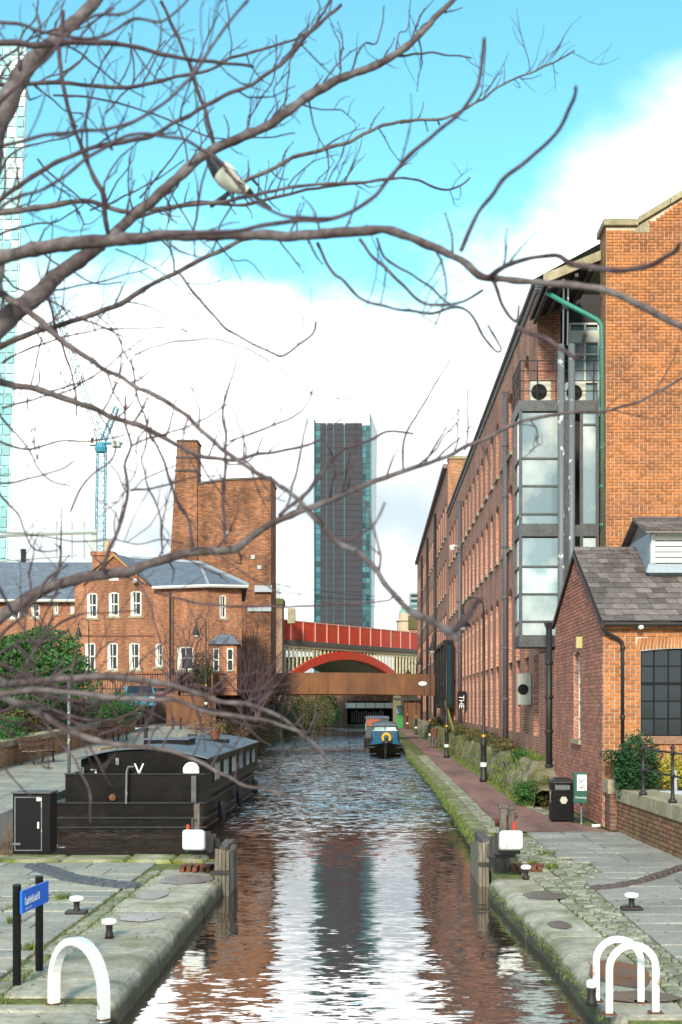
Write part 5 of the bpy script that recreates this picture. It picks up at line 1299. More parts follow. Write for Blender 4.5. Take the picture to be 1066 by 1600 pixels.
while a < VL:
    zb = az(a,Rr,zt) if abs(a-cu_) < hs else 4
    if 9.0-zb > .12:
        q = MB(); vb(q, a-.11, a+.11, zb, 9.0, .05, -.1); q.build('spandrel_bar', CREAM, VD)
        if 9.0-zb > .8:
            q = MB(); vb(q, a+.11, a+.34, 8.55, 9.0, .04, -.08, 8.85, 9.0); vb(q, a-.34, a-.11, 8.85, 9.0, .04, -.08, 8.55, 9.0); q.build('lancet_head', CREAM, VD)
    a += .78
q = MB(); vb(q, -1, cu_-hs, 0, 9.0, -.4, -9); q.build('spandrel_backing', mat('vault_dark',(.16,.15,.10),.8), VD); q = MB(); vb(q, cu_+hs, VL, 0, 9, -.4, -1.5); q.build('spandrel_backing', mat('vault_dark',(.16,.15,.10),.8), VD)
t = thing('viaduct_pier', (-11,137,0), 'weathered stone pier with mossy cap at the left end of the red viaduct', 'pier')
A = P(421,935,136); B = P(441,1060,136); q = MB(); q.box(A.x,B.x,136,139,0,A.z-.7); q.build('pier_shaft', brickmat('pier_brick',(.36,.16,.09),(.30,.22,.15),(.34,.28,.22),dirtamt=.8), t)
q = MB(); q.box(A.x-.1,B.x+.15,135.8,139.2,A.z-.698,A.z); q.build('pier_cap', mat('mossy_cap',(.14,.11,.05),.9,col2=(.08,.09,.03)), t, bevel=.1)
q = MB(); q.box(A.x+1.9,B.x+1.3,136.6,138,A.z-2.6,A.z-1.0); q.build('side_block', SAND, t)
# far road bridge with tunnel mouth
t = thing('road_bridge', (0,174,0), 'low brick road bridge with pale beam and dark tunnel mouth closing the canal', 'bridge')
q = MB(); q.box(-12,-3.7,174,180,-1,3.2); q.box(2.4,12,174,180,-1,3.2); q.box(-12,12,174,180,3.201,4.6); q.build('brickwork', BR_P, t)
q = MB(); q.box(-3.9,2.6,173.85,173.99,2.25,2.95); q.build('pale_beam', WFRAME, t)
for k in range(5): q = MB(); q.box(-3.8+k*1.28,-3.72+k*1.28,173.78,173.84,2.2,3.0); q.build('beam_stiffener', GALV, t)
q = MB(); q.box(-3.7,2.4,179,179.1,-1,3.2); q.build('tunnel_dark', mat('dark_inside',(.015,.013,.012),.9), t)
q = MB(); 
for k in range(14): q.box(-3.2+k*.33,-3.0+k*.33,178,178.1,.2,1.9+R.uniform(-.3,.2))
q.build('tunnel_posts', CONC, t)
q = MB(); q.box(-3.7,2.4,176,176.4,-.4,.05); q.build('tunnel_sill', STONE, t)
q = MB(); q.box(-2.9,2.4,172.8,173.8,4.61,5.0); q.build('roof_items', ASPH, t)
t = thing('far_barrier', (0,172,4), 'grey and yellow hoarding strip above the far road bridge', 'hoarding'); q = MB(); q.box(-1,3.2,173.6,173.7,4.65,5.4); q.build('hoarding', CONC, t); q = MB(); q.box(1.2,1.8,173.5,173.59,4.7,5.3); q.build('yellow_sign', YELO, t)
# green door and low building end of towpath
t = thing('green_gate', (3.2,150,0), 'green and blue painted gate at the far end of the towpath', 'gate')
q = MB(); q.box(2.6,3.4,151,151.1,0,2.6); q.build('gate_leaf', mat('gate_green',(.03,.22,.05),.6), t); q = MB(); q.box(2.6,3.3,150.9,150.99,1.7,2.5); q.build('upper_panel', mat('gate_blue',(.25,.35,.45),.5), t)
q = MB(); q.box(3.5,5.28,148,152,0,3.2); q.build('side_wall', RUST, t); q = MB(); q.box(2.3,5.28,147.5,152,3.21,3.5); q.build('canopy', IRON, t)

# ================================================================ TOWERS
TW = thing('slab_tower', (-12,500,0), 'tall dark grey slab skyscraper with glass edge strips behind the viaduct', 'skyscraper')
S = .25
def tx_(px): return (px-VX)*S
q = MB(); zt = CH+(HY-661)*S
cols = [(501,509.5),(511,520.5),(522,537),(539,566)]
for a, c in cols: q.box(tx_(a),tx_(c),500,512,0,zt)
q.build('cladding', TGREY, TW)
q = MB()
for a in (509.5,520.5,537): q.box(tx_(a),tx_(a+1.9),500.6,512,0,zt-.5)
q.build('recess_glazing', mat('tower_glass_dark',(.05,.14,.17),.15,spec=.9), TW)
q = MB(); q.box(tx_(490.5),tx_(492.6),499,514,0,CH+(HY-656)*S); q.box(tx_(578),tx_(580.5),499,514,0,CH+(HY-648)*S); q.build('edge_fin', mat('fin_teal',(.03,.12,.14),.5), TW)
q = MB(); q.hexa([(tx_(580.6),499.2,0),(tx_(583),515,0),(tx_(583),516,0),(tx_(580.6),516,0),(tx_(580.6),499.2,CH+(HY-650)*S),(tx_(584)+1.5,515,CH+(HY-662)*S),(tx_(584)+1.5,516,CH+(HY-662)*S),(tx_(580.6),516,CH+(HY-662)*S)])
q.build('pale_side', TPALE, TW)
for k in range(1, 46):
    q = MB(); z = zt*k/46
    for a, c in cols: q.box(tx_(a)+.05,tx_(c)-.05,499.93,499.99,z,z+.22)
    q.build('floor_joint', mat('joint_dark',(.03,.03,.038),.8), TW)
pm = MB(); pm.box(-.5,.5,0,.05,-.5,.5); po = pm.build('pane', GLASST); pmesh = po.data; bpy.data.objects.remove(po)
nf = 44; z0 = 18; fh = (CH+(HY-664)*S-z0)/nf
for k in range(nf):
    z = z0+fh*(k+.5)
    for a, c in ((566.4,572),(572.3,577.8)): inst(pmesh, 'pane', TW, (tx_((a+c)/2),500.4,z), (tx_(c)-tx_(a)-.08,1,fh-.25))
    inst(pmesh, 'pane', TW, (tx_(496.8),500.4,z), (tx_(501)-tx_(492.8)-.08,1,fh-.25))
q = MB(); q.box(tx_(566),tx_(578),500.6,512,0,CH+(HY-664)*S); q.box(tx_(492.7),tx_(501),500.6,512,0,CH+(HY-660)*S); q.build('glazing_core', mat('core_dark',(.05,.09,.10),.5), TW)
# pale glass tower far left
LT = thing('glass_tower', (-90,300,0), 'pale blue glass skyscraper with slanting edge at the far left', 'skyscraper')
S2 = .15; rows_ = 62
def edge_px(y): return 40-(y-130)*(32/750)
ztop, zbot = CH+(HY-70)*S2, 8
gm = []
for i in range(rows_):
    z0 = zbot+(ztop-zbot)*i/rows_; z1 = zbot+(ztop-zbot)*(i+1)/rows_
    y_px = HY-((z0+z1)/2-CH)/S2; xr = (edge_px(y_px)-VX)*S2
    for k in range(4):
        xa, xb = xr-1.9*(k+1), xr-1.9*k
        q = MB(); tw = R.uniform(-.12,.12)
        q.quad((xa+.10,300+tw,z0+.14),(xb-.10,300-tw,z0+.14),(xb-.10,300-tw,z1-.14),(xa+.10,300+tw,z1-.14)); q.build('pane', GLASSP, LT, fix=False)
q = MB(); zb_ = HY-(zbot-CH)/S2; xt = (edge_px(70)-VX)*S2; xb_ = (edge_px(zb_)-VX)*S2
q.hexa([(-125,300.3,0),(xb_,300.3,0),(xb_*1.1,330,0),(-137,330,0),(-125,300.3,ztop),(xt,300.3,ztop),(xt*1.1,330,ztop),(-137,330,ztop)]); q.build('tower_core', mat('tower_mullion',(.50,.62,.64),.4,var=.1,vscale=.1), LT)
# small domed turret
t = thing('domed_turret', (15,300,0), 'small pale domed turret peeping above the viaduct beside the warehouse', 'turret')
A = P(633,950,290); q = MB(); q.lathe(A.x,290,[(1.9,0),(1.9,A.z-3.2),(2.3,A.z-3.0),(1.5,A.z-2.6),(1.4,A.z-1.2)],12); q.build('drum', mat('turret_stone',(.5,.38,.28),.8), t)
q = MB(); q.lathe(A.x,290,[(1.35,A.z-1.2),(1.3,A.z-.6),(.9,A.z-.1),(.1,A.z+.3)],12); q.build('dome', mat('verdigris',(.22,.42,.36),.6), t)
t = thing('end_pier', (8,168,0), 'brown stone block at the right end of the viaduct parapet', 'pier')
A = P(641,962,170); B = P(654,962,170); q = MB(); q.box(A.x,B.x+1.5,170,172,0,A.z-1.8); q.build('pier_shaft', BR_M, t); q = MB(); q.box(A.x-.2,B.x+1.6,169.8,172.2,A.z-1.79,A.z); q.build('pier_cap', mat('mossy_cap',(.14,.11,.05),.9), t)
t = thing('far_office_block', (17,400,0), 'grey office block glimpsed behind the turret', 'building')
A = P(641,925,400); q = MB(); q.box(A.x,A.x+12,400,410,0,A.z); q.build('block', mat('block_grey',(.32,.36,.38),.6), t)
for k in range(10):
    q = MB(); q.box(A.x+.2,A.x+3,399.8,399.95,A.z-1.6-k*1.6,A.z-.7-k*1.6); q.build('window_band', GLASST, t)

# ================================================================ CRANE
CR = thing('tower_crane', (-105,480,0), 'blue luffing tower crane rising behind the cottage roofs', 'crane')
dC = 300
def lattice(p0, p1, w0, w1, n, r_, side):
    mb = MB(); p0 = Vector(p0); p1 = Vector(p1); d = (p1-p0).normalized(); s1 = side; s2 = d.cross(s1).normalized()
    rings = []
    for i in range(n+1):
        f = i/n; w_ = (w0+(w1-w0)*f)/2; c = p0+(p1-p0)*f; rings.append([c+s1*w_+s2*w_, c-s1*w_+s2*w_, c-s1*w_-s2*w_, c+s1*w_-s2*w_])
    for k in range(4): mb.tube([rings[0][k], rings[-1][k]], r_, 4)
    for i in range(n):
        for k in range(4):
            mb.tube([rings[i][k], rings[i+1][(k+1)%4]], r_*.55, 3, cap=False); mb.tube([rings[i+1][k], rings[i+1][(k+1)%4]], r_*.6, 3, cap=False)
    return mb
a = P(156,900,dC); c = P(159,700,dC); lattice(a, c, 2.1, 1.9, 17, .11, Vector((1,0,0))).build('mast', CRANEB, CR)
a = P(159,690,dC); c = P(70,430,dC-12); lattice(a, c, 1.5, .9, 26, .09, Vector((.3,1,0)).normalized()).build('jib', mat('jib_blue',(.13,.30,.36),.5), CR)
a = P(161,690,dC); c = P(183,636,dC); lattice(a, c, 1.2, 1.0, 6, .11, Vector((0,1,0))).build('back_mast', CRANEB, CR)
A = P(158,700,dC); q = MB(); q.lathe(A.x,dC,[(1.3,A.z-1),(1.5,A.z),(1.2,A.z+.8)],10); q.box(A.x-.6,A.x+5,dC-.8,dC+.8,A.z+.9,A.z+1.3); q.build('slewing_platform', CRANEB, CR)
A = P(145,690,dC); q = MB(); q.box(A.x-.8,A.x+.9,dC-1,dC+1,A.z-.9,A.z+.9); q.build('operator_cab', WFRAME, CR); q = MB(); q.box(A.x-.2,A.x+.4,dC-1.08,dC-1.02,A.z-.5,A.z+.7); q.build('cab_glass', GLASS, CR)
A = P(183,692,dC); q = MB(); q.box(A.x-1.1,A.x+.8,dC-1,dC+1,A.z-1,A.z+.3); q.build('counterweight', CONC, CR)
q = MB(); a = P(183,638,dC)
for x in (176,184): q.tube([a, P(x,690,dC)], .05, 3)
q.tube([a, P(75,440,dC-12)], .04, 3); q.build('stay_cable', IRON, CR)
# rail gantry
G = thing('overhead_line_gantry', (-30,130,0), 'pale steel railway gantry with hanging rods above the cottage roof', 'gantry')
GS = mat('gantry_steel',(.40,.45,.43),.5)
q = MB(); q.tube([P(-60,838,130),P(152,831,130)], .25, 6); q.build('cross_beam', GS, G)
A = P(147,832,130); q = MB(); q.box(A.x-.25,A.x+.25,130,130.5,3,A.z); q.tube([P(130,838,130),P(145,860,130)], .1, 5); q.build('column', GS, G)
for x in (89,113,132): q = MB(); q.tube([P(x,815,130),P(x,873,130)], .12, 5); q.build('drop_rod', GS, G)
q = MB(); q.tube([P(0,877,130),P(120,868,130)], .09, 5); q.build('lower_beam', GS, G)
A = P(37,858,130); q = MB(); q.tube([A,P(37,905,130)], .28, 6); q.build('insulator', IRON, G)
W_ = thing('overhead_wires', (-10,150,14), 'thin overhead railway wires crossing the sky above the viaduct', 'wires')
for (p0, p1) in (((430,912,140),(640,935,165)),((430,925,140),(640,938,165)),((430,932,140),(640,950,165)),((0,872,130),(268,905,135)),((0,885,130),(200,893,132)),((60,838,130),(10,900,130))):
    a, c = P(*p0), P(*p1); q = MB(); m_ = (a+c)/2-Vector((0,0,.35)); q.tube([a,m_,c], .035, 3); q.build('wire', IRON, W_)
t = thing('signal_mast', (-11,150,12), 'grey railway mast with brackets above the stone pier', 'mast')
A = P(433,912,140); q = MB(); q.box(A.x-.3,A.x+.3,140,140.4,9,A.z+.1); q.tube([A, P(455,918,140)], .08, 5); q.tube([P(433,920,140), P(470,928,140)], .06, 5); q.build('mast_frame', GS, t)

# ================================================================ CHIMNEY WALL
CH_ = thing('chimney_ruin', (-12,88,0), 'tall sooty brick wall with tapering square chimney behind the cottage', 'chimney')
dd = 90; s9 = dd/F
A = P(277,690,dd); B = P(308,690,dd); A2 = P(266,900,dd); zt_ = A.z
q = MB(); 
def taper(x0t,x1t,x0b,x1b,zt,zb,y0,y1): return [(x0b,y0,zb),(x1b,y0,zb),(x1b,y1,zb),(x0b,y1,zb),(x0t,y0,zt),(x1t,y0,zt),(x1t,y1,zt),(x0t,y1,zt)]
q.hexa(taper(A.x,B.x,A2.x-.6,B.x,zt_,3,dd,dd+2.0)); q.build('chimney_shaft', BR_D, CH_)
for yy in (715,735): z = P(0,yy,dd).z; f = (zt_-z)*.055; q = MB(); q.box(A.x-f-.05,B.x+.05,dd-.06,dd+2.06,z-.06,z+.06); q.build('iron_band', IRON, CH_)
q = MB(); q.box(A.x-.05,B.x+.06,dd-.07,dd+2.07,zt_+.002,zt_+.14); q.build('chimney_cap', mat('cap_dark',(.10,.08,.06),.8), CH_)
C1 = P(423,750,dd); q = MB(); q.prism([(B.x+.002,3),(B.x+.002,P(0,757,dd).z),(B.x+2.2,P(0,750,dd).z),(C1.x,P(0,747,dd).z),(C1.x,3)], dd+.2, dd+5); q.build('wall', BR_D, CH_)
q = MB(); q.prism([(B.x+.02,P(0,757,dd).z+.002),(B.x+2.2,P(0,750,dd).z+.002),(C1.x+.05,P(0,747,dd).z+.002),(C1.x+.05,P(0,747,dd).z+.14),(B.x+2.2,P(0,750,dd).z+.14),(B.x+.02,P(0,757,dd).z+.14)], dd+.12, dd+5.1); q.build('wall_coping', mat('cap_dark',(.10,.08,.06),.8), CH_)
q = MB(); q.box(P(387,0,dd).x,C1.x+.03,dd+.05,dd+.18,P(0,955,dd).z,P(0,948,dd).z); q.box(P(398,0,dd).x,C1.x+.1,dd-.1,dd+.18,P(0,925,dd).z,P(0,915,dd).z); q.build('stone_string', LEAD, CH_)
for px_, py_ in ((395,870),(354,833),(405,886)): p = P(px_,py_,dd); q = MB(); q.box(p.x-.14,p.x+.14,dd+.1,dd+.19,p.z-.14,p.z+.14); q.build('tie_plate', CONC, CH_)

# ================================================================ COTTAGE
CT = thing('brick_cottage', (-14,75,3.4), 'two storey orange brick house with slate hipped roof and white sash windows', 'house')
def seg_wall(p0, p1, z0, z1, hp, d_at, depth=.12):
    """p0->p1 in plan; hp: list of (px0,px1,py0,py1) on the photograph"""
    a = Vector((p0[0],p0[1],0)); c = Vector((p1[0],p1[1],0)); u = (c-a).normalized(); n = Vector((u.y,-u.x,0)); Ln = (c-a).length
    holes = []
    for (x0,x1,y0,y1) in hp:
        def ua(px): k = (px-VX)/F; return (k*a.y-a.x)/(u.x-k*u.y)
        u0, u1 = ua(x0), ua(x1); dm = a.y+u.y*(u0+u1)/2
        holes.append((u0,u1,CH-(y1-HY)*dm/F,CH-(y0-HY)*dm/F,.08))
    q = MB(); wall(q, (a.x,a.y,z0), u, n, Ln, z0, z1, holes, depth); q.build('wall', BR_C, CT)
    for h in holes:
        f = MB(); b0 = depth-.02
        pt = lambda s_, z, k: Vector(((a+u*s_-n*k).x,(a+u*s_-n*k).y,z))
        def bb(s0,s1,z0_,z1_,k0,k1): f.hexa([pt(s0,z0_,k0),pt(s1,z0_,k0),pt(s1,z0_,k1),pt(s0,z0_,k1),pt(s0,z1_,k0),pt(s1,z1_,k0),pt(s1,z1_,k1),pt(s0,z1_,k1)])
        u0,u1,z0_,z1_ = h[:4]; t_ = .055; zm = (z0_+z1_)/2; um = (u0+u1)/2
        bb(u0,u0+t_+.02,z0_,z1_,.03,b0); bb(u1-t_-.02,u1,z0_,z1_,.03,b0); bb(u0+t_+.02,u1-t_-.02,z1_-.1,z1_,.032,b0); bb(u0+t_+.02,u1-t_-.02,z0_,z0_+.1,.03,b0)
        bb(u0+t_+.02,u1-t_-.02,zm-.035,zm+.035,.04,b0); 
        bb(um-.02,um+.02,z0_+.1,zm-.035,.05,b0); bb(um-.02,um+.02,zm+.035,z1_-.1,.05,b0)
        fo = f.build('window', WFRAME, CT)
        g = MB(); g.quad(pt(u0,z0_,.09),pt(u1,z0_,.09),pt(u1,z1_,.09),pt(u0,z1_,.09)); g.build('pane', GLASS, fo, fix=False)
        g = MB(); cw = (u1-u0)*.22; g.quad(pt(u0+.07,z0_+.1,.086),pt(u0+.07+cw,z0_+.1,.086),pt(u0+.07+cw*.6,z1_-.1,.086),pt(u0+.07,z1_-.1,.086)); g.build('curtain', CURT, fo, fix=False)
        s_ = MB(); f = s_; bb(u0-.12,u1+.12,z0_-.13,z0_-.003,-.06,.1); s_.build('sill', SAND, fo)
D1 = 75.0
Xa = (117-VX)*D1/F; Xb = (240-VX)*D1/F; Xc = (325-VX)*73.0/F; Xd = (376-VX)*73.6/F
ez_ = 9.7; XdB = Xd*86/74.2-.1
seg_wall((Xa,D1),(Xb,D1),3.3,ez_,[(136,152,926,965),(170,186,925,963),(204,221,923,962),(133,149,1004,1047),(168,184,1004,1047),(202,218,1004,1046)],D1)
seg_wall((Xb,D1),(Xc,73.0),3.3,ez_,[(242.5,254,1005,1042),(277,302,1010,1047)],D1)
seg_wall((Xc,73.0),(Xd,74.2),3.3,ez_,[(343,353.5,929,966)],D1)
XL0 = (-60-VX)*80/F; XL1 = (117-VX)*80/F
seg_wall((XL0,80),(XL1,80),3.3,9.4,[(15,30,939,967),(49,62,944,965),(83,91,936,959),(110,116,935,958),(-20,-6,942,966)],80)
q = MB(); q.quad((Xa,D1,3.3),(Xa,80,3.3),(Xa,80,ez_),(Xa,D1,ez_)); q.quad((Xd,74.2,3.3),(XdB,86,3.3),(XdB,86,ez_),(Xd,74.2,ez_)); q.quad((XL0,80,3.3),(XL0,90,3.3),(XL0,90,9.4),(XL0,80,9.4)); q.quad((XL0,88,3.3),(XdB,86,3.3),(XdB,86,ez_),(XL0,88,9.4))
q.build('wall', BR_C, CT)
# front gable
ga = P(178,870,D1); gl0, gl1 = (Xa, ez_-.0), (Xb, ez_-.0)
q = MB(); q.prism([(Xa,ez_+.002),(Xb,ez_+.002),((ga.x+.9+.0),ga.z-.75),(ga.x,ga.z),(ga.x-.9,ga.z-.75)], D1, D1+.3); q.build('gable', BR_C, CT)
for (p0, p1) in (((Xa+.5,ez_+.05),(ga.x,ga.z+.05)),((ga.x,ga.z+.05),(Xb-.4,ez_+.05))):
    q = MB(); q.prism([(p0[0],p0[1]-.02),(p1[0],p1[1]-.02),(p1[0],p1[1]+.15),(p0[0],p0[1]+.15)], D1-.15, D1+.32); q.build('verge_board', mat('verge_orange',(.38,.20,.08),.8), CT)
A = P(178,903,D1); q = MB(); q.box(A.x-.28,A.x+.28,D1-.03,D1+.02,A.z-.15,A.z+.42); q.build('gable_vent', WFRAME, CT)
q = MB(); q.lathe(P(211,909,D1-.3).x,D1-.3,[(.1,P(211,909,D1).z-.1),(.18,P(211,909,D1).z),(.05,P(211,909,D1).z+.16)],10); q.build('wall_lamp', WHITE, CT)
# roofs
rq = MB(); ov = .35
pk = (-14.2,80.5,12.0); pk2 = (ga.x,80.5,12.0); pk3 = P(312,880,79.5)
E = [(Xb,D1-ov,ez_-.05),(Xc+.05,73.0-ov,ez_-.12),(Xd+.4,74.2-.25,ez_-.05),(XdB+.3,86.2,ez_)]
pk = (pk3.x,pk3.y,pk3.z)
rq.add([E[0],E[1],pk,(ga.x,D1-.1,ga.z+.18),(ga.x,80.5,12.0)], [(0,1,2),(0,2,4),(0,4,3)])
rq.add([E[1],E[2],pk], [(0,1,2)]); rq.add([E[2],E[3],pk], [(0,1,2)]); rq.add([E[3],(Xa,86.2,ez_),(ga.x,80.5,12.0),pk], [(0,1,2,3)])
rq.add([(Xa-.1,D1-.1,ez_),(ga.x,D1-.1,ga.z+.18),(ga.x,80.5,12.0),(Xa-.1,86,ez_)], [(0,1,2,3)])
rq.add([(XL0-.3,79.6,9.3),(Xa+.6,79.6,9.3),(Xa+1.8,84,12.1),(XL0-.3,84,12.1)], [(0,1,2,3)]); rq.add([(XL0-.3,84,12.1),(Xa+1.8,84,12.1),(Xa+.6,88.4,9.3),(XL0-.3,88.4,9.3)], [(0,1,2,3)])
rq.build('roof', SLATEF, CT)
for (a, c) in ((E[1],pk),(pk,(ga.x,80.5,12.0)),(E[2],pk)): q = MB(); q.tube([Vector(a)+Vector((0,0,.05)),Vector(c)+Vector((0,0,.05))], .10, 5); q.build('ridge_tile', LEAD, CT)
q = MB()
for (a, c) in ((E[0],E[1]),(E[1],E[2]),((XL0-.3,79.6,9.3),(Xa,79.6,9.3))): q.tube([Vector(a)-Vector((0,.03,.07)),Vector(c)-Vector((0,.03,.07))], .09, 5)
q.build('gutter', WFRAME, CT)
A = P(158,868,79); q = MB(); q.box(A.x-.55,A.x+.7,79,80,10,A.z); q.build('chimney_stack', BR_C, CT); q = MB(); q.box(A.x-.65,A.x+.8,78.9,80.1,A.z+.002,A.z+.25); q.build('chimney_cap', BR_C, CT); q = MB(); q.lathe(A.x+.3,79.5,[(.2,A.z+.26),(.16,A.z+1.0)],8); q.build('chimney_pot', mat('pot_buff',(.50,.35,.18),.8), CT)
pp = P(267,925,73.9); q = MB(); q.tube([(pp.x,73.75,pp.z),(pp.x,73.75,3.4)], .07, 6); q.build('downpipe', IRON, CT)
q = MB(); q.box(Xa,Xb,D1-.05,D1-.003,P(0,993,D1).z-.05,P(0,993,D1).z+.05); q.build('string_course', mat('string_dark',(.20,.08,.045),.8), CT)
# bay window
bx0, bx1 = P(330,0,72.9).x, P(372,0,72.9).x
q = MB(); q.box(bx0,bx1,72.3,74.5,3.3,P(0,1007,72.5).z); q.build('bay_wall', BR_C, CT)
zz = P(0,1007,72.5).z; q = MB(); q.hexa([(bx0-.15,72.1,zz+.002),(bx1+.15,72.1,zz+.002),(bx1+.15,74,zz+.002),(bx0-.15,74,zz+.002),(bx0+.4,73.1,zz+.62),(bx1-.4,73.1,zz+.62),(bx1-.4,74,zz+.62),(bx0+.4,74,zz+.62)]); q.build('bay_roof', SLATEF, CT)
for (a, c) in ((333.5,343),(355,365)):
    f = MB(); X0_, X1_ = P(a,0,72.3).x, P(c,0,72.3).x; z0_, z1_ = P(0,1049,72.3).z, P(0,1013,72.3).z
    for (p0,p1,r0,r1) in ((X0_,X0_+.06,z0_,z1_),(X1_-.06,X1_,z0_,z1_),(X0_+.06,X1_-.06,z1_-.08,z1_),(X0_+.06,X1_-.06,z0_,z0_+.08),(X0_+.06,X1_-.06,(z0_+z1_)/2-.03,(z0_+z1_)/2+.03)): f.box(p0,p1,72.22,72.29,r0,r1)
    fo = f.build('window', WFRAME, CT); g = MB(); g.quad((X0_,72.27,z0_),(X1_,72.27,z0_),(X1_,72.27,z1_),(X0_,72.27,z1_)); g.build('pane', GLASS, fo, fix=False)
# garden fence
FN = thing('iron_fence', (-14,71.5,3.4), 'black vertical bar iron fence in front of the orange brick house', 'fence')
ba = MB(); ba.tube([(0,0,0),(0,0,1.05)], .018, 4); bo = ba.build('bar', IRON); bme = bo.data; bpy.data.objects.remove(bo)
x = -17.0
while x < -8.2: inst(bme, 'bar', FN, (x,71.5,3.5)); x += .14
for z in (3.65,4.45): q = MB(); q.tube([(-17,71.5,z),(-8.2,71.5,z)], .025, 4); q.build('rail', IRON, FN)
q = MB(); q.box(-18,-8.9,71.3,71.7,1.5,3.5); tag(q.build('garden_wall', BR_P), 'low dark brick wall below the iron garden fence', 'wall')
# swan neck lamps left
lamp(P(322,0,68).x,68,'black swan neck lamp in front of the house bay window', z=2.6, s_=.72, group='swan neck lamps on the left bank')
lamp(P(139,0,66).x,66,'black swan neck lamp right of the big laurel against the brick house', z=2.4, s_=.72, group='swan neck lamps on the left bank')
lamp(P(55,0,66).x,66,'black swan neck lamp above the left end of the laurel', z=3.6, s_=.72, group='swan neck lamps on the left bank')
# planter wall
PW = thing('planter_wall', (-12.4,45,.6), 'low brick planter wall with sandstone coping along the left towpath', 'wall')
q = MB(); ys = [24,30,36,42,48,54,60,66]
for a, c in zip(ys, ys[1:]):
    z0, z1 = pathz(a), pathz(c); q.hexa([(-12.75,a,z0-.3),(-12.32,a,z0-.3),(-12.32,c,z1-.3),(-12.75,c,z1-.3),(-12.75,a,z0+.72),(-12.32,a,z0+.72),(-12.32,c,z1+.60),(-12.75,c,z1+.60)])
q.build('brickwork', brickmat('planter_brick',(.44,.19,.08),(.36,.15,.07),(.40,.31,.20),dirt=(.25,.22,.08)), PW)
y = 24
while y < 66:
    z0, z1 = pathz(y)+.73-(y-24)*.003, pathz(y+1.4)+.73-(y-22.6)*.003; q = MB(); q.hexa([(-12.82,y,z0),(-12.25,y,z0),(-12.25,y+1.38,z1),(-12.82,y+1.38,z1),(-12.82,y,z0+.2),(-12.25,y,z0+.2),(-12.25,y+1.38,z1+.2),(-12.82,y+1.38,z1+.2)]); q.build('coping_block', SAND, PW); y += 1.4
# soil behind
q = MB(); q.hexa([(-40,24,0),(-12.76,24,0),(-12.76,66,0),(-40,66,0),(-40,24,1.4),(-12.76,24,.95),(-12.76,66,1.95),(-40,66,2.4)]); struct(q.build('planting_bed', GRND))
# benches
def bench(x, y, z, rz, label, first=None):
    t = thing('park_bench', (x,y,z), label, 'bench', 'benches against the planter wall')
    # length along local y, seat faces +x
    L_ = 1.7
    def xf(px_, py_, pz_): c, s_ = math.cos(rz), math.sin(rz); return (x+px_*c-py_*s_, y+px_*s_+py_*c, z+pz_)
    for s_ in (-L_/2+.1, L_/2-.1):
        q = MB(); q.tube([xf(.38,s_,0),xf(.34,s_,.22),xf(.36,s_,.42)], .035, 6); q.tube([xf(-.08,s_,0),xf(-.02,s_,.25),xf(-.05,s_,.42),xf(-.20,s_,.92)], .035, 6); q.tube([xf(-.05,s_,.41),xf(.42,s_,.40)], .03, 6); q.tube([xf(-.1,s_,.62),xf(.36,s_,.62),xf(.36,s_,.42)], .022, 6); q.build('bench_end', IRON, t)
    for k in range(5):
        q = MB(); xx = .0+k*.1; p8 = [xf(xx,-L_/2,.43),xf(xx+.08,-L_/2,.43),xf(xx+.08,L_/2,.43),xf(xx,L_/2,.43)]; q.hexa(p8+[(a,b_,c+.035) for a,b_,c in p8]); q.build('seat_slat', SLAT, t)
    for k in range(4):
        q = MB(); zz = .53+k*.105; xx = -.06-.028*k*1.0; p8 = [xf(xx-.03,-L_/2,zz),xf(xx,-L_/2,zz),xf(xx,L_/2,zz),xf(xx-.03,L_/2,zz)]; q.hexa(p8+[(a,b_,c+.08) for a,b_,c in p8]); q.build('back_slat', SLAT, t)
bench(-11.75,44.2,pathz(44.2),rad(-12),'nearer wooden slatted bench, facing the water by the planter wall')
bench(-11.75,57.5,pathz(57.5),rad(-12),'farther wooden slatted bench below the round green bush')
# bushes left
lb = [('laurel_bush',(-14.6,52,3.6),(3.0,2.4,2.15),30000,.17,BUSH,'big rounded laurel bush in front of the brick house, far left'),
 ('laurel_bush',(-17.6,54,2.7),(2.2,2,2.0),14000,.17,BUSH,'laurel bush at the left picture edge beside the biggest one'),
 ('low_shrub',(-13.5,44.5,1.85),(1.25,2.4,.75),7000,.10,BUSH,'green spreading shrub hanging over the planter wall above the nearer bench'),
 ('low_shrub',(-13.9,50.5,2.05),(1.0,1.6,.7),4500,.10,BUSHO,'olive green shrub on the planter between the two benches'),
 ('low_shrub',(-13.6,57,2.5),(1.05,1.6,.85),4500,.09,BUSHB,'brownish bare shrub just left of the round green bush'),
 ('low_shrub',(-12.9,63,2.45),(1.15,1.6,.95),8000,.10,BUSH,'round bright green bush at the end of the planter wall'),
 ('low_shrub',(-14.0,39,1.7),(1.1,2.2,.55),3500,.10,BUSHB,'dry brown shrub on the planter at the left picture edge'),
 ('low_shrub',(-14.8,60,3.0),(1.3,1.5,1.1),4500,.10,BUSHB,'leafless brown shrub behind the round green bush'),
 ('climbing_shrub',(P(313,0,71).x,71,4.5),(.75,.5,1.0),2500,.09,BUSHD,'dark climbing shrub against the house beside the bay window')]
for i, (nm, c, rr_, n_, sz, m_, lab) in enumerate(lb): shrub(nm, c, rr_, n_, sz, m_, lab, 'shrubs on the left bank', 50+i)
t = thing('dry_weeds', (-7.2,25,0), 'dry brown weeds at the waterside left of the black cabinet', 'weeds'); o = stems('weed_stems', (-7.35,25.2,-.3), .9, 60, 1.2, BUSHB, t, 9, .008, .9)
q = MB(); q.box(-8.4,-6.9,24.2,26.2,-1,-.2); tag(q.build('stone_block', ROCK), 'mossy stone block under the dry weeds left of the cabinet', 'stone')
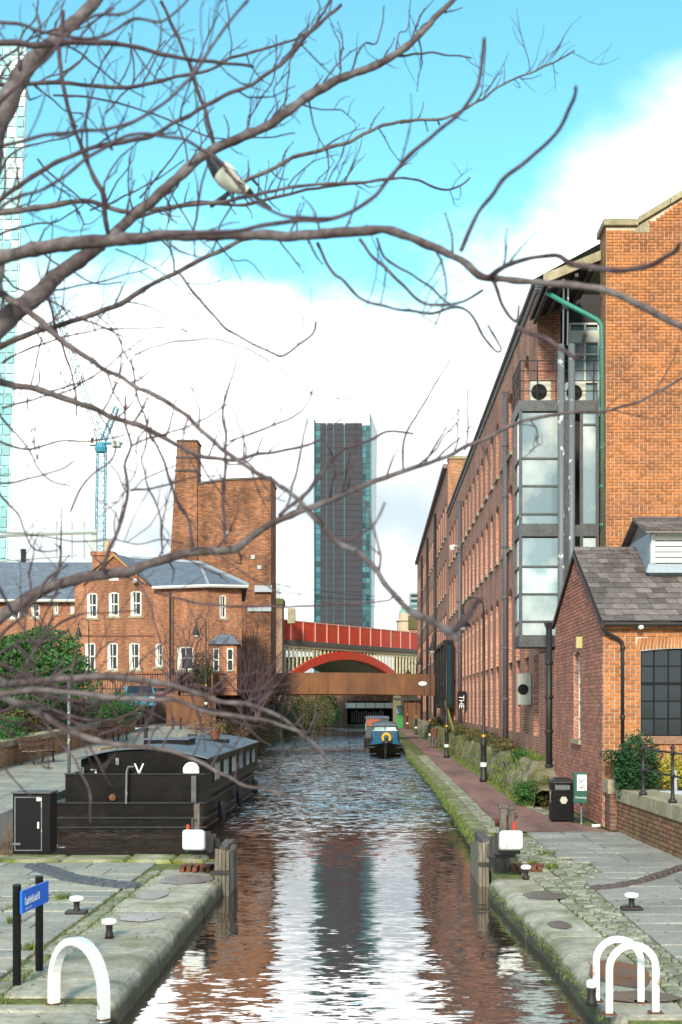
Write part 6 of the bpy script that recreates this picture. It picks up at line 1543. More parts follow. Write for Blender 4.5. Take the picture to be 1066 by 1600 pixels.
# pole by path
p = P(108,1210,40); q = MB(); q.tube([(p.x,40,.6),(p.x,40,P(108,1060,40).z)], .055, 8); tag(q.build('grey_pole', GALV, smooth=True), 'slim grey pole rising beside the bow of the black boat by the towpath', 'pole')
# iron post pair beyond boat
t = thing('double_post', (-10,66,1), 'pair of black iron posts joined by rails on the left towpath', 'railing')
for px_ in (270.5,282.5): a = P(px_,1123,66); q = MB(); q.tube([(a.x,66,pathz(66)),(a.x,66,a.z)], .045, 8); q.ell((a.x,66,a.z),(.07,.07,.07)); q.build('post', IRON, t)
for yy in (1128,1145): q = MB(); q.tube([P(270.5,yy,66),P(282.5,yy,66)], .025, 6); q.build('rail', IRON, t)
# black railing by cars
for k in range(12):
    yb = 66+k*1.4; xb = -12.5+k*.04; t = thing('iron_bollard', (xb,yb,pathz(yb)), ['first','second','third','fourth','fifth','sixth','seventh','eighth','ninth','tenth','eleventh','last'][k]+' black iron bollard from the near end of the row by the cars', 'bollard', 'bollards beside the parked cars')
    q = MB(); z = pathz(yb); q.lathe(xb,yb,[(.08,z),(.08,z+.15),(.055,z+.2),(.055,z+.85),(.08,z+.9),(.06,z+1.0),(.01,z+1.05)],8); q.build('post', IRON, t)
# cars
def car(x, y, z, rz, m, label, plate=True):
    t = thing('parked_car', (x,y,z), label, 'car', 'cars parked by the bollards')
    c_, s_ = math.cos(rz), math.sin(rz)
    def X(p): return (x+p[0]*c_-p[1]*s_, y+p[0]*s_+p[1]*c_, z+p[2])
    prof = [(-2.0,.35),(-2.05,.75),(-1.75,.95),(-1.1,1.02),(-.55,1.42),(.75,1.45),(1.5,1.05),(2.0,.95),(2.05,.4)]
    n = len(prof); vs_ = []
    for w_, in ((.82,),(-.82,)):
        for (a, h) in prof: k = .86 if h > 1.1 else 1; vs_.append(X((w_*k, a, h)))
    q = MB(); q.add(vs_, [tuple(range(n)), tuple(range(2*n-1,n-1,-1))]+[(i,(i+1)%n,n+(i+1)%n,n+i) for i in range(n)]); q.build('body', m, t, bevel=.06)
    q = MB(); q.hexa([X(v) for v in ((.66,-1.12,1.03),(-.66,-1.12,1.03),(-.60,-.62,1.40),(.60,-.62,1.40),(.68,-1.16,1.06),(-.68,-1.16,1.06),(-.62,-.66,1.43),(.62,-.66,1.43))]); q.build('windscreen', GLASS, t)
    for sgn in (1,-1):
        q = MB(); q.hexa([X(v) for v in ((sgn*.75,-.85,1.05),(sgn*.75,1.2,1.05),(sgn*.72,.7,1.38),(sgn*.72,-.5,1.38),(sgn*.83,-.85,1.05),(sgn*.83,1.2,1.05),(sgn*.74,.7,1.38),(sgn*.74,-.5,1.38))]); q.build('side_window', GLASS, t)
        q = MB(); q.box(-.14,.14,-.03,.03,-.08,.08); o = q.build('headlight', TEXTW, t); o.matrix_parent_inverse = Matrix(); o.location = Vector(X((sgn*.6,-2.05,.75)))-t.location; o.rotation_euler = (0,0,rz)
        for yy in (-1.3,1.3):
            q = MB(); cc_ = [(yy+.31*math.cos(k*math.pi/8), .31+.31*math.sin(k*math.pi/8)) for k in range(16)]
            q.add([X((sgn*.68,a,b_)) for a,b_ in cc_]+[X((sgn*.86,a,b_)) for a,b_ in cc_], [tuple(range(16)), tuple(range(31,15,-1))]+[(k,(k+1)%16,16+(k+1)%16,16+k) for k in range(16)]); w1 = q.build('wheel', FENDER, t)
CB = mat('car_blue',(.08,.30,.45),.25,metal=.2); CRD = mat('car_red',(.45,.05,.04),.3); CS = mat('car_silver',(.35,.38,.42),.3,metal=.4)
car(P(215,0,69).x,69.5,2.35,rad(12),CB,'pale blue parked car behind the round green bush')
car(P(247,0,74).x,75,2.3,rad(8),CRD,'red parked car just right of the blue car')
car(P(232,0,80).x-.8,81,2.4,rad(8),CS,'silver grey parked car behind the blue and red ones')
q = MB(); q.quad((-22,64,2.30),(-12.6,64,2.30),(-12.6,92,2.32),(-22,92,2.32)); struct(q.build('car_park', ASPH))

# left bank vegetation beyond the boat
bb = [((-8.6,66,.9),(.8,3.5,1.2),3500,.12,BUSHB,'tangled brown bramble at the water edge beyond the black boat'),
 ((-8.8,76,1.2),(1.3,4.5,1.9),6500,.13,BUSHB,'brown leafless thicket overhanging the canal before the footbridge'),
 ((-8.6,88,1.3),(1.6,5,2.1),6500,.14,BUSHB,'olive thicket under the left end of the footbridge'),
 ((-9.6,104,2.2),(1.8,5,2.6),5500,.16,BUSHB,'brown thicket just beyond the footbridge'),
 ((-8.6,118,2.0),(2.2,6,2.4),6000,.18,BUSHO,'green ivy covered bush on the left bank beyond the footbridge'),
 ((-6.8,138,1.8),(2.0,7,2.2),5500,.2,BUSHO,'green brown bush hanging over the far canal'),
 ((-6.0,158,1.9),(2.0,7,2.4),5500,.22,BUSH,'ivy covered bush beside the far road bridge'),
 ((-9.9,82,2.6),(1.0,3,1.5),3000,.12,BUSHB,'brown shrub in front of the footbridge abutment'),
 ((3.6,165,3.0),(1.4,5,3.0),4000,.22,BUSHO,'ivy tangle at the right side of the road bridge')]
for i, (c, rr_, n_, sz, m_, lab) in enumerate(bb): shrub('bank_thicket', c, rr_, n_, sz, m_, lab, 'thickets on the left canal bank', 80+i)
for i, (px_, d_, z_, h_, lab) in enumerate(((400,72,2.4,6.0,'bare multi stemmed sapling rising by the house corner'),(385,80,2.2,7.0,'bare slender tree in front of the tall brick wall'),(425,92,2,5.0,'bare sapling by the left end of the footbridge'),(290,70,3.2,6.0,'small leafless tree against the brick house'))):
    t = thing('bare_sapling', (P(px_,0,d_).x,d_,z_), lab, 'tree', 'bare saplings on the left bank'); q = MB(); q.tube([(P(px_,0,d_).x,d_,z_-.6),(P(px_,0,d_).x+.1,d_,z_+h_*.4)], [.08,.05], 6); q.build('trunk', BARK, t)
    stems('twigs', (P(px_,0,d_).x,d_,z_), h_, 26, 1.0, TWIG, t, 60+i, .028, .7, 6)

# ================================================================ BLACK BOAT
BB = thing('widebeam_boat', (-6,38,WZ), 'long black widebeam canal boat moored stern on at the left quay', 'boat')
bl, br, by0, by1 = -7.82, -4.12, 31.0, 46.5
zg = .42
q = MB()
sec = []
for (y, l, r_, zz) in ((31,bl,br,zg),(31.05,bl,br,zg),(36,bl,br,zg),(44,bl,br,zg),(46.5,bl+.4,br-.4,zg+.05),(48.4,bl+1.3,br-1.3,zg+.15),(49.2,-6.1,-5.9,zg+.2)):
    k = .14; sec.append([(l+k,y,WZ-.5),(r_-k,y,WZ-.5),(r_-.02,y,WZ+.35),(r_,y,zz),(l,y,zz),(l+.02,y,WZ+.35)])
vs_ = [v for s_ in sec for v in s_]; fs = []
for i in range(len(sec)-1):
    for k in range(6): fs.append((i*6+k, i*6+(k+1)%6, (i+1)*6+(k+1)%6, (i+1)*6+k))
fs += [tuple(range(6)), tuple((len(sec)-1)*6+k for k in range(6))[::-1]]
q.add(vs_, fs); q.build('hull', BOATB, BB)
RUB = mat('rubbing_steel',(.02,.02,.022),.3)
q = MB()
for z in (WZ+.10, WZ+.33, zg-.03): q.box(bl-.03,br+.03,by0-.05,by0-.001,z,z+.035); q.box(br+.0,br+.04,by0,44,z,z+.035)
q.build('rubbing_strake', RUB, BB)
# stern well wall
q = MB(); q.box(bl+.30,br-.02,31.15,31.22,zg,1.08); q.box(br-.10,br-.02,31.221,32.6,zg,1.08); q.box(bl+.30,bl+.38,31.221,32.6,zg,1.08); q.build('stern_bulwark', BOATB, BB)
q = MB(); q.box(bl+.28,br+.0,31.12,31.25,1.081,1.11); q.build('bulwark_rail', RUB, BB)
q = MB(); q.box(br-.32,br-.20,31.05,31.14,zg,1.06); q.build('corner_post', STEELG, BB)
# cabin
cz, ce = 1.68, 1.42; cl, crx = bl+.35, br-.10
def roofz(x): m_ = (cl+crx)/2; f = (x-m_)/((crx-cl)/2); return cz-(cz-ce)*f*f if abs(f) <= 1 else ce
xs = [cl+(crx-cl)*k/10 for k in range(11)]
q = MB(); q.prism([(cl,zg+.01),(crx,zg+.01)]+[(x,roofz(x)-.03) for x in reversed(xs)], 32.6, 46.3); q.build('cabin', BOATB, BB)
q = MB(); top = [(x,roofz(x)+.025) for x in [cl-.05]+xs[1:-1]+[crx+.05]]; bot = [(x,z-.045) for x,z in reversed(top)]; q.prism(top+bot, 32.2, 46.5); q.build('roof', BOATR, BB, bevel=.01)
q = MB(); q.prism([(cl+.0,1.085),(cl+.0,1.1),(cl+.9,1.28),(cl+1.3,1.28),(cl+1.35,1.085)], 31.9,32.0) ; q.build('stern_screen', BOATB, BB)
q = MB(); q.prism([(crx-1.9,zg),(crx,zg),(crx,ce-.04),(crx-1.0,1.60),(crx-1.9,1.63),(crx-2.5,1.60),(crx-2.6,zg)], 32.3, 32.59); q.build('stern_door_panel', BOATB, BB)
# side windows right side
for k in range(6):
    y0 = 33.6+k*2.05; q = MB(); q.box(crx+.002,crx+.02,y0,y0+1.25,.80,1.22); o = q.build('window', GLASSB, BB)
    q = MB(); q.box(crx+.003,crx+.028,y0-.05,y0,.75,1.27); q.box(crx+.003,crx+.028,y0+1.25,y0+1.3,.75,1.27); q.box(crx+.003,crx+.028,y0,y0+1.25,.75,.80); q.box(crx+.003,crx+.028,y0,y0+1.25,1.22,1.27); q.build('frame', RUB, o)
q = MB(); q.box(crx,crx+.03,32.7,46.2,.55,.58); q.build('handrail', RUB, BB)
# roof hatch, poles
q = MB(); q.box(-6.4,-5.2,35.5,37.2,1.60,1.80); q.build('roof_hatch', BOATB, BB, bevel=.02)
q = MB(); q.box(-6.45,-5.15,35.45,37.25,1.801,1.83); q.build('hatch_lid', BOATR, BB)
q = MB(); q.tube([(-7.3,34,1.60),(-6.9,36.8,1.64)], .03, 6); q.build('wooden_pole', mat('pale_wood',(.45,.22,.10),.6), BB)
q = MB(); q.box(-6.5,-6.2,44.5,44.8,1.66,1.76); q.box(-5.8,-5.5,44.5,44.8,1.66,1.74); q.build('roof_vent', IRON, BB)
q = MB(); q.box(-6.9,crx-.3,39.9,39.98,1.70-.12,1.70); q.build('roof_seam', BOATB, BB)
# V letter
A = P(217,1203,32.25); text('V', .42, (A.x,32.28,A.z), (rad(90),0,0), TEXTW, BB)
# tiller
a = [P(197,1256,30.95),P(198,1205,30.95),P(201,1198,30.95),P(209,1198,31.0)]; q = MB(); q.tube(a, .025, 8); q.build('tiller', GALV, BB)
q = MB(); p = P(184,1190,32.2); q.box(p.x-.05,p.x+.03,32.2,32.28,p.z-.08,p.z+.09); q.build('padlock', GALV, BB)
q = MB(); p = P(298,1205,32.1); n = 16; 
q.tube([(p.x+.17*math.cos(2*math.pi*k/n),32.2,1.13+.17*math.sin(2*math.pi*k/n)) for k in range(n+1)], .045, 8); q.ell((p.x,32.22,1.13),(.15,.04,.15)); q.build('life_ring', WHITE, BB, smooth=True)
q = MB(); 
for px_, py_ in ((130,1203),(150,1206),(175,1245)): p = P(px_,py_,31.7); q.tube([(p.x,31.7,p.z-.2),(p.x,31.7,p.z+.05),(p.x-.12,31.7,p.z+.05)], .03, 6)
q.build('deck_fitting', GALV, BB)
p = P(176,1246,31.1); q = MB(); q.ell((p.x,31.1,p.z),(.09,.05,.09)); q.build('stern_hook', RUSTY, BB)
for k in range(9):
    q = MB(); q.lathe(bl+.6+k*.36,31.1,[(.015,1.112),(.015,1.118),(.001,1.122)],6); q.build('rivet', RUB, BB)
q = MB(); q.tube([(-5.9+.2*math.cos(k*.8)*(1-.01*k),38.6+.2*math.sin(k*.8),1.70+.006*k) for k in range(28)], .02, 5); q.build('rope_coil', mat('rope_grey',(.28,.25,.20),.9), BB)
q = MB(); q.lathe(-5.2,41.8,[(.14,1.62),(.16,1.95)],12); q.build('plant_pot', RUSTY, BB); q = MB(); q.lathe(-7.0,39.2,[(.06,1.5),(.06,2.0),(.09,2.02),(.09,2.08)],10); q.build('stove_pipe', IRON, BB)
for yy in (33.2,37.6,42.5):
    t = thing('boat_fender', (br+.12,yy,.1), {33.2:'black tubular fender nearest the stern of the black boat',37.6:'black tubular fender amidships on the black boat',42.5:'black tubular fender nearest the bow of the black boat'}[yy], 'fender', 'fenders hung on the black boat')
    q = MB(); q.tube([(br+.14,yy,.28),(br+.15,yy+.06,.22),(br+.15,yy+.22,-.12),(br+.15,yy+.25,-.2)], [.04,.10,.10,.05], 10); q.build('fender_body', FENDER, t, smooth=True)
    q = MB(); q.tube([(br+.05,yy-.05,.45),(br+.14,yy,.28)], .012, 4); q.build('rope', IRON, t)

# ================================================================ BLUE BOAT
NB = thing('narrowboat', (.7,75.6,WZ), 'blue narrowboat with yellow life ring at its bow, moored by the towpath', 'boat')
xl, xr_ = -.28, 1.62; y0 = 75.6
q = MB(); sec = []
for (y, l, r_, zz) in ((74.3,.55,.75,.55),(75.2,.15,1.2,.45),(76.5,xl,xr_,.35),(90,xl,xr_,.3)):
    sec.append([(l+.08,y,WZ-.4),(r_-.08,y,WZ-.4),(r_,y,zz),(l,y,zz)])
vs_ = [v for s_ in sec for v in s_]; fs = []
for i in range(3):
    for k in range(4): fs.append((i*4+k, i*4+(k+1)%4, (i+1)*4+(k+1)%4, (i+1)*4+k))
fs += [(0,1,2,3),(15,14,13,12)]; q.add(vs_, fs); q.build('hull', BOATB, NB)
q = MB(); q.hexa([(xl+.05,76.2,.3),(xr_-.05,76.2,.3),(xr_-.05,78.6,.3),(xl+.05,78.6,.3),(xl+.25,76.6,.78),(xr_-.25,76.6,.78),(xr_-.12,78.6,1.2),(xl+.12,78.6,1.2)]); q.build('bow_cover', BLUEB, NB, bevel=.05)
q = MB(); q.hexa([(xl+.08,78.61,.3),(xr_-.08,78.61,.3),(xr_-.08,90,.3),(xl+.08,90,.3),(xl+.2,78.61,1.45),(xr_-.2,78.61,1.45),(xr_-.2,90,1.45),(xl+.2,90,1.45)]); q.build('cabin', BLUEB, NB)
q = MB(); q.prism([(xl+.1,1.451),(xl+.35,1.56),((xl+xr_)/2,1.62),(xr_-.35,1.56),(xr_-.1,1.451)], 78.4, 90.2); q.build('roof', BOATR, NB)
for (a, c) in ((xl+.3,(xl+xr_)/2-.04),((xl+xr_)/2+.04,xr_-.3)): q = MB(); q.quad((a,78.5,1.2),(c,78.5,1.2),(c,78.55,1.42),(a,78.55,1.42)); q.build('front_window', GLASSB, NB, fix=False)
q = MB(); q.box(xl+.2,xr_-.2,78.35,78.4,1.17,1.2); q.build('window_trim', TEXTW, NB)
q = MB(); p = P(604,1153,75.9); n = 16; q.tube([(p.x+.22*math.cos(math.pi*(k/n*1.5-.25)),75.9,p.z+.24*math.sin(math.pi*(k/n*1.5-.25))) for k in range(n+1)], .09, 7); q.build('yellow_life_ring', YELO, NB, smooth=True)
q = MB(); q.ell((p.x,75.7,p.z-.35),(.22,.2,.28)); q.build('bow_fender', FENDER, NB, smooth=True)
q = MB(); q.box(xl-.02,xr_+.02,75.6,75.68,.22,.28); q.box(xl+.1,xr_-.1,75.45,75.5,-.15,-.1); q.build('bow_rail', RUB, NB)
N2 = thing('narrowboat', (-.1,92,WZ), 'dark narrowboat with reddish end moored behind the blue one', 'boat')
q = MB(); q.box(-.75,1.2,92,106,WZ-.3,.35); q.build('hull', BOATB, N2); q = MB(); q.box(-.6,1.05,92.3,105,.351,1.75); q.build('cabin', mat('cabin_dark',(.05,.07,.08),.5), N2); q = MB(); q.box(-.65,1.1,92.2,105.2,1.751,1.83); q.build('roof', BOATR, N2)
q = MB(); q.box(-.55,.4,92.22,92.28,1.2,1.72); q.build('red_panel', mat('rust_red',(.32,.08,.04),.6), N2); q = MB(); q.box(-.64,-.61,93,104,.9,1.5); q.build('window_strip', GLASSB, N2)

# ================================================================ FOREGROUND TREE
TRE = thing('bare_tree', (-3.4,5.5,0), 'leafless tree whose reddish branches spread across the sky in the foreground', 'tree')
q = MB(); q.tube([(-3.5,5.6,-.05),(-3.4,5.5,1.2),(-3.45,5.4,2.6),(-3.35,5.4,4),(-3.2,5.2,5.2),(-3.0,5.1,6.8)], [.24,.19,.17,.15,.11,.06], 12); q.build('trunk', BARK, TRE, smooth=True)
def smooth(pts, k=4):
    out = []
    n = len(pts)
    for i in range(n-1):
        p0 = pts[max(0,i-1)]; p1 = pts[i]; p2 = pts[i+1]; p3 = pts[min(n-1,i+2)]
        for j in range(k):
            t_ = j/k; t2 = t_*t_; t3 = t2*t_
            out.append(tuple(.5*((2*p1[m_])+(-p0[m_]+p2[m_])*t_+(2*p0[m_]-5*p1[m_]+4*p2[m_]-p3[m_])*t2+(-p0[m_]+3*p1[m_]-3*p2[m_]+p3[m_])*t3) for m_ in range(len(p1))))
    out.append(tuple(pts[-1])); return out
BRS = []
rb = random.Random(21)
twm = MB()
def shoot(p, d, ln, r_, lvl=0):
    """curving twig ending in a bud"""
    pts = [p]; n = max(4, int(ln/.05)); n = min(n, 9)
    d = d.normalized(); cur = p.copy(); bend = Vector((rb.gauss(0,.10), rb.gauss(0,.08), abs(rb.gauss(.10,.07))))
    for i in range(n):
        d = (d+bend+Vector((rb.gauss(0,.17), rb.gauss(0,.14), rb.gauss(0,.17)))).normalized(); cur = cur+d*ln/n; pts.append(cur.copy())
    rs = [r_*(1-.62*i/n) for i in range(n+1)]
    for i in range(2, n): 
        if rb.random() < .4: rs[i] *= 1.35
    twm.tube(pts, rs, 5, cap=False)
    twm.ell(pts[-1], (rs[-1]*1.9,)*2+(rs[-1]*2.6,), 6, 4)
    for i in range(1, n):
        if rb.random() < .5:
            sd_ = Vector((rb.gauss(0,1), rb.gauss(0,1), rb.gauss(0,1))).normalized(); twm.ell(pts[i]+sd_*rs[i]*1.1, (rs[i]*1.0,)*2+(rs[i]*1.5,), 5, 3)
    if lvl < 1 and ln > .14:
        for i in range(1, n):
            if rb.random() < .33: 
                dd_ = (pts[i+1]-pts[i]).normalized()+Vector((rb.gauss(0,.6), rb.gauss(0,.4), rb.gauss(.1,.45))); shoot(pts[i], dd_, ln*rb.uniform(.18,.5), rs[i]*.75, lvl+1)
def branch(pts, d0, d1=None, w0=8, w1=4, root=False, tw=0.5, up=1.0, tl=(.10,.32)):
    d1 = d0 if d1 is None else d1; n = len(pts); raw = []
    for i, pt in enumerate(pts):
        f = i/(n-1); d = d0+(d1-d0)*f; w_ = pt[2] if len(pt) > 2 else w0+(w1-w0)*f
        v = P(pt[0], pt[1], d); raw.append((v.x, v.y, v.z, w_*d/F/2*(.9 if w_ > 9 else .82)))
    if root:
        a_, b_ = Vector(raw[0][:3]), Vector(raw[1][:3]); e_ = a_+(a_-b_).normalized()*.45; e_.y += .12
        if e_.x > a_.x-.2: e_.x = a_.x-.25
        raw.insert(0, (*e_, raw[0][3]*1.05)); z = max(1.2, min(6.2, e_.z-.35)); raw.insert(0, (-3.36, 5.42, z, raw[0][3]*1.15))
    sm = smooth(raw, 8); q = MB(); jit = Vector((rb.random()*50,0,0))
    P_ = []; rs = []
    for i, s_ in enumerate(sm):
        v = Vector(s_[:3]); nn = Vector((noise.noise(v*3.5+jit), 0, noise.noise(v*3.5+jit+Vector((9,9,9)))))*.018 + Vector((noise.noise(v*13+jit), 0, noise.noise(v*13+jit+Vector((5,9,2)))))*.008
        P_.append(v+nn); rs.append(s_[3]*(1+.22*noise.noise(v*22+jit)+.22*max(0,noise.noise(v*40+jit))))
    q.tube(P_, rs, 8 if rs[0] > .008 else 6)
    o = q.build('branch', BARK if rs[0] > .011 else TWIG, TRE, smooth=True)
    for i in range(2, len(P_)-1):
        seglen = (P_[i+1]-P_[i]).length
        px_ = VX+F*P_[i].x/P_[i].y
        if px_ < -80: continue
        if rb.random() < tw*seglen/.10*1.35:
            t_ = (P_[i+1]-P_[i]).normalized(); side = Vector((0,0,1)) if rb.random() < .72 else Vector((0,0,-1))
            d = t_*rb.uniform(.1,.9)+side*up*rb.uniform(.5,1)+Vector((0,rb.gauss(0,.4),0)); shoot(P_[i], d, rb.uniform(*tl), max(.0019, min(.0042, rs[i]*.5)))
    return o
branch([(0,402,26),(90,388,25),(180,374,22),(250,368,19),(330,366,18),(420,370,18),(480,370,18),(540,360,17),(600,362,15),(660,382,14),(720,406,13),(765,432,13),(850,440,12),(950,456,12),(1010,485,12),(1075,520,12)], 4.4, 3.6, root=True, tw=.28)
branch([(765,432,10),(800,412,9),(860,402,9),(900,416,10),(985,422,10),(1040,400,9),(1060,374,8)], 3.7, 3.2, tw=.1)
branch([(0,185,34),(35,112,30),(80,66,25),(130,20,20),(165,-20,17)], 4.6, 4.8, root=True, tw=.4)
branch([(0,505,36),(60,455,30),(110,415,26),(160,380,20),(200,345,18),(250,300,17),(320,245,17),(400,207,15),(470,160,15),(533,125,14),(600,92,12),(660,50,11),(715,-10,9)], 4.7, 5.4, root=True, tw=.8)
branch([(0,68),(60,70),(130,65),(190,68),(250,80),(300,88),(350,98),(395,108)], 3.9, 4.2, 11, 5, root=True, tw=.6)
branch([(0,312),(60,272),(130,240),(200,225),(240,214),(290,180),(340,150),(400,130),(450,92),(500,38),(535,5)], 4.2, 4.5, 9, 6, root=True, tw=.7)
branch([(0,330),(70,322),(130,317),(200,330),(300,321),(400,305),(480,293),(533,288),(600,280)], 5.2, 5.4, 11, 4, root=True, tw=.9)
branch([(248,0),(270,50),(300,110),(320,160),(333,210),(338,240)], 5.2, 5.3, 6, 8, tw=.3)
branch([(100,20),(95,100),(110,185),(135,250),(158,300),(165,350),(168,372)], 4.2, 4.4, 8, 10, tw=.3)
branch([(40,133),(150,135),(200,138),(260,125),(330,108),(365,90),(420,75),(460,60),(490,35),(515,0)], 4.9, 5.2, 8, 4, root=True, tw=.9)
branch([(330,320),(380,285),(400,275),(470,245),(533,230),(600,200),(660,190),(700,185),(740,165),(790,130),(850,105),(900,80)], 5.7, 6.0, 9, 3, tw=1.3, tl=(.08,.28))
branch([(200,345),(300,318),(380,322),(480,295),(560,287),(640,278),(690,292),(715,290),(735,275)], 5.9, 6.1, 7, 3, tw=1.0, tl=(.08,.25))
branch([(725,400),(755,340),(780,300),(830,250),(870,205),(893,165),(900,132)], 3.5, 3.2, 8, 7, tw=.05)
branch([(200,372),(330,362),(440,350),(530,345),(580,315),(620,270),(660,225),(700,190),(740,145),(755,105),(760,62)], 3.6, 3.4, 8, 7, tw=.1)
branch([(0,330),(80,290),(180,215),(260,215),(330,240),(420,330),(520,345)], 3.3, 3.4, 7, 6, root=True, tw=.15)
branch([(0,230),(110,210),(200,190),(280,130),(330,60),(380,0)], 3.4, 3.3, 7, 5, root=True, tw=.25)
branch([(0,152),(70,90),(130,40),(200,20),(235,-10)], 3.4, 3.3, 7, 5, root=True, tw=.4)
branch([(0,30),(70,45),(150,55),(210,30),(260,30),(300,-5)], 3.6, 3.5, 7, 4, root=True, tw=.5)
branch([(80,150),(160,155),(240,180),(350,218),(460,210)], 5.0, 5.2, 4, 2.5, tw=.6)
branch([(0,545),(75,515),(175,480),(245,436),(320,400),(400,375),(480,365)], 5.0, 4.8, 11, 7, root=True, tw=.7)
branch([(0,597),(75,615),(150,640),(240,672),(300,705),(360,720),(400,712),(450,700),(500,685)], 4.8, 4.9, 12, 4, root=True, tw=.8)
branch([(0,455,13),(50,495,12),(125,552,10),(200,598,9),(275,640,9),(350,700,9),(430,755,9),(475,790,9),(528,841,10),(571,876,10),(615,933,11),(660,965,12),(700,985,13),(715,1002,13)], 4.6, 2.9, root=True, tw=.35)
branch([(702,990,11),(715,975,12),(735,950,11),(748,940,8)], 2.9, 2.8, tw=0)
branch([(0,962,22),(60,925,21),(120,905,19),(200,890,18),(270,872,17),(360,856,14),(400,831,13),(440,806,12),(500,786,11),(560,766,10),(620,741,9),(700,710,8),(760,686,8),(820,656,7),(870,647,7),(940,640,6),(990,630,6),(1040,605,5),(1075,585,5)], 4.6, 4.9, root=True, tw=.7)
branch([(0,1070,13),(100,1056,12),(170,1058,12),(230,1062,11),(300,1078,10),(350,1095,9),(420,1108,8),(470,1145,6),(533,1210,4),(546,1240,3)], 4.0, 4.2, root=True, tw=.6, tl=(.06,.22))
branch([(0,1088),(80,1076),(170,1084),(260,1096),(330,1120),(400,1126),(440,1135),(480,1145)], 3.8, 4.0, 11, 5, root=True, tw=.8, tl=(.06,.2))
branch([(0,1086),(75,1118),(150,1152),(225,1166),(319,1192),(397,1227),(472,1250)], 3.9, 4.0, 13, 4, root=True, tw=.5, tl=(.06,.2))
branch([(0,1060),(70,1085),(140,1100),(200,1090),(250,1085),(330,1110),(390,1120)], 4.2, 4.2, 9, 5, root=True, tw=.9, tl=(.05,.2))
branch([(0,1110),(40,1095),(90,1110),(150,1130),(200,1120),(260,1080),(300,1050)], 4.4, 4.4, 7, 4, root=True, tw=.8, tl=(.05,.2))
branch([(62,1100),(67,1121),(109,1181),(135,1230),(144,1286)], 3.9, 3.8, 7, 3, tw=.5, tl=(.06,.15))
branch([(0,1000),(40,960),(80,900),(110,880)], 4.3, 4.3, 7, 4, root=True, tw=.5)
branch([(20,1070),(60,1010),(100,975),(140,960),(215,950)], 4.4, 4.3, 6, 3, tw=.6)
branch([(201,615),(196,663),(205,695),(197,721),(202,751),(199,789),(186,822),(175,845),(158,890)], 4.7, 4.6, 4, 7, tw=.35)
branch([(205,560),(216,620),(231,667),(250,710),(263,751),(272,776),(289,804),(301,832),(302,864)], 4.7, 4.7, 4, 7, tw=.35)
branch([(235,640),(224,700),(220,725),(232,757),(250,794),(257,826),(257,866)], 4.8, 4.7, 3, 4, tw=.35)
branch([(205,695),(231,684),(261,674),(286,667),(330,648),(355,632)], 4.7, 4.7, 4, 2.5, tw=.5)
branch([(205,763),(233,760),(265,756),(289,747),(310,743),(319,751),(350,745)], 4.7, 4.7, 4.5, 2.5, tw=.4)
branch([(0,830),(60,835),(130,848),(175,846),(209,850),(252,845),(289,852)], 4.6, 4.7, 3, 2.5, tw=.4)
branch([(280,425),(310,465),(335,490),(370,520),(425,550),(450,550),(490,520),(500,497)], 4.2, 4.1, 6, 4.5, tw=.1)
branch([(210,555),(240,540),(290,530),(340,533),(400,555),(460,600),(500,622),(560,626)], 4.0, 4.0, 4, 3, tw=.2)
branch([(500,380),(520,425),(533,437),(563,467),(608,482),(668,490),(708,480),(733,490),(753,520),(775,545),(786,540),(762,502)], 4.1, 3.9, 6, 5, tw=.1)
branch([(560,375),(580,400),(623,440),(668,475),(720,470),(755,450)], 4.0, 3.8, 6, 6, tw=.1)
branch([(590,370),(603,400),(658,435),(703,475)], 4.1, 4.0, 5, 4, tw=.1)
branch([(768,435),(783,480),(803,505),(808,480)], 3.7, 3.6, 8, 6, tw=0)
branch([(803,510),(830,520),(858,530),(885,548),(908,560),(914,535),(918,522)], 3.2, 3.0, 9, 7, tw=0)
branch([(628,735),(638,675),(653,645),(683,590),(697,565),(706,548)], 4.8, 4.9, 5, 2.5, tw=.2)
branch([(725,700),(733,630),(735,600),(738,586)], 4.8, 4.8, 4, 2.5, tw=.15)
branch([(440,806),(480,770),(500,745),(533,705),(580,685),(608,672),(645,674)], 4.5, 4.6, 8, 4, tw=.3)
branch([(528,841),(545,842),(563,833),(582,819),(601,784)], 3.4, 3.4, 7, 4, tw=0)
branch([(240,925),(330,945),(449,953),(495,949),(528,946),(560,941),(608,938),(616,930)], 4.4, 4.4, 5, 3.5, tw=.15)
branch([(352,850),(352,800),(355,700),(345,650),(355,610),(372,556)], 4.6, 4.7, 7, 3, tw=.6, tl=(.06,.16))
branch([(355,690),(425,665),(475,640),(490,605)], 4.7, 4.8, 4, 2.5, tw=.2)
branch([(445,800),(465,710),(478,665),(483,650)], 4.7, 4.8, 4, 2.5, tw=.2)
branch([(215,890),(228,930),(250,1010),(265,1060)], 4.3, 4.2, 4, 3, tw=.3)
branch([(0,690),(40,700),(90,690),(140,690),(195,678)], 4.9, 4.9, 5, 3, tw=.7)
branch([(0,640),(60,625),(130,600),(190,560),(240,520)], 5.0, 5.1, 4, 2.5, tw=.8)
branch([(0,570),(60,540),(130,520),(200,515),(260,512)], 5.2, 5.2, 4, 2.5, tw=.8)
branch([(75,470),(90,520),(105,560),(115,610),(118,650)], 4.9, 4.9, 6, 4, tw=.3)
branch([(300,860),(330,860),(390,900),(440,930)], 4.5, 4.3, 4, 3, tw=.3)
branch([(110,800),(130,760),(170,725),(180,700)], 4.8, 4.8, 4, 3, tw=.6)
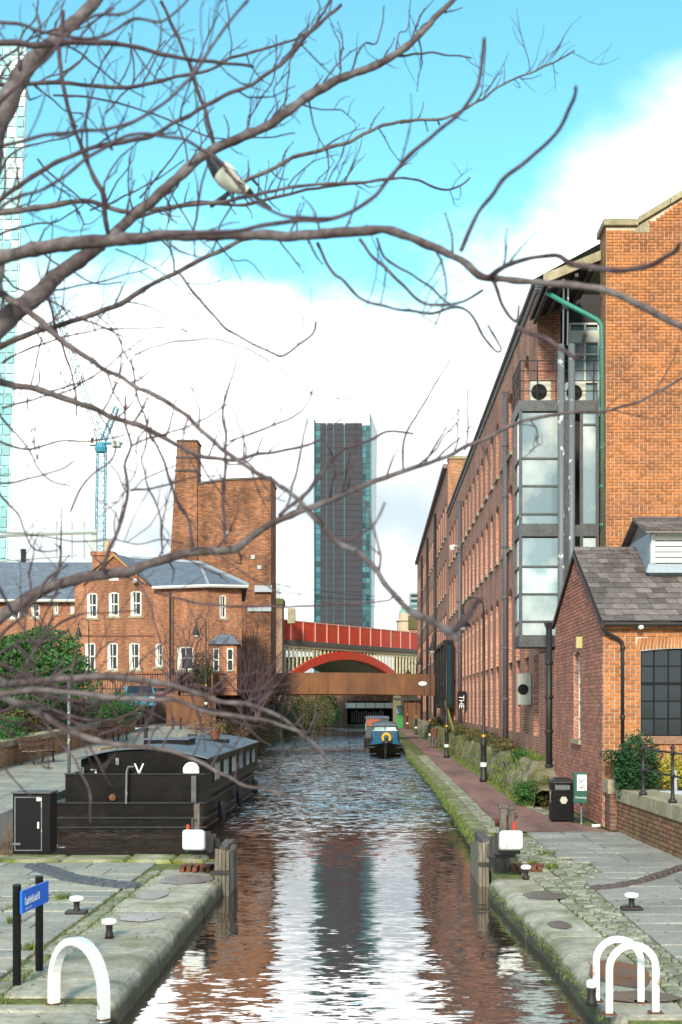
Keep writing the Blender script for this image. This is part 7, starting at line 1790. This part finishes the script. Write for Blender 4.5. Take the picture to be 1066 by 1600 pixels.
# more side branches filling the crown on the left
for (x, y, x2, y2, d, w_) in [(0,95,180,10,4.4,5),(30,110,60,-10,4.6,5),(90,60,230,150,4.9,4),(0,120,130,180,5.0,4),(170,180,260,60,5.3,4),(60,250,170,330,5.1,4),(0,270,120,205,5.4,4),(140,330,290,250,5.5,4),(220,310,340,170,5.4,4),(0,370,150,300,5.2,4),
  (60,390,190,440,5.0,4),(180,390,300,460,4.9,3),(330,370,420,440,4.8,3),(0,430,110,500,4.8,5),(90,455,230,420,5.0,4),(200,470,330,520,5.0,3),(60,520,130,640,5.0,3),(150,490,230,600,5.1,3),(0,650,110,760,4.9,4),(40,620,60,720,4.8,3),(0,760,120,720,4.9,4),(0,780,90,860,4.8,4),
  (350,700,440,640,4.7,3),(380,715,450,780,4.7,3),(240,670,190,760,4.7,3),(300,710,360,790,4.7,3),(100,905,60,1010,4.2,5),(0,930,80,1010,4.0,6),(0,1020,110,990,4.1,5),(20,1010,90,1090,4.0,5),(120,1060,190,1000,4.1,4),(200,1060,260,1000,4.1,4),(250,1070,330,1020,4.1,4),(300,1080,400,1050,4.1,4),(150,1150,240,1090,3.9,4),(230,1165,300,1105,3.9,4),(330,1195,380,1130,3.9,4),(400,1225,440,1160,4.0,3),(90,1125,180,1230,3.9,4),(0,1130,80,1200,3.9,4),(0,1160,60,1250,3.9,4),(0,1040,150,1080,4.0,7),(0,1055,120,1130,3.9,6),(30,1100,200,1150,3.9,5),(60,1080,180,1040,4.1,4),(0,1120,110,1160,4.0,5),(180,1090,330,1140,4.0,4),(250,1085,420,1075,4.1,4),(340,1095,420,1140,4.0,3),(380,1105,470,1080,4.1,3),(440,1130,500,1170,4.0,3),
  (400,208,450,110,5.2,4),(470,160,560,190,5.3,3),(550,115,600,10,5.4,4),(600,90,740,90,5.3,5),(620,75,640,0,5.3,3),(450,170,480,60,5.3,4),(380,215,430,60,5.2,4),(340,235,300,120,5.2,4),(260,290,330,390,5.0,3)]:
    m1 = (x+(x2-x)*.33+rb.uniform(-12,12), y+(y2-y)*.33+rb.uniform(-14,14)); m2 = (x+(x2-x)*.7+rb.uniform(-12,12), y+(y2-y)*.7+rb.uniform(-10,22))
    branch([(x,y),m1,m2,(x2,y2)], d, d+.15, w_, w_*.55, root=(x == 0), tw=.55, tl=(.06,.22))
stuff(twm.build('twigs', TWIG, TRE, smooth=True, fix=False))
# magpie
dM = 5.55
MG = thing('magpie', P(360,300,dM), 'black and white magpie perched among the branches with its tail hanging down right', 'bird')
FB_ = mat('feather_black',(.012,.012,.018),.4); FW = mat('feather_white',(.62,.60,.52),.7); FG = mat('feather_green',(.01,.035,.04),.3)
cen = [(322,240,4),(329,247,9),(336,258,12),(344,268,15),(354,278,16.5),(366,287,15),(378,294,10),(388,299,6),(394,303,4)]
c3 = smooth([(*P(a,b_,dM),r_*dM/F) for a,b_,r_ in cen], 4); q = MB(); q.tube([c[:3] for c in c3], [c[3] for c in c3], 14)
n_r = 14; npt = len(c3)
for fi in range(len(q.mi)):
    i = fi//n_r; k = fi % n_r
    q.mi[fi] = 0 if i < 13 or i > 27 else 1
q.build('body', [FB_, FW], MG, smooth=True)
q = MB(); a, c = P(386,297,dM), P(424,327,dM+.02); d = (c-a); s_ = Vector((d.z,0,-d.x)).normalized()*.011; f_ = Vector((0,.004,0)); q.hexa([a-s_*.8-f_,a+s_*.8-f_,c+s_*.7-f_,c-s_*.7-f_,a-s_*.8+f_,a+s_*.8+f_,c+s_*.7+f_,c-s_*.7+f_]); q.build('tail', FB_, MG, bevel=.003)
q = MB(); W1 = [(349,256),(362,262),(372,274),(382,288),(372,282),(360,272),(350,264)]; q.add([P(a,b_,dM-.058) for a,b_ in W1]+[P(a+1,b_-2,dM+.0) for a,b_ in W1], [tuple(range(7)), tuple(range(13,6,-1))]+[(k,(k+1)%7,7+(k+1)%7,7+k) for k in range(7)]); q.build('wing', FG, MG)
q = MB(); W1 = [(350,252),(360,257),(368,266),(362,264),(352,258)]; q.add([P(a,b_,dM-.062) for a,b_ in W1]+[P(a,b_-1,dM-.03) for a,b_ in W1], [tuple(range(5)), tuple(range(9,4,-1))]+[(k,(k+1)%5,5+(k+1)%5,5+k) for k in range(5)]); q.build('shoulder_patch', FW, MG)
q = MB(); a = P(326,237,dM); q.tube([a, a+Vector((-.03,-.01,-.012)), a+Vector((-.045,-.012,-.02))], [.010,.006,.001], 7); q.build('beak', FB_, MG, smooth=True)
for px_ in (357,366):
    q = MB(); q.tube([P(px_,298,dM),P(px_-3,308,dM),P(px_-5,314,dM)], .0035, 5); q.tube([P(px_-5,314,dM),P(px_-12,316,dM)], .003, 4); q.tube([P(px_-5,314,dM),P(px_+2,317,dM)], .003, 4); q.build('leg', FB_, MG)
q = MB(); p = P(331,240,dM-.055); q.ell(p,(.004,.003,.004),6,4); q.build('eye', TEXTK, MG)
for m_ in bpy.data.meshes:
    if m_.users == 0 and False: bpy.data.meshes.remove(m_)
